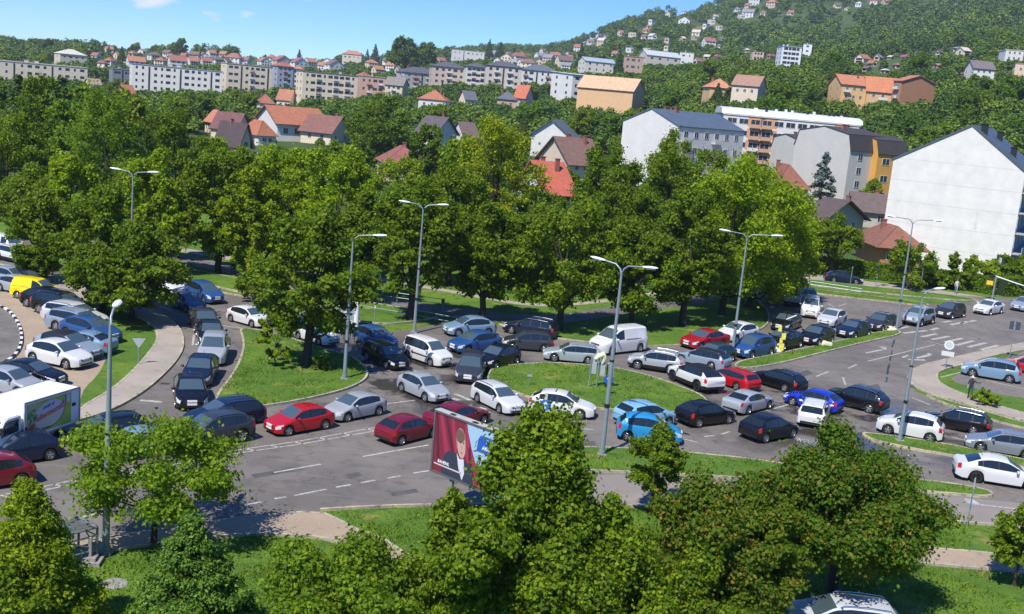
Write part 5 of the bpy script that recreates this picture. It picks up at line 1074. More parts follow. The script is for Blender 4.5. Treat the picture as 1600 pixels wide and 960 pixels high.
# middle-distance trees
mid = [
 ((205, 502), 352, 168, 478, 'round dark tree in front of the parked cars, right of the pair', 'round', DK, {}),
 ((160, 486), 288, 150, 470, 'taller dark tree directly behind the round tree by the parked cars', 'round', DK, {}),
 ((68, 442), 296, 100, 428, 'oval tree with bare trunk above the yellow van', 'tall', DK, {}),
 ((12, 346), 178, 160, 322, 'large dark tree at the left edge beyond the white vans', 'round', MD, {}),
 ((108, 420), 240, 100, 400, 'yellow-green oval tree behind the tree above the yellow van', 'round', LG, dict(m=1)),
 ((232, 428), 233, 118, 410, 'bright yellow-green tree around the left double lamp', 'round', LG, dict(m=1)),
 ((276, 404), 285, 76, 378, 'smaller tree with a thin trunk left of the junction in the park', 'round', MD, {}),
 ((341, 427), 226, 135, 402, 'large tree on the verge above the blue people carrier', 'tall', MD, {}),
 ((478, 574), 330, 198, 520, 'tree with a thick dark trunk on the left grass island', 'tall', DK, dict(r=.32)),
 ((640, 501), 282, 150, 452, 'large tree right of the double lamp above the white minivan', 'tall', DK, {}),
 ((752, 500), 318, 138, 464, 'tree with a straight trunk behind the pale blue hatchback', 'round', DK, {}),
 ((874, 516), 316, 180, 482, 'broad tree above the silver-green estate', 'round', MD, {}),
 ((986, 510), 345, 140, 486, 'dark tree behind the white panel van', 'round', DK, {}),
 ((1066, 508), 300, 130, 470, 'forked dark tree at the park corner', 'round', DK, {}),
 ((1128, 492), 246, 236, 464, 'huge light green chestnut at the right end of the park', 'round', LG, dict(m=1, leafn=42000, clumps=460)),
 ((1170, 480), 262, 176, 460, 'light green tree behind the lamp pole at the park corner', 'round', LG, dict(m=1)),
 ((1205, 470), 300, 140, 456, 'light green tree whose boughs overhang the beige off-roader', 'round', LG, dict(m=1)),
 ((1297, 432), 338, 82, 402, 'medium tree left of the navy saloon on the far side street', 'round', MD, {}),
 ((396, 440), 262, 110, 420, 'tree right of the large verge tree on the park road', 'tall', LG, {}),
 ((560, 470), 300, 110, 430, 'dark-trunked park tree left of the double lamp', 'tall', MD, {}),
 ((520, 440), 228, 160, 420, 'wide yellow-green tree in the park', 'round', LG, dict(m=1)),
 ((450, 415), 232, 130, 400, 'yellow-green tree left of the wide park tree', 'round', LG, dict(m=1)),
 ((700, 445), 236, 130, 420, 'olive green park tree right of the double lamp', 'tall', MD, {}),
 ((765, 405), 184, 150, 390, 'tall yellow-crowned tree in front of the brown roofs', 'tall', Y, dict(m=1)),
 ((930, 430), 224, 130, 400, 'dark tree left of the white gable with blue roof', 'tall', DK, {}),
 ((1035, 420), 206, 112, 400, 'tall green tree in front of the blue-roofed white building', 'tall', MD, {}),
 ((1100, 400), 236, 100, 380, 'green tree under the blue-roofed building', 'round', MD, {}),
 ((1250, 425), 320, 70, 415, 'dark tree between the chestnut and the brown roofed houses', 'round', MD, {}),
 ((165, 330), 136, 150, 315, 'large pale green drooping tree beyond the left trees', 'tall', (1.05, 1.05, 1.0), dict(m=1)),
 ((270, 330), 176, 110, 315, 'dark tree right of the pale drooping tree', 'round', DK, {}),
 ((590, 262), 148, 108, 255, 'dark round tree below the terraced flats', 'round', DK, {}),
 ((660, 300), 195, 60, 290, 'dark tree in front of the grey-roofed house', 'round', DK, {}),
 ((60, 300), 115, 90, 290, 'tall dark tree behind the left trees', 'tall', DK, {}),
 ((620, 330), 250, 110, 320, 'green tree above the double lamp', 'round', LG, {}),
 ((330, 330), 215, 90, 320, 'light tree left of the brown roofs', 'round', LG, dict(m=1)),
 ((840, 400), 300, 90, 385, 'pale grey-green tree before the red-roofed house', 'round', (1.0, 1.05, 1.15), {}),
 ((880, 330), 262, 60, 320, 'dark tree right of the brown-roofed house', 'round', DK, {}),
 ((700, 400), 270, 150, 392, 'dense tree in the second park row right of the double lamp', 'round', MD, {}),
 ((470, 385), 262, 130, 378, 'bright tree in the second park row left of the wide one', 'round', LG, dict(m=1)),
 ((610, 400), 300, 120, 392, 'low dark tree in the second park row', 'round', DK, {}),
 ((840, 430), 320, 150, 420, 'shaded tree behind the broad tree in the park', 'round', DK, {}),
 ((980, 440), 300, 150, 428, 'shaded tree behind the white van and park row', 'round', DK, {}),
 ((400, 380), 240, 130, 374, 'leafy tree behind the large verge tree', 'round', MD, {}),
 ((200, 385), 262, 120, 378, 'green tree behind the tall pair by the parked cars', 'round', MD, {}),
 ((60, 372), 262, 130, 366, 'green tree behind the oval tree at the left', 'round', MD, {}),
 ((1120, 425), 300, 120, 418, 'shaded tree behind the huge chestnut', 'round', DK, {}),
 ((430, 575), 505, 62, 556, 'sapling with drooping leaves on the left grass island', 'round', LG, dict(leafn=1500, leaf=.25, r=.05, clumps=20)),
 ((397, 470), 418, 80, 465, 'leafy lower bough mass hanging over the white hatchback on the left island', 'round', MD, dict(leafn=2500, clumps=30)),
]
for b, ty, wd, cy, lab, kd, col, ex in mid:
    ex = dict(ex); ml = M_leafy if ex.pop('m', 0) else M_leaf
    g = at(*b); dpt = proj((g.x, g.y, 0))[2]; lf = .21 if dpt < 140 else .21 + (dpt - 140) * .0016
    args = dict(leafn=26000 if dpt < 140 else 17000, leaf=lf, clumps=300, clumpr=.22, m=ml, color=col); args.update(ex)
    tree_px(b, ty, wd, cy, lab, kd, **args)
tree_px((1277, 345), 236, 56, 335, 'silver-blue spruce before the pale gabled building', 'cone', leafn=7000, leaf=.5, clumps=120, m=M_blue, clumpr=.24)
tree_px((28, 250), 116, 66, 245, 'dark spruce at the far left', 'cone', leafn=4500, leaf=.8, clumps=90, m=M_needle, clumpr=.24)
tree_px((95, 262), 118, 80, 256, 'second dark spruce right of the far left one', 'cone', leafn=4500, leaf=.8, clumps=90, m=M_needle, clumpr=.24)
# shrubs along the hedge
for i, (b, ty, wd, lab) in enumerate((((1417, 452), 384, 84, 'large shrub left of the big white gable'), ((1490, 452), 398, 60, 'round shrub at the foot of the big white gable'), ((1535, 448), 402, 66, 'light shrub by the corner of the big white building'), ((1580, 445), 404, 70, 'dense shrub at the right edge under the balconies'), ((1452, 448), 415, 50, 'low dark shrub between hedge and white gable'))):
    tree_px(b, ty, wd, b[1] - 4, lab, 'bush', leafn=4500, leaf=.28, clumps=45, color=(MD, DK, LG, MD, DK)[i], name='shrub')
tree_px((1540, 634), 612, 45, 633, 'low pale shrub on the grass by the parking lot', 'bush', leafn=1800, leaf=.2, clumps=25, color=(1.2, 1.25, 1.2), name='shrub')
tree_px((500, 580), 558, 26, 579, 'small bush beside the trunk on the left grass island', 'bush', leafn=900, leaf=.2, clumps=16, color=DK, name='bush')
# clipped hedge along the far side street
def hedge(px, h, wd, label, seed=1):
    P = [at(*p) for p in px]; g = np.random.default_rng(seed); O = P[0]; pts = []
    tot = sum((b - a).length for a, b in zip(P[:-1], P[1:])); n = int(tot * 420)
    seg = [(a, b, (b - a).length) for a, b in zip(P[:-1], P[1:])]; pr = np.array([s[2] for s in seg]) / tot; k = g.choice(len(seg), n, p=pr); t = g.random(n)
    A = np.array([[s[0].x, s[0].y] for s in seg])[k]; B = np.array([[s[1].x, s[1].y] for s in seg])[k]; c = A + (B - A) * t[:, None]; dd = (B - A) / np.linalg.norm(B - A, axis=1)[:, None]; nn = np.stack([-dd[:, 1], dd[:, 0]], 1)
    f = g.integers(0, 3, n); off = np.where(f == 0, -wd / 2, np.where(f == 1, wd / 2, (g.random(n) - .5) * wd)); z = np.where(f == 2, h, g.random(n) * h) + g.normal(size=n) * .06
    off = off + g.normal(size=n) * .07; Pn = np.stack([c[:, 0] + nn[:, 0] * off - O.x, c[:, 1] + nn[:, 1] * off - O.y, z], 1)
    N_ = np.stack([np.where(f == 2, 0, nn[:, 0] * np.sign(off)), np.where(f == 2, 0, nn[:, 1] * np.sign(off)), np.where(f == 2, 1., .3)], 1) + g.normal(size=(n, 3)) * .5; N_ /= np.linalg.norm(N_, axis=1)[:, None]
    A_ = np.cross(N_, g.normal(size=(n, 3))); A_ /= np.linalg.norm(A_, axis=1)[:, None]; B_ = np.cross(N_, A_); s = .17
    V = np.stack([Pn - A_ * s, Pn + B_ * s * .7, Pn + A_ * s, Pn - B_ * s * .7], 1); me = bpy.data.meshes.new('hedge'); me.vertices.add(n * 4); me.vertices.foreach_set('co', V.reshape(-1).astype(np.float32)); me.loops.add(n * 4); me.loops.foreach_set('vertex_index', np.arange(n * 4, dtype=np.int32)); me.polygons.add(n); me.polygons.foreach_set('loop_start', np.arange(0, n * 4, 4, dtype=np.int32)); me.materials.append(M_leaf); me.update(calc_edges=True)
    root = empty('hedge', O, 0, label, 'hedge'); link('foliage', me, root, (.9, 1, .9)); m = MB()
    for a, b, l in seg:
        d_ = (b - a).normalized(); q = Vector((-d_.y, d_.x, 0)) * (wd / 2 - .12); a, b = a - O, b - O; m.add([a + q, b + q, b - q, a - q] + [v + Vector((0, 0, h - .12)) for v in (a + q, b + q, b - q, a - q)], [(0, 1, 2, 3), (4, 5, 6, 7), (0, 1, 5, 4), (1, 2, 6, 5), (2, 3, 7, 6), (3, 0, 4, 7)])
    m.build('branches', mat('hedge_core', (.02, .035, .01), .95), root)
hedge([(1262, 424), (1340, 434), (1430, 443), (1500, 452), (1556, 461)], 2.1, 1.4, 'long clipped hedge along the far path below the big white gable'); hedge([(1562, 462), (1640, 462)], 2.3, 1.4, 'clipped hedge right of the mast-arm signal', 2)

# ------------------------------------------------------------------ buildings
VIS = []        # pixel boxes of buildings with their distance: trees keep clear of them
FOOT = []
def winmesh(wd, h, frame=.08):
    key = 'w%.2f_%.2f' % (wd, h)
    if key not in MATS:
        m = MB(); f = frame
        m.box(-wd/2, wd/2, -.05, .02, -h/2, -h/2 + f); m.box(-wd/2, wd/2, -.05, .02, h/2 - f, h/2); m.box(-wd/2, -wd/2 + f, -.05, .02, -h/2 + f, h/2 - f); m.box(wd/2 - f, wd/2, -.05, .02, -h/2 + f, h/2 - f); m.box(-f/2, f/2, -.045, .02, -h/2 + f, h/2 - f)
        p = MB(); p.box(-wd/2 + .02, wd/2 - .02, -.02, .01, -h/2 + .02, h/2 - .02)
        MATS[key] = (m.mesh('window', M_frame), p.mesh('pane', mat('house_pane', (.03, .04, .05), .12, spec=.8)))
    return MATS[key]
def house(c, az, Lx, Ly, he, hr, roof='gx', wall=(.7, .68, .62), rcol=(.35, .12, .07), rows=2, cols=3, scols=2, label='', cat='house', group=None, name=None, wsize=(1.1, 1.3), over=.5, balc=(), chim=1, side=-1, pane=True, foundation=12, wincol=None, metal=False, front=True, ledges=0, margin=.9, seed=0):
    """c: front left corner; az: compass direction of the long front; side: -1 left end visible, 1 right end visible"""
    rr = random.Random(seed or int(c[0] * 7 + c[1]))
    root = empty(name or ('apartment_block' if cat == 'apartment block' else 'house'), c, math.radians(90 - az), label, cat, group)
    z0 = -foundation
    mr = M_metalroof if metal else M_roof
    w = MB()
    if roof in ('gx', 'mansx'):
        pr = [(0, z0), (0, he), (Ly / 2, hr), (Ly, he), (Ly, z0)] if roof == 'gx' else [(0, z0), (0, he), (.9, he + (hr - he) * .72), (Ly * .5, hr), (Ly - .9, he + (hr - he) * .72), (Ly, he), (Ly, z0)]
        k = len(pr); w.add([(0, y, z) for y, z in pr] + [(Lx, y, z) for y, z in pr], [tuple(range(k))[::-1], tuple(range(k, 2 * k))] + [(i, (i + 1) % k, (i + 1) % k + k, i + k) for i in range(k)])
    elif roof == 'gy':
        pr = [(0, z0), (0, he), (Lx / 2, hr), (Lx, he), (Lx, z0)]; k = len(pr); w.add([(x, 0, z) for x, z in pr] + [(x, Ly, z) for x, z in pr], [tuple(range(k))[::-1], tuple(range(k, 2 * k))] + [(i, (i + 1) % k, (i + 1) % k + k, i + k) for i in range(k)])
    else: w.box(0, Lx, 0, Ly, z0, he)
    w.build('wall', M_wall, root, color=wall)
    r = MB(); t = .22; o = over
    def slab(q):        # quad roof slope with thickness
        q = [Vector(p) for p in q]; n = (q[1] - q[0]).cross(q[2] - q[0]).normalized(); n = n if n.z > 0 else -n; up_ = [p + n * t for p in q]; lo_ = [p + n * .03 for p in q]; kk = len(q)
        r.add(up_ + lo_, [tuple(range(kk)), tuple(range(kk, 2 * kk))[::-1]] + [(i, i + kk, (i + 1) % kk + kk, (i + 1) % kk) for i in range(kk)])
    if roof == 'gx':
        sl_ = (hr - he) / (Ly / 2); slab([(-o, -o, he - sl_ * o), (Lx + o, -o, he - sl_ * o), (Lx + o, Ly / 2, hr), (-o, Ly / 2, hr)]); slab([(-o, Ly + o, he - sl_ * o), (Lx + o, Ly + o, he - sl_ * o), (Lx + o, Ly / 2, hr), (-o, Ly / 2, hr)])
    elif roof == 'mansx':
        zk = he + (hr - he) * .72
        for s_, y0, y1 in ((1, -.1, .9), (-1, Ly + .1, Ly - .9)):
            slab([(-.1, y0, he - .1), (Lx + .1, y0, he - .1), (Lx + .1, y1, zk), (-.1, y1, zk)]); slab([(-.1, y1, zk), (Lx + .1, y1, zk), (Lx + .1, Ly / 2, hr), (-.1, Ly / 2, hr)])
    elif roof == 'gy':
        sl_ = (hr - he) / (Lx / 2); slab([(-o, -o, he - sl_ * o), (-o, Ly + o, he - sl_ * o), (Lx / 2, Ly + o, hr), (Lx / 2, -o, hr)]); slab([(Lx + o, -o, he - sl_ * o), (Lx + o, Ly + o, he - sl_ * o), (Lx / 2, Ly + o, hr), (Lx / 2, -o, hr)])
    elif roof == 'hip':
        k = min(Lx, Ly) / 2; a0, a1 = (-o, -o, he), (Lx + o, -o, he); b0, b1 = (-o, Ly + o, he), (Lx + o, Ly + o, he)
        if Lx >= Ly: p, q = (k, Ly / 2, hr), (Lx - k + .01, Ly / 2, hr); slab([a0, a1, q, p]); slab([b1, b0, p, q]); slab([b0, a0, p]); slab([a1, b1, q])
        else: p, q = (Lx / 2, k, hr), (Lx / 2, Ly - k + .01, hr); slab([a0, b0, q, p]); slab([b1, a1, p, q]); slab([a1, a0, p]); slab([b0, b1, q])
    elif roof == 'flat':
        r.box(-o * .5, Lx + o * .5, -o * .5, Ly + o * .5, he + .003, he + .3); r.box(.3, Lx - .3, .3, Ly - .3, he + .3, he + .34)
    elif roof == 'shed':
        r.add([(-o, -o, he + .01), (Lx + o, -o, he + .01), (Lx + o, Ly + o, hr), (-o, Ly + o, hr), (-o, -o, he + .25), (Lx + o, -o, he + .25), (Lx + o, Ly + o, hr + .25), (-o, Ly + o, hr + .25)], [(0, 3, 2, 1), (4, 5, 6, 7), (0, 1, 5, 4), (1, 2, 6, 5), (2, 3, 7, 6), (3, 0, 4, 7)])
    rf = r.build('roof', mr, root, color=rcol)
    for i in range(chim):
        x, y = rr.uniform(.2, .8) * Lx, (rr.uniform(.3, .45) if i % 2 else rr.uniform(.55, .7)) * Ly
        if roof in ('flat',): zt = he + 1.4; zb_ = he + .34
        else: zt = hr + .7; zb_ = he + (hr - he) * .3
        m = MB(); s_ = max(.35, Lx * .02); m.box(x - s_, x + s_, y - s_ * .7, y + s_ * .7, zb_, zt); m.box(x - s_ - .08, x + s_ + .08, y - s_ * .7 - .08, y + s_ * .7 + .08, zt, zt + .12); m.build('chimney', M_brick if roof not in ('flat',) else M_wall, rf, color=(.5, .48, .45))
    wm, pm = winmesh(*wsize)
    def put(x, y, z, rz):
        nonlocal wm, pm
        o_ = link('window', wm if pane else pm, root); o_.location = (x, y, z); o_.rotation_euler = (0, 0, rz)
        if pane: link('pane', pm, o_)
        return o_
    fh = (he - .3) / max(rows, 1)
    widths = [rr.choice([wsize[0], wsize[0] * 1.5, wsize[0] * .7]) for _ in range(cols)] if cat == 'apartment block' and not pane else [wsize[0]] * cols
    stair = {j for j in range(cols) if cols > 4 and j % 5 == 2 and j not in balc} if cat == 'apartment block' and not pane else set()
    if front:
        for i in range(rows):
            z = .3 + fh * (i + .55)
            for j in range(cols):
                x = margin + (Lx - 2 * margin) * (j + .5) / cols
                if j in stair:
                    if i == 0: m = MB(); m.box(x - .45, x + .45, -.06, -.003, .6, he - .8); m.build('stair_window', MATS['house_pane'], root)
                elif (j % max(1, cols)) in balc:
                    put(x, -.025, z, 0)
                    m = MB(); bw = (Lx - 2 * margin) / cols * .46; m.box(x - bw, x + bw, -1.1, -.003, z - fh * .5, z - fh * .5 + .15); m.box(x - bw, x + bw, -1.1, -1.02, z - fh * .5 + .15, z - fh * .5 + 1.0); m.build('balcony', M_wall, root, color=(.6, .58, .55) if rr.random() < .7 else (.5, .3, .2))
                else:
                    if widths[j] != wsize[0]: wm, pm = winmesh(round(widths[j], 2), wsize[1])
                    else: wm, pm = winmesh(*wsize)
                    put(x, -.025, z, 0)
    wm, pm = winmesh(*wsize)
    sx = 0 if side < 0 else Lx
    for i in range(rows):
        z = .3 + fh * (i + .55)
        for j in range(scols): put(sx + side * .025, Ly * (j + .5) / max(1, scols), z, -math.pi / 2 if side < 0 else math.pi / 2)
    cs = [root.matrix_basis @ Vector(p) for p in ((0, 0, 0), (Lx, 0, 0), (Lx, Ly, 0), (0, Ly, 0))]
    R_ = Matrix.Translation(Vector(c)) @ Matrix.Rotation(math.radians(90 - az), 4, 'Z'); cs = [R_ @ Vector(p) for p in ((0, 0, 0), (Lx, 0, 0), (Lx, Ly, 0), (0, Ly, 0), (0, 0, hr), (Lx, 0, hr), (Lx, Ly, hr), (0, Ly, hr))]
    pr = [proj(p) for p in cs]; VIS.append((min(p[0] for p in pr), max(p[0] for p in pr), min(p[1] for p in pr), max(p[1] for p in pr[:4]), min(p[2] for p in pr)))
    ctr = sum((Vector(p) for p in cs[:4]), Vector()) / 4; FOOT.append((ctr.x, ctr.y, max(Lx, Ly) * .6 + 2))
    return root
def house_px(x0, x1, ytop, yb, delta, Ly, label, roofh=.28, dist=None, **kw):
    """a building that fills this pixel box; delta>0 turns its left end to the camera"""
    p = hit((x0 + x1) / 2, yb); D = proj(p)[2]; s = FPX / D; th = math.degrees(math.atan2(p.x, p.y)); W = (x1 - x0) / s; H = (yb - ytop) / s
    dr = math.radians(abs(delta)); Ly = min(Ly, W * .8 / max(.05, math.sin(dr))) if delta else Ly; Lx = max(2.5, (W - Ly * math.sin(dr)) / math.cos(dr))
    rd = Vector((math.cos(math.radians(th)), -math.sin(math.radians(th)), 0))     # rightwards as seen
    az = 90 + th - delta; c = p - rd * (W / 2)
    if delta > 0: c = c + rd * (Ly * math.sin(dr))
    rt = kw.get('roof', 'gx')
    he = H if rt == 'flat' else H * (1 - roofh)
    return house((c.x, c.y, p.z), az, Lx, Ly, he, H, label=label, side=-1 if delta >= 0 else 1, **kw)
ORG, BRN, DRK, SLT, RRD = (.36, .135, .07), (.16, .085, .065), (.05, .045, .045), (.10, .115, .14), (.36, .085, .05)
CREAM, WHITE, GREYW, PINK, PEACH = (.68, .58, .43), (.64, .625, .59), (.40, .40, .40), (.52, .33, .25), (.66, .42, .22)
# --- big white gable on the right
g1, g2 = at(1372, 408), at(1573, 437); u = (g2 - g1).normalized(); az = math.degrees(math.atan2(u.x, u.y)); v_ = Vector((-u.y, u.x, 0))
Lg = (g2 - g1).length; he = (zat(g1, 259) + zat(g2, 262)) / 2; ga = g1.lerp(g2, .56); hr = zat(ga, 198)
rt = empty('apartment_building', g1, math.radians(90 - az), 'big building with a blank white gable wall and dark blue-grey roof on the right', 'building'); D_ = 26
m = MB(); k = 5; pr = [(0, 0), (0, he), (Lg * .56, hr), (Lg, he), (Lg, 3.6), (Lg, 3.6)]
pr = [(0, 0), (Lg * .42, 0), (Lg * .42, 0), (Lg * .92, 3.4), (Lg, 3.4), (Lg, he), (Lg * .56, hr), (0, he)]; pr = [pr[0], (Lg * .90, 0), (Lg * .90, 3.4), *pr[4:]]; k = len(pr)
m.add([(x, 0, z) for x, z in pr] + [(x, D_, z) for x, z in pr], [tuple(range(k)), tuple(range(k, 2 * k))[::-1]] + [(i, (i + 1) % k, (i + 1) % k + k, i + k) for i in range(k)]); m.build('wall', mat('white_plaster', (.68, .665, .625), .9, var=.10, scale=.5, bump=.15), rt)
for nm, a, b, c, d in (('roof', (0, he), (Lg * .56, hr), 0, 0), ('roof', (Lg, he), (Lg * .56, hr), 0, 0)):
    A_, B_ = Vector((a[0], 0, a[1])), Vector((b[0], 0, b[1])); dr_ = (A_ - B_).normalized(); A_ = A_ + dr_ * .35; n_ = Vector((-dr_.z, 0, dr_.x)); n_ = n_ if n_.z > 0 else -n_
    m = MB(); q = [A_ + Vector((0, -.12, 0)), B_ + Vector((0, -.12, 0)), B_ + Vector((0, D_ + .3, 0)), A_ + Vector((0, D_ + .3, 0))]; m.add([p + n_ * .03 for p in q] + [p + n_ * .3 for p in q], [(0, 1, 2, 3), (4, 7, 6, 5), (0, 4, 5, 1), (1, 5, 6, 2), (2, 6, 7, 3), (3, 7, 4, 0)]); rf_ = m.build('roof', M_metalroof, rt, color=(.075, .095, .12))
for fx, y, s_ in ((.64, 2.2, .45), (.86, 7, .4), (.70, 14, .4)):
    zz = hr - (hr - he) * (fx - .56) / .44; m = MB(); m.box(Lg * fx - s_, Lg * fx + s_, y - s_, y + s_, zz - .3, zz + 1.5); m.box(Lg * fx - s_ - .1, Lg * fx + s_ + .1, y - s_ - .1, y + s_ + .1, zz + 1.5, zz + 1.62); m.build('chimney', M_dark, rf_)
for z_ in (3.1, 6.2, 9.3, 12.4, 15.5):
    x0_ = 0 if z_ < he else Lg * .56 * (z_ - he) / (hr - he) + .2; x1_ = (Lg * .90 if z_ < 3.4 else Lg) if z_ < he else Lg - Lg * .44 * (z_ - he) / (hr - he) - .2; m = MB(); m.box(x0_, x1_, -.006, -.002, z_, z_ + .05); m.build('wall_joint', mat('joint_grey', (.50, .50, .49), .9), rt)
for x_, w_, z0_, z1_ in ((3.2, .5, 1.2, 5.2), (7.6, .7, 0, 2.8), (12.5, .35, 6.5, 9.2)): m = MB(); m.box(x_, x_ + w_, -.0045, -.001, z0_, z1_); m.build('plaster_patch', mat('patched_plaster', (.62, .62, .60), .9, var=.12, scale=1), rt)
m = MB(); m.box(.25, 1.15, -.06, -.003, zat(g1, 352) - 1.6, zat(g1, 352) - .5); m.build('vent_box', M_frame, rt)
for lv in range(4):          # balconies and windows on the right-hand side
    z = 3.6 + lv * (he - 3.6) / 4
    for y in (2.2, 8, 14):
        wm, pm = winmesh(3.4, 1.7); o_ = link('window', wm, rt); o_.location = (Lg + .03, y, z + 1.75); o_.rotation_euler = (0, 0, math.pi / 2); link('pane', pm, o_)
    m = MB(); m.box(Lg + .003, Lg + 1.3, .25, D_ - .3, z, z + .18); m.box(Lg + 1.22, Lg + 1.3, .25, D_ - .3, z + .18, z + 1.05); m.build('balcony', mat('balcony_grey', (.36, .38, .42), .6), rt)
for x, y in ((Lg * .93, .5), (Lg * .99, .5), (Lg * .99, 6), (Lg * .99, 12)): m = MB(); m.box(x - .18, x + .18, y - .18, y + .18, 0, 3.4); m.build('column', M_wall, rt, color=GREYW)
VIS.append((1371, 1600, 190, 405, 150)); FOOT.append((*(g1 + u * Lg / 2 + v_ * 13).xy, 17))
# --- blue-roofed white building
def corner_house(cpx, az, Lx, Ly, ytop_e, ytop_r, label, **kw):
    c = hit(*cpx); D = proj(c)[2]; s = FPX / D; he = (cpx[1] - ytop_e) / s; hr = (cpx[1] - ytop_r) / s; return house((c.x, c.y, c.z), az, Lx / s, Ly / s, he, hr, label=label, **kw)
b = corner_house((1049, 300), 48, 165, 118, 199, 176, 'white house with blank left gable and glossy blue-grey roof behind the chestnut tree', roof='gx', wall=WHITE, rcol=(.09, .12, .155), rows=4, cols=6, scols=0, metal=True, chim=3, cat='building', name='apartment_building', wsize=(1.5, 1.5), over=.2, balc=(0, 3))
# --- pale gabled building with dark mansard and orange part
corner_house((1316, 322), 55, 92, 112, 236, 203, 'pale gabled building with dark mansard roof beside the blue spruce', roof='mansx', wall=(.50, .49, .45), rcol=DRK, rows=4, cols=2, scols=0, chim=2, cat='building', name='apartment_building', wsize=(1.6, 1.5), over=.1)
corner_house((1360, 322), 62, 62, 70, 241, 213, 'orange building with dark mansard roof left of the big white gable', roof='mansx', wall=(.62, .33, .07), rcol=DRK, rows=3, cols=2, scols=0, chim=1, cat='building', name='apartment_building', wsize=(2.2, 1.5), over=.1)
corner_house((1236, 300), 70, 30, 72, 234, 213, 'low pale wing with a black mansard left of the pale gabled building', roof='mansx', wall=(.50, .49, .45), rcol=DRK, rows=2, cols=1, scols=0, chim=1, cat='building', name='building_wing', wsize=(1.2, 1.2), over=.1)
house_px(1104, 1330, 188, 262, 8, 24, 'long block with orange balconies under a white barrel roof', roof='flat', wall=(.62, .60, .56), rcol=(.6, .6, .62), rows=4, cols=11, scols=1, cat='apartment block', balc=(2, 3, 9), wsize=(2.6, 1.5), chim=0, ledges=1)
# white barrel roof of that block as its own standing storey
p = hit(1230, 262); D = proj(p)[2]; s = FPX / D; th = math.degrees(math.atan2(p.x, p.y))
rb = VIS[-1]; root_b = bpy.data.objects[[o.name for o in COL.objects if o.get('label', '').startswith('long block with orange')][0]]
m = MB(); LX, LY = 218 / s, 24; zb_ = (262 - 188) / s + .34; segs = 10; prf = [(LY / 2 - LY / 2 * math.cos(math.pi * i / segs), zb_ + 1.9 * math.sin(math.pi * i / segs) ** .6) for i in range(segs + 1)]
vs = [(x, y, z) for x in (-.6, LX * .98) for y, z in prf]; m.add(vs, [(i, i + 1, i + 1 + segs + 1, i + segs + 1) for i in range(segs)] + [tuple(range(segs + 1)), tuple(range(segs + 1, 2 * segs + 2))[::-1]]); br_ = m.build('barrel_roof', mat('white_sheet_roof', (.62, .63, .66), .5, var=.12, scale=.5), root_b, 40)
fh_ = ((262 - 188) / s - .3) / 4
for i in range(4):
    for j in (2, 3, 9):
        x = .9 + (LX - 1.8) * (j + .5) / 11; z = .3 + fh_ * (i + .55); m = MB(); m.box(x - 2.4, x + 2.4, -.012, -.003, z - fh_ * .42, z + fh_ * .42); m.build('loggia_wall', mat('loggia_orange', (.58, .27, .12), .85), root_b)
rr = random.Random(3)
for i in range(20): x = rr.uniform(1, LX - 2); y = rr.uniform(2, LY * .45); m = MB(); zz = zb_ + 1.7; m.box(x - .35, x + .35, y - .3, y + .3, zb_ + .8, zz + rr.uniform(.3, .9)); m.build('roof_vent', M_dark if i % 3 else M_frame, br_)
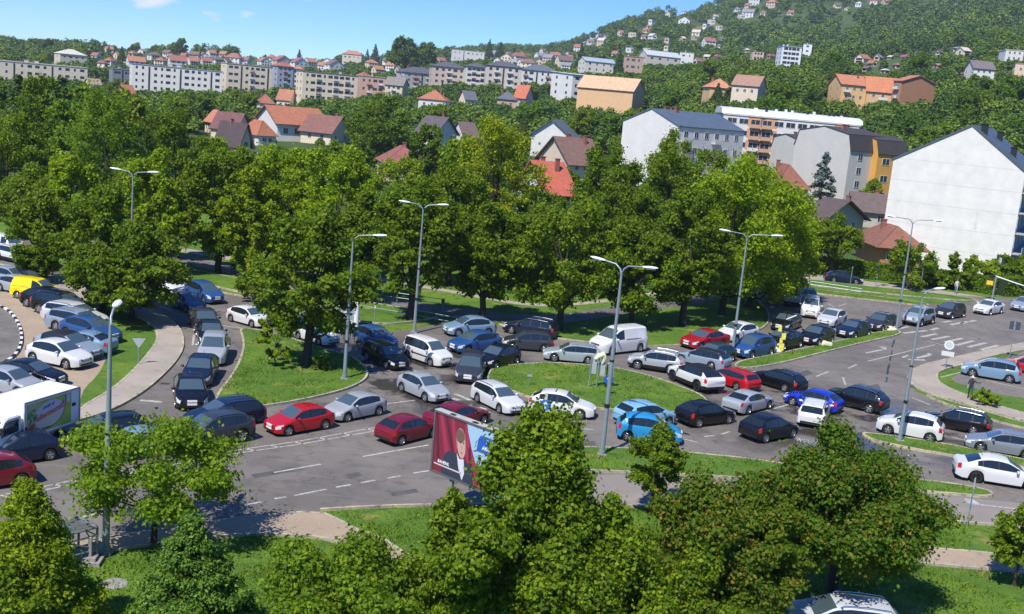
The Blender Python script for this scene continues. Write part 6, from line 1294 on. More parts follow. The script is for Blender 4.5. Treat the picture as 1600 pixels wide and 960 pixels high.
# --- houses between the trees, nearer
near_h = [
 (1333, 1432, 357, 418, 20, 11, 'hip-roofed red-tiled bungalow with orange walls below the big white gable', dict(roof='hip', roofh=.52, wall=(.42, .17, .08), rcol=(.22, .09, .06), rows=1, cols=2, scols=0, wsize=(2.2, 1.2), over=1.0)),
 (1256, 1345, 315, 372, -30, 14, 'dark brown-tiled low house left of the red-tiled bungalow', dict(roof='gx', roofh=.5, wall=(.45, .42, .38), rcol=(.09, .065, .06), rows=1, cols=3, over=1.0)),
 (1322, 1392, 306, 356, 5, 10, 'brown-roofed house tucked against the big white gable', dict(roof='gx', roofh=.5, wall=(.42, .38, .33), rcol=(.12, .085, .075), rows=1, cols=2, over=.6)),
 (1180, 1258, 259, 318, 20, 12, 'red-brown tiled house in front of the long balcony block', dict(roof='hip', roofh=.6, wall=(.5, .45, .38), rcol=(.24, .09, .06), rows=1, cols=2)),
 (803, 890, 257, 345, 25, 12, 'white house with a fresh red tile roof and glazed veranda behind the park trees', dict(roof='gx', roofh=.48, wall=WHITE, rcol=(.42, .10, .06), rows=2, cols=2, wsize=(2.6, 1.8), chim=2, over=.9)),
 (836, 938, 218, 290, 35, 13, 'brown-tiled house with a front gable and brick chimneys above the red-roofed house', dict(roof='gx', roofh=.5, wall=(.58, .48, .36), rcol=(.17, .095, .075), rows=2, cols=3, chim=3, over=.9)),
 (828, 902, 189, 245, -12, 12, 'white gabled house with a blue-grey roof and round gable openings', dict(roof='gy', roofh=.42, wall=WHITE, rcol=SLT, rows=1, cols=3, chim=0, wsize=(.8, .8), over=.8)),
 (586, 664, 232, 285, 10, 12, 'house showing only its dark red roof among the trees', dict(roof='hip', roofh=.5, wall=CREAM, rcol=(.26, .09, .07), rows=1, cols=3, chim=2)),
 (648, 712, 184, 240, -28, 14, 'white house with a dark brown roof right of the dark round tree', dict(roof='gx', roofh=.45, wall=WHITE, rcol=(.09, .075, .08), rows=2, cols=2, chim=1, over=.8)),
 (703, 746, 193, 235, 20, 12, 'small house with brown roof and white annex beside the yellow-crowned tree', dict(roof='gx', roofh=.5, wall=WHITE, rcol=(.13, .09, .08), rows=1, cols=2)),
 (397, 510, 170, 222, 24, 17, 'big white house with a bright orange tile roof and two gables', dict(roof='gx', roofh=.46, wall=WHITE, rcol=ORG, rows=1, cols=4, scols=1, chim=1, wsize=(1.6, 1.8), over=.9)),
 (470, 545, 182, 225, -28, 12, 'brown-tiled house right of the bright orange roof', dict(roof='gx', roofh=.55, wall=CREAM, rcol=(.19, .085, .065), rows=1, cols=2, over=.8)),
 (375, 430, 190, 228, 30, 10, 'low orange-roofed annex in front of the big white house', dict(roof='hip', roofh=.6, wall=WHITE, rcol=ORG, rows=1, cols=2)),
 (340, 385, 193, 238, 30, 12, 'dark brown-roofed house left of the orange annex', dict(roof='gy', roofh=.5, wall=CREAM, rcol=(.085, .06, .06), rows=1, cols=1, over=.9)),
 (330, 390, 178, 222, -20, 12, 'maroon-roofed house behind the dark brown-roofed one', dict(roof='gx', roofh=.55, wall=CREAM, rcol=(.15, .065, .06), rows=1, cols=2)),
 (320, 352, 174, 210, 15, 9, 'small pinkish-orange roofed house left of the maroon roof', dict(roof='hip', roofh=.55, wall=CREAM, rcol=(.5, .2, .12), rows=1, cols=2)),
 (653, 702, 142, 172, -10, 12, 'small white house with an orange hip roof below the terraced flats', dict(roof='hip', roofh=.5, wall=WHITE, rcol=ORG, rows=1, cols=3)),
 (716, 744, 143, 168, 20, 9, 'grey-roofed cottage right of the orange hip roof', dict(roof='gx', roofh=.5, wall=CREAM, rcol=SLT, rows=1, cols=2)),
 (776, 806, 143, 170, 0, 9, 'slate-roofed low house below the terraced flats', dict(roof='hip', roofh=.5, wall=PINK, rcol=SLT, rows=1, cols=2)),
 (802, 832, 134, 166, -25, 9, 'house with a steep orange-red roof below the terraced flats', dict(roof='gx', roofh=.6, wall=GREYW, rcol=(.44, .13, .07), rows=1, cols=2)),
 (432, 462, 141, 172, -20, 9, 'white cottage with brown gable at the foot of the cream block', dict(roof='gx', roofh=.5, wall=WHITE, rcol=(.36, .15, .08), rows=1, cols=2)),
 (400, 428, 149, 176, 10, 9, 'red-roofed cottage left of the white cottage', dict(roof='hip', roofh=.5, wall=WHITE, rcol=(.34, .12, .08), rows=1, cols=2)),
 (184, 210, 134, 160, 20, 9, 'small white gabled house with a red roof left of the white block', dict(roof='gx', roofh=.5, wall=WHITE, rcol=(.34, .12, .08), rows=1, cols=2)),
 (132, 158, 124, 145, 20, 9, 'tiny cream house below the left dark trees', dict(roof='gx', roofh=.4, wall=CREAM, rcol=(.3, .22, .16), rows=1, cols=2)),
 (898, 1002, 122, 190, -20, 14, 'long peach-coloured building with a blank wall', dict(roof='gx', roofh=.28, wall=PEACH, rcol=(.55, .36, .22), rows=1, cols=1, scols=0, front=False, cat='building', name='building')),
 (1094, 1142, 124, 172, 15, 12, 'peach house with an orange roof beside the dark spruces', dict(roof='hip', roofh=.3, wall=PEACH, rcol=(.5, .22, .12), rows=2, cols=3)),
 (1140, 1192, 119, 172, -15, 12, 'cream gabled house right of the peach house', dict(roof='gx', roofh=.3, wall=(.66, .55, .42), rcol=(.32, .18, .13), rows=2, cols=3)),
 (1286, 1334, 184, 214, 15, 9, 'small bright orange hip roof behind the end of the white barrel roof', dict(roof='hip', roofh=.75, wall=CREAM, rcol=ORG, rows=1, cols=2, chim=0)),
 (1290, 1360, 118, 172, 22, 14, 'left wing of the orange-roofed housing complex with balconies', dict(roof='gx', roofh=.28, wall=(.62, .40, .18), rcol=(.42, .17, .09), rows=3, cols=4, balc=(0,), cat='apartment block', chim=2)),
 (1342, 1400, 121, 172, 10, 14, 'middle wing of the orange-roofed housing complex', dict(roof='gx', roofh=.45, wall=(.60, .38, .2), rcol=(.46, .17, .08), rows=2, cols=3, balc=(1,), cat='apartment block')),
 (1392, 1454, 119, 172, -48, 20, 'right wing of the orange-roofed housing complex with a blank brown end wall', dict(roof='gx', roofh=.2, wall=(.36, .18, .10), rcol=(.40, .16, .09), rows=3, cols=2, scols=0, balc=(0, 1), cat='apartment block')),
 (1506, 1550, 95, 126, 20, 12, 'white house with a grey-brown roof on the right slope', dict(roof='gx', roofh=.4, wall=WHITE, rcol=(.15, .13, .13), rows=2, cols=3)),
 (1560, 1596, 79, 96, 15, 14, 'flat-roofed white villa on the right slope', dict(roof='flat', wall=WHITE, rcol=(.6, .6, .6), rows=2, cols=3, chim=0)),
 (1582, 1625, 101, 120, 5, 12, 'cream house cut off by the right edge on the slope', dict(roof='flat', wall=(.62, .48, .36), rcol=(.4, .2, .14), rows=1, cols=3, chim=0)),
 (1478, 1600, 196, 200, 0, 5, '', None),
]
for (x0, x1, yt, yb, dl, Ly, lab, kw) in near_h:
    if kw is None: continue
    house_px(x0, x1, yt, yb, dl, Ly, lab, **kw)
# --- blocks of flats
G = 'blocks of flats on the far slope'
blocks = [
 (-10, 132, 101, 134, 8, 14, 'long low cream block at the far left', dict(wall=(.68, .60, .47), rows=3, cols=12, rcol=(.5, .47, .42), scols=2, chim=3)),
 (171, 206, 109, 133, 10, 12, 'low dark glazed building left of the white block', dict(wall=(.20, .22, .24), rows=2, cols=5, rcol=(.25, .27, .3), scols=0)),
 (204, 344, 107, 157, 6, 14, 'long white block with a grey roof on the left', dict(wall=(.76, .72, .65), rows=5, cols=14, rcol=(.33, .36, .4), scols=1, chim=2)),
 (344, 423, 103, 157, 14, 14, 'cream block with a flat roof right of the white block', dict(wall=CREAM, rows=5, cols=8, rcol=(.5, .46, .38), scols=1, balc=(4,))),
 (421, 456, 98, 148, 20, 13, 'narrow grey-blue block between the two cream blocks', dict(wall=(.32, .35, .40), rows=5, cols=3, rcol=(.3, .12, .08), scols=2, balc=(1,), roof='hip', roofh=.14)),
 (455, 472, 104, 148, 0, 12, 'slim white tower beside the larger cream block', dict(wall=(.6, .58, .55), rows=5, cols=2, rcol=(.4, .18, .12), scols=1, roof='hip', roofh=.12)),
 (460, 556, 116, 172, 14, 15, 'larger cream block with white balconies in the centre left', dict(wall=CREAM, rows=5, cols=9, rcol=(.20, .2, .21), scols=2, balc=(2, 5, 7))),
 (556, 600, 121, 160, 6, 12, 'salmon-coloured block with balconies', dict(wall=PINK, rows=3, cols=4, rcol=(.3, .28, .26), scols=0, balc=(1, 3))),
 (600, 636, 122, 162, -14, 12, 'yellowish low block next to the salmon one', dict(wall=(.56, .50, .36), rows=3, cols=3, rcol=(.2, .18, .16), scols=1, balc=(1,), roof='gx', roofh=.3)),
 (617, 686, 106, 146, 20, 14, 'grey terraced flats with dark roof, leftmost of the terrace', dict(wall=(.36, .37, .39), rows=4, cols=5, rcol=(.085, .09, .11), scols=1, balc=(1, 3), roof='hip', roofh=.24)),
 (668, 726, 98, 143, 8, 14, 'pinkish terraced flats, second of the terrace', dict(wall=(.50, .40, .34), rows=4, cols=5, rcol=(.085, .09, .11), scols=1, balc=(2,), roof='hip', roofh=.18)),
 (722, 758, 99, 141, 5, 14, 'white and salmon terraced flats, third of the terrace', dict(wall=(.58, .54, .50), rows=4, cols=4, rcol=(.085, .09, .11), scols=0, balc=(1, 3), roof='hip', roofh=.16)),
 (754, 812, 97, 146, 3, 14, 'beige terraced flats with dark roof, fourth of the terrace', dict(wall=(.52, .46, .40), rows=4, cols=5, rcol=(.085, .09, .11), scols=0, balc=(1, 3), roof='hip', roofh=.17)),
 (810, 870, 102, 140, 4, 14, 'white flats with blue-grey hip roof, right end of the terrace', dict(wall=(.60, .60, .60), rows=3, cols=6, rcol=(.10, .115, .14), scols=0, balc=(0, 4), roof='hip', roofh=.26)),
 (857, 935, 115, 165, 34, 18, 'bright white block with a pale sheet roof in the centre', dict(wall=WHITE, rows=4, cols=4, rcol=(.5, .53, .57), scols=2, balc=(1,), roof='shed', roofh=.06)),
 (901, 960, 91, 122, 22, 14, 'cream gabled block with blue-grey roof above the peach building', dict(wall=(.60, .57, .50), rows=3, cols=4, rcol=(.30, .36, .42), scols=2, roof='gx', roofh=.2)),
 (972, 1002, 90, 122, 0, 12, 'brown-pink flats right of the conifer', dict(wall=(.38, .28, .22), rows=3, cols=3, rcol=(.38, .18, .13), scols=0)),
 (996, 1062, 80, 108, 26, 15, 'pale flats with a wide silver roof', dict(wall=(.50, .46, .40), rows=2, cols=4, rcol=(.42, .45, .48), scols=2, roof='gx', roofh=.28)),
 (1060, 1082, 83, 104, 0, 10, 'small white house right of the silver roof', dict(wall=WHITE, rows=2, cols=2, rcol=(.4, .42, .45), scols=0)),
 (1210, 1248, 74, 110, 14, 12, 'modern white block with set-back top floor', dict(wall=(.68, .70, .73), rows=5, cols=4, rcol=(.35, .42, .5), scols=2, chim=2)),
 (1253, 1266, 70, 92, 0, 8, 'slim white tower by the modern white block', dict(wall=(.68, .70, .73), rows=3, cols=1, rcol=(.4, .45, .5), scols=0)),
 (704, 756, 80, 98, 5, 12, 'long low white building with a blue-white roof above the terrace', dict(wall=(.60, .58, .55), rows=2, cols=7, rcol=(.42, .46, .52), scols=0)),
 (86, 134, 78, 104, 16, 16, 'big cream villa with hip roof on the left skyline', dict(wall=(.60, .53, .42), rows=2, cols=4, rcol=(.55, .52, .44), scols=1, roof='hip', roofh=.3, chim=0)),
 (534, 566, 80, 104, -8, 12, 'cream block with an orange roof below the twin conifers', dict(wall=(.58, .5, .4), rows=2, cols=4, rcol=(.4, .18, .1), scols=1, roof='hip', roofh=.25)),
]
for (x0, x1, yt, yb, dl, Ly, lab, kw) in blocks:
    kw = dict(roof='flat', cat='apartment block') | kw; house_px(x0, x1, yt, yb, dl, Ly, lab, pane=False, wsize=(1.5, 1.4), **kw)
# --- small houses of the town and the hillside
small = [(150, 88, 14), (160, 104, 14), (186, 88, 16), (200, 94, 12), (240, 88, 18), (252, 97, 20), (262, 84, 14), (268, 90, 14), (288, 88, 12), (292, 81, 12), (318, 88, 14), (322, 97, 16), (350, 86, 14), (354, 97, 14), (384, 96, 16), (385, 86, 12), (412, 97, 18), (425, 92, 16), (428, 85, 12), (450, 91, 14), (455, 85, 12), (478, 91, 14), (492, 94, 14), (500, 90, 12), (512, 98, 16), (512, 90, 12), (580, 100, 18), (585, 92, 14), (612, 104, 18), (625, 110, 16), (630, 90, 12), (645, 106, 16), (655, 95, 14), (665, 92, 12), (720, 92, 14), (735, 88, 12), (775, 86, 12), (800, 98, 14), (815, 98, 14), (840, 97, 14), (842, 88, 14), (870, 88, 16), (885, 104, 16), (890, 90, 12), (172, 97, 18), (170, 78, 12), (192, 77, 12), (221, 81, 10), (229, 79, 10), (212, 98, 26), (208, 85, 12), (277, 97, 26), (300, 97, 18), (304, 87, 16), (306, 96, 14), (330, 84, 14), (340, 95, 18), (366, 93, 26), (404, 87, 12), (440, 97, 28), (467, 100, 26), (484, 98, 18), (505, 104, 16), (522, 104, 28), (605, 96, 14), (568, 121, 22), (590, 110, 18), (640, 98, 12),
 (792, 91, 18), (810, 90, 22), (826, 101, 24), (857, 92, 18), (880, 96, 24), (906, 86, 12), (688, 96, 16), (767, 86, 18), (848, 80, 10), (835, 112, 14), (778, 95, 12), (950, 104, 12), (1090, 96, 16), (1105, 90, 14),
 (973, 34, 7), (1018, 35, 12), (1013, 42, 9), (1044, 23, 11), (1072, 12, 24), (1070, 20, 12), (936, 35, 7), (906, 60, 20), (922, 66, 14), (940, 65, 18), (935, 56, 10), (946, 58, 8), (969, 51, 11), (987, 55, 14), (1006, 58, 12), (1019, 57, 16), (1009, 48, 12), (1043, 64, 12), (1066, 61, 12), (1088, 52, 18), (1084, 60, 10), (1103, 42, 13), (1123, 44, 12), (1111, 35, 14), (1118, 26, 10), (1158, 27, 14), (1169, 21, 24), (1151, 15, 12), (1177, 4, 20), (1168, 9, 12), (1206, 6, 22), (1193, 21, 12), (1235, 20, 12), (1107, 66, 26), (983, 79, 14), (1010, 79, 14), (961, 84, 14), (1042, 76, 12), (1124, 73, 7), (1166, 79, 10), (1182, 88, 24), (1204, 89, 14), (1121, 90, 14), (888, 72, 8), (1126, 61, 6),
 (1234, 21, 12), (1207, 6, 14), (1307, 9, 14), (1322, 14, 8), (1342, 7, 14), (1366, 3, 16), (1382, 3, 14), (1347, 93, 28), (1362, 99, 18), (1372, 90, 16), (1390, 90, 8), (1412, 89, 12), (1467, 82, 12), (1504, 81, 26), (1462, 103, 12), (1380, 111, 10), (1352, 108, 12), (1400, 103, 14), (1432, 84, 6), (1494, 77, 10), (797, 57, 12), (818, 51, 12), (867, 56, 12), (872, 50, 8), (745, 64, 10), (858, 48, 8), (808, 55, 8)]
rr = random.Random(11)
RC = [('orange', (.38, .17, .10)), ('dusky red', (.30, .12, .09)), ('brown', (.17, .11, .09)), ('grey', (.22, .22, .24)), ('pale', (.5, .46, .4))]; WC = [('white', WHITE), ('cream', CREAM), ('pinkish', (.56, .42, .34)), ('white', (.66, .66, .66))]
for i, (x, y, wd) in enumerate(small):
    wd *= .85 if x > 885 else 1.12
    far = x > 885 and y < 95; rn, rc = rr.choice(RC[:3] if x < 700 else RC); wn_, wc = rr.choice(WC); rt_ = rr.choice(['gx', 'hip', 'gx', 'gy', 'flat' if far else 'hip'])
    zone = 'left town skyline' if x < 345 else 'town slope above the cream blocks' if x < 660 else 'slope above the terraced flats' if x < 900 else 'middle of the hillside' if x < 1290 else 'right part of the hillside'
    lab = 'small %s-walled house with %s %s roof on the %s' % (wn_, 'an' if rn == 'orange' else 'a', rn, zone)
    house_px(x - wd / 2, x + wd / 2, y - wd * .28 - 1, y + wd * .28 + 1, rr.choice([-30, -15, 12, 25, 35]), 9, lab, roof=rt_, roofh=.4, wall=wc, rcol=rc, rows=1 if wd < 16 else 2, cols=2 if wd < 16 else 3, scols=1, pane=False, chim=1 if wd > 12 else 0, group='%s houses with %s roofs, %s' % (wn_, rn, zone), name='small_house', wsize=(1.6, 1.5))

LAND = []
def shorten(l):
    for w_ in (' with ', ' below ', ' left ', ' right ', ' between ', ' beside ', ' behind ', ' under ', ' above ', ' in ', ' among ', ' tucked', ' at ', ' next ', ' showing', ' on ', ' cut ', ','):
        if w_ in l and l.index(w_) > 12: l = l[:l.index(w_)]
    return l
for o_ in list(COL.objects):
    if o_.get('category') in ('house', 'building', 'apartment block') and o_.name.split('.')[0] != 'small_house' and o_.parent is None:
        p = proj((o_.location.x, o_.location.y, o_.location.z + 4)); LAND.append((p[0] + 15, p[1], p[2], shorten(o_['label'])))
def near_land(x, y):
    b = min(LAND, key=lambda q: (q[0] - x) ** 2 + ((q[1] - y) * 1.6) ** 2); dx, dy = x - b[0], y - b[1]
    if abs(dx) > abs(dy) * 1.4: rel = 'left of' if dx < 0 else 'right of'
    else: rel = 'above' if dy < 0 else 'below'
    return rel + ' the ' + b[3]
used_ = {}
for o_ in list(COL.objects):
    if o_.name.split('.')[0] == 'small_house' and o_.parent is None:
        p = proj(o_.location); l = o_['label'].split(' roof on')[0] + ' roof ' + near_land(p[0], p[1]); o_['label'] = ' '.join(l.split()[:16])
# ------------------------------------------------------------------ wooded belt and hill
roadpoly = [(p.x, p.y) for p in roadP]
def clear(x, y, H, rx, dpt, slack=2, frac=.66):
    for fx, fy, fr in FOOT:
        if (x - fx) ** 2 + (y - fy) ** 2 < (fr + rx * .5) ** 2: return False
    z = terrain(x, y); a = proj((x, y, z + H)); s = FPX / a[2]; hw_ = rx * s * .85
    for (x0, x1, y0, y1, d) in VIS:
        if a[2] < d + 4 and a[0] + hw_ > x0 + 1 and a[0] - hw_ < x1 - 1 and a[1] < y0 + (y1 - y0) * frac: return False
    return True
# prototypes for the belt
protos = []
for i, (kd, lf, n, cl, mm) in enumerate((('round', .46, 9500, 200, M_leaf), ('tall', .46, 9500, 200, M_leaf), ('round', .46, 9500, 180, M_leafy), ('tall', .46, 9500, 220, M_leafy), ('cone', .5, 6500, 150, M_needle))):
    cm, C = crown_mesh('crown', 1.0 * 4.5, 9, cl, n, lf, kd, 50 + i, mm, clumpr=.26); tm = trunk_mesh('trunk', 11, 2, 4.5, 9, C, .28, i, 6); protos.append((cm, tm, kd))
rr = random.Random(5); placed = []; cnt = 0; tries = 0
tone = [((.72, .85, .85), 'dark green'), ((1, 1, 1), 'mid green'), ((1.25, 1.15, .85), 'yellow-green'), ((.85, .98, .95), 'deep green')]
while cnt < 285 and tries < 30000:
    tries += 1
    d = 165 * (760 / 165) ** rr.random() ** .9; px = rr.uniform(-60, 1660); az_ = math.atan((px - 800) / FPX * 1.03); x, y = d * math.sin(az_), d * math.cos(az_)
    if d < 215 and px > 1230: continue
    k = rr.choices(range(5), (4, 3, 4, 2, 1.2))[0]; sc = rr.uniform(.7, 1.25) * (1 if d < 400 else 1.1); H = 11 * sc; rx = 4.5 * sc * (.55 if k == 4 else 1)
    if any((x - a) ** 2 + (y - b) ** 2 < (rx * .75 + c * .75) ** 2 for a, b, c in placed): continue
    if not clear(x, y, H, rx, d):
        sc *= .62; H *= .62; rx *= .62
        if not clear(x, y, H, rx, d): continue
    placed.append((x, y, rx)); cnt += 1; cm, tm, kd = protos[k]; col, tn = rr.choice(tone)
    zone = 'left' if px < 420 else 'middle' if px < 1000 else 'right'
    kn = 'conical dark conifer' if k == 4 else tn + ' leafy tree'
    root = empty('conifer_tree' if k == 4 else 'leafy_tree', (x, y, terrain(x, y) - .2), rr.uniform(0, 6.28), ' '.join((('tall ' if sc > 1.1 else 'small ' if sc < .62 else '') + kn + ' ' + near_land(*proj((x, y, terrain(x, y) + 5))[:2])).split()[:16]), 'tree', '%s trees in the %s wooded belt' % ('conifer' if k == 4 else tn, zone))
    root.scale = (sc * (.55 if k == 4 else 1),) * 2 + (sc * rr.uniform(.9, 1.15),); c = link('crown', cm, root, col); c.location = (0, 0, 2); link('trunk', tm, root)
# skyline conifers and round trees that stand out against the sky
for (x, yt, yb, wd, kd) in ((18, 60, 92, 16, 'cone'), (31, 68, 92, 10, 'cone'), (78, 63, 95, 32, 'r'), (108, 64, 84, 13, 'r'), (144, 66, 84, 17, 'r'), (170, 72, 84, 6, 'cone'), (190, 73, 100, 14, 'cone'), (281, 61, 88, 23, 'r'), (309, 70, 88, 11, 'r'), (467, 70, 100, 12, 'cone'), (527, 72, 90, 8, 'cone'), (574, 60, 86, 10, 'cone'), (586, 57, 90, 15, 'cone'), (245, 73, 86, 28, 'r'), (350, 76, 90, 24, 'r'), (685, 66, 84, 10, 'r'), (700, 65, 84, 20, 'r'), (763, 62, 95, 14, 'cone'), (781, 66, 95, 16, 'cone'), (905, 68, 118, 20, 'cone'), (965, 78, 124, 18, 'cone'), (1143, 112, 172, 34, 'cone'), (1118, 130, 172, 24, 'cone'), (635, 62, 118, 60, 'r'), (660, 68, 112, 44, 'r'), (615, 72, 110, 34, 'r'), (690, 126, 150, 8, 'cone')):
    p = hit(x, yb); D = proj(p)[2]; s = FPX / D; H = (yb - yt) / s; rx = wd / 2 / s; cm, tm, k_ = protos[4 if kd == 'cone' else 0]
    nm_ = 'conifer_tree' if kd == 'cone' else 'leafy_tree'; side = 'left' if x < 320 else 'centre-left' if x < 600 else 'centre' if x < 850 else 'right'
    lab = ('pointed dark conifer' if kd == 'cone' else 'rounded dark tree') + ' standing out on the %s of the far slope' % side
    root = empty(nm_, p, x * .1, lab, 'tree', '%ss standing out on the far slope, %s' % ('conifer' if kd == 'cone' else 'rounded tree', side)); root.scale = (rx / 4.5, rx / 4.5, H / 11); c = link('crown', cm, root, (.75, .85, .8) if kd != 'cone' else (1, 1, 1)); c.location = (0, 0, 2); link('trunk', tm, root)
# hillside woodland: far, reads as one mass
def woodland():
    g = np.random.default_rng(9); rr = random.Random(21); T = []
    tries = 0
    N_ = 10500
    while len(T) < N_ and tries < 90000:
        tries += 1
        px = rr.uniform(-80, 1680); d = 330 * (2150 / 330) ** (rr.random() ** .85); az_ = math.atan((px - 800) / FPX * 1.03); x, y = d * math.sin(az_), d * math.cos(az_)
        # clearings: meadows
        mdw = math.sin(x * .021 + 2) * math.sin(y * .017 + .5) + .5 * math.sin(x * .05 + y * .03)
        if mdw > 1.25 and d > 600: continue
        sc = rr.uniform(.55, 1.2) * (1 + d / 3500); H, rx = 10 * sc, 5 * sc
        if not clear(x, y, H * .9, rx, d, frac=.62):
            sc *= .5; H, rx = 10 * sc, 5 * sc
            if not clear(x, y, H * .9, rx, d, frac=.62): continue
        if d < 700 and any((x - a) ** 2 + (y - b) ** 2 < (rx * .6 + c * .6) ** 2 for a, b, c in placed): continue
        T.append((x, y, terrain(x, y) - .8, rx, H, d))
    T = np.array(T); n = len(T); Vs = []; 
    for (lo, hi, q, lf) in ((0, 600, 520, .85), (600, 1000, 260, 1.3), (1000, 9999, 150, 2.0)):
        S_ = T[(T[:, 5] >= lo) & (T[:, 5] < hi)]; k = len(S_)
        if not k: continue
        nl = 14; cd_ = g.normal(size=(k, nl, 3)); cd_ /= np.linalg.norm(cd_, axis=2)[..., None]; cd_[:, :, 2] = np.abs(cd_[:, :, 2]) * .9 - .1
        cc = cd_ * .62; cc[:, :, 2] = cc[:, :, 2] * .9 + .5
        wl = g.integers(0, nl, (k, q)); c = np.take_along_axis(cc, wl[..., None].repeat(3, 2), 1)
        dd = g.normal(size=(k, q, 3)); dd /= np.linalg.norm(dd, axis=2)[..., None]; dd[:, :, 2] = np.where(dd[:, :, 2] < -.2, -dd[:, :, 2], dd[:, :, 2])
        P = c + dd * .31 * (.75 + .4 * g.random((k, q, 1))); P = P * np.array([1, 1, 1.0]); sc3 = np.stack([S_[:, 3], S_[:, 3], S_[:, 4]], 1)[:, None, :]; sc3 = sc3 * np.array([1, 1, .78]); P = P * sc3 + S_[:, None, :3]
        N = dd + g.normal(size=(k, q, 3)) * .35 + np.array([0, 0, .25]); N /= np.linalg.norm(N, axis=2)[..., None]
        A = np.cross(N, g.normal(size=(k, q, 3))); A /= np.linalg.norm(A, axis=2)[..., None]; B = np.cross(N, A); s = lf * (.6 + .6 * g.random((k, q, 1)))
        V = np.stack([P - A * s * .6, P + B * s * .5, P + A * s * .6, P - B * s * .5], 2).reshape(-1, 3); Vs.append(V)
    V = np.concatenate(Vs).astype(np.float32); n = len(V) // 4
    me = bpy.data.meshes.new('woodland'); me.vertices.add(n * 4); me.vertices.foreach_set('co', V.reshape(-1)); me.loops.add(n * 4); me.loops.foreach_set('vertex_index', np.arange(n * 4, dtype=np.int32)); me.polygons.add(n); me.polygons.foreach_set('loop_start', np.arange(0, n * 4, 4, dtype=np.int32))
    m = leaf_mat('woodland_leaves', (.06, .115, .018), (.095, .17, .02), (.15, .225, .03), trans=.2); nn = m.node_tree
    # slow patches of lighter and darker woodland
    for nd in nn.nodes:
        if nd.type == 'MIX' and nd.blend_type == 'MULTIPLY' and any(l.from_node.type == 'OBJECT_INFO' for l in nd.inputs['B'].links):
            t = nn.nodes.new('ShaderNodeTexCoord'); no = nn.nodes.new('ShaderNodeTexNoise'); no.inputs['Scale'].default_value = .035; no.inputs['Detail'].default_value = 3; nn.links.new(t.outputs['Object'], no.inputs[0]); rp = nn.nodes.new('ShaderNodeValToRGB'); rp.color_ramp.elements[0].position = .38; rp.color_ramp.elements[1].position = .64; rp.color_ramp.elements[0].color = (.55, .68, .7, 1); rp.color_ramp.elements[1].color = (1.45, 1.3, .95, 1); nn.links.new(no.outputs[0], rp.inputs[0]); nn.links.new(rp.outputs[0], nd.inputs['B']); break
    me.materials.append(m); me.update(calc_edges=True); o = link('woodland', me); tag(o, 'dense green woodland covering the distant hillside and slopes', 'woodland', kind='stuff')
    print('woodland trees', len(T), 'faces', n)
woodland()
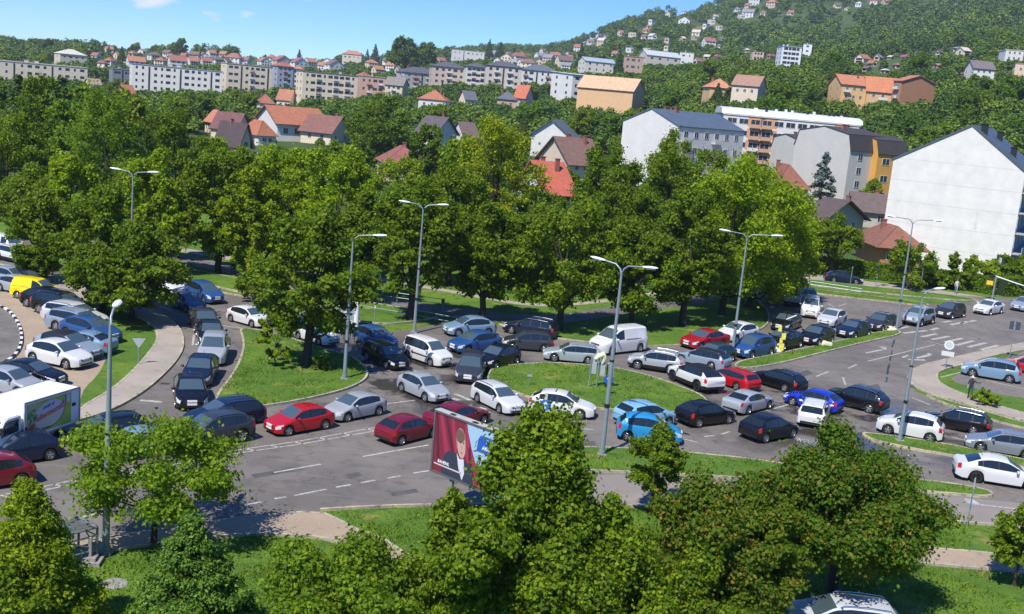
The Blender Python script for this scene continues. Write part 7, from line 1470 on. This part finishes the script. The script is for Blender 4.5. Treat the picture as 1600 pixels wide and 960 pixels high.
# ------------------------------------------------------------------ grass tufts on the nearer lawns
def pt_in(poly, x, y):
    x, y = np.asarray(x), np.asarray(y); c = np.zeros(x.shape, bool); n = len(poly)
    for i in range(n):
        x0, y0 = poly[i]; x1, y1 = poly[(i + 1) % n]; t = ((y0 > y) != (y1 > y)) & (x < (x1 - x0) * (y - y0) / (y1 - y0 + 1e-12) + x0); c ^= t
    return c
def grass():
    g = np.random.default_rng(3); pts = []
    areas = [([at(*p) for p in ((-100, 905), (140, 870), (232, 855), (325, 845), (400, 839), (507, 844), (550, 860), (620, 900), (620, 1100), (-150, 1100))], 0.0, 140, .10),
             ([at(*p) for p in ((503, 801), (560, 797), (670, 793), (800, 793), (900, 795), (900, 880), (720, 902), (640, 870), (592, 838), (548, 825), (534, 815))], 0.0, 140, .10),
             ([at(*p) for p in ((900, 797), (1150, 799), (1300, 806), (1444, 815), (1553, 824), (1700, 838), (1700, 880), (1600, 871), (1520, 862), (1425, 855), (1200, 865), (1000, 882), (900, 895))], 0.0, 120, .10),
             ([at(*p) for p in ((1000, 915), (1411, 882), (1512, 890), (1600, 899), (1750, 912), (1750, 1080), (1000, 1080))], 0.0, 130, .10)]
    areas += [(P, z, 70 if i in (0, 1, 3) else 55, .085) for i, (P, z) in enumerate(GRASSP) if i < 7]
    VV = []
    for P, z, dens, h in areas:
        xs = np.array([p.x for p in P]); ys = np.array([p.y for p in P]); A = (xs.max() - xs.min()) * (ys.max() - ys.min()); n = int(A * dens * .8)
        n = min(n, 160000); x = g.uniform(xs.min(), xs.max(), n); y = g.uniform(ys.min(), ys.max(), n); k = pt_in([(p.x, p.y) for p in P], x, y); x, y = x[k], y[k]
        dn = np.sin(x * 1.3 + 2 * np.sin(y * .7)) * np.cos(y * 1.1 + np.sin(x * .9)); hh = h * (1 + .7 * dn) * (.6 + .9 * g.random(len(x))); keep = g.random(len(x)) < .62 + .38 * dn; x, y, hh = x[keep], y[keep], hh[keep]; n = len(x)
        a = g.random(n) * 6.283; wv = .022 + .02 * g.random(n); lx, ly = g.normal(size=n) * .6 * hh, g.normal(size=n) * .6 * hh
        V = np.stack([np.stack([x - np.cos(a) * wv, y - np.sin(a) * wv, np.full(n, z)], 1), np.stack([x + np.cos(a) * wv, y + np.sin(a) * wv, np.full(n, z)], 1), np.stack([x + lx, y + ly, z + hh], 1)], 1); VV.append(V.reshape(-1, 3))
    V = np.concatenate(VV).astype(np.float32); n = len(V) // 3; me = bpy.data.meshes.new('grass'); me.vertices.add(n * 3); me.vertices.foreach_set('co', V.reshape(-1)); me.loops.add(n * 3); me.loops.foreach_set('vertex_index', np.arange(n * 3, dtype=np.int32)); me.polygons.add(n); me.polygons.foreach_set('loop_start', np.arange(0, n * 3, 3, dtype=np.int32))
    me.materials.append(leaf_mat('grass_blades', (.075, .16, .012), (.115, .21, .015), (.22, .27, .04), trans=.3)); me.update(calc_edges=True); o = link('grass', me); tag(o, 'short green grass on the lawns and traffic islands', 'grass', kind='stuff'); print('grass blades', n)
grass()

by = {}
for o_ in COL.objects:
    if o_.parent is None and o_.get('label'): by.setdefault(o_['label'], []).append(o_)
for l_, os_ in by.items():
    if 1 < len(os_) < 9:
        os_.sort(key=lambda q: proj(q.location)[0]); nm_ = {2: ['left one', 'right one'], 3: ['left one', 'middle one', 'right one'], 4: ['leftmost', 'second from left', 'third from left', 'rightmost'], 5: ['leftmost', 'second from left', 'middle one', 'fourth from left', 'rightmost']}.get(len(os_)) or ['leftmost', 'second from left', 'third from left', 'fourth from left', 'fifth from left', 'sixth from left', 'seventh from left', 'eighth from left'][:len(os_) - 1] + ['rightmost']
        for q, t_ in zip(os_, nm_): q['label'] = ' '.join(l_.split()[:16 - len(t_.split())]) + ', ' + t_
# ------------------------------------------------------------------ air
hz = MB(); hz.box(-3380, 3380, -3380, 3380, -170, 345); ho = hz.build('haze', None); ho.data.materials.clear()
hm = bpy.data.materials.new('haze'); hm.use_nodes = True; n = hm.node_tree; n.nodes.remove(n.nodes['Principled BSDF']); pv = n.nodes.new('ShaderNodeVolumePrincipled'); pv.inputs['Density'].default_value = .00012; pv.inputs['Color'].default_value = (.82, .9, 1, 1); pv.inputs['Anisotropy'].default_value = .2
n.links.new(pv.outputs[0], n.nodes['Material Output'].inputs['Volume']); ho.data.materials.append(hm); tag(ho, kind='stuff')
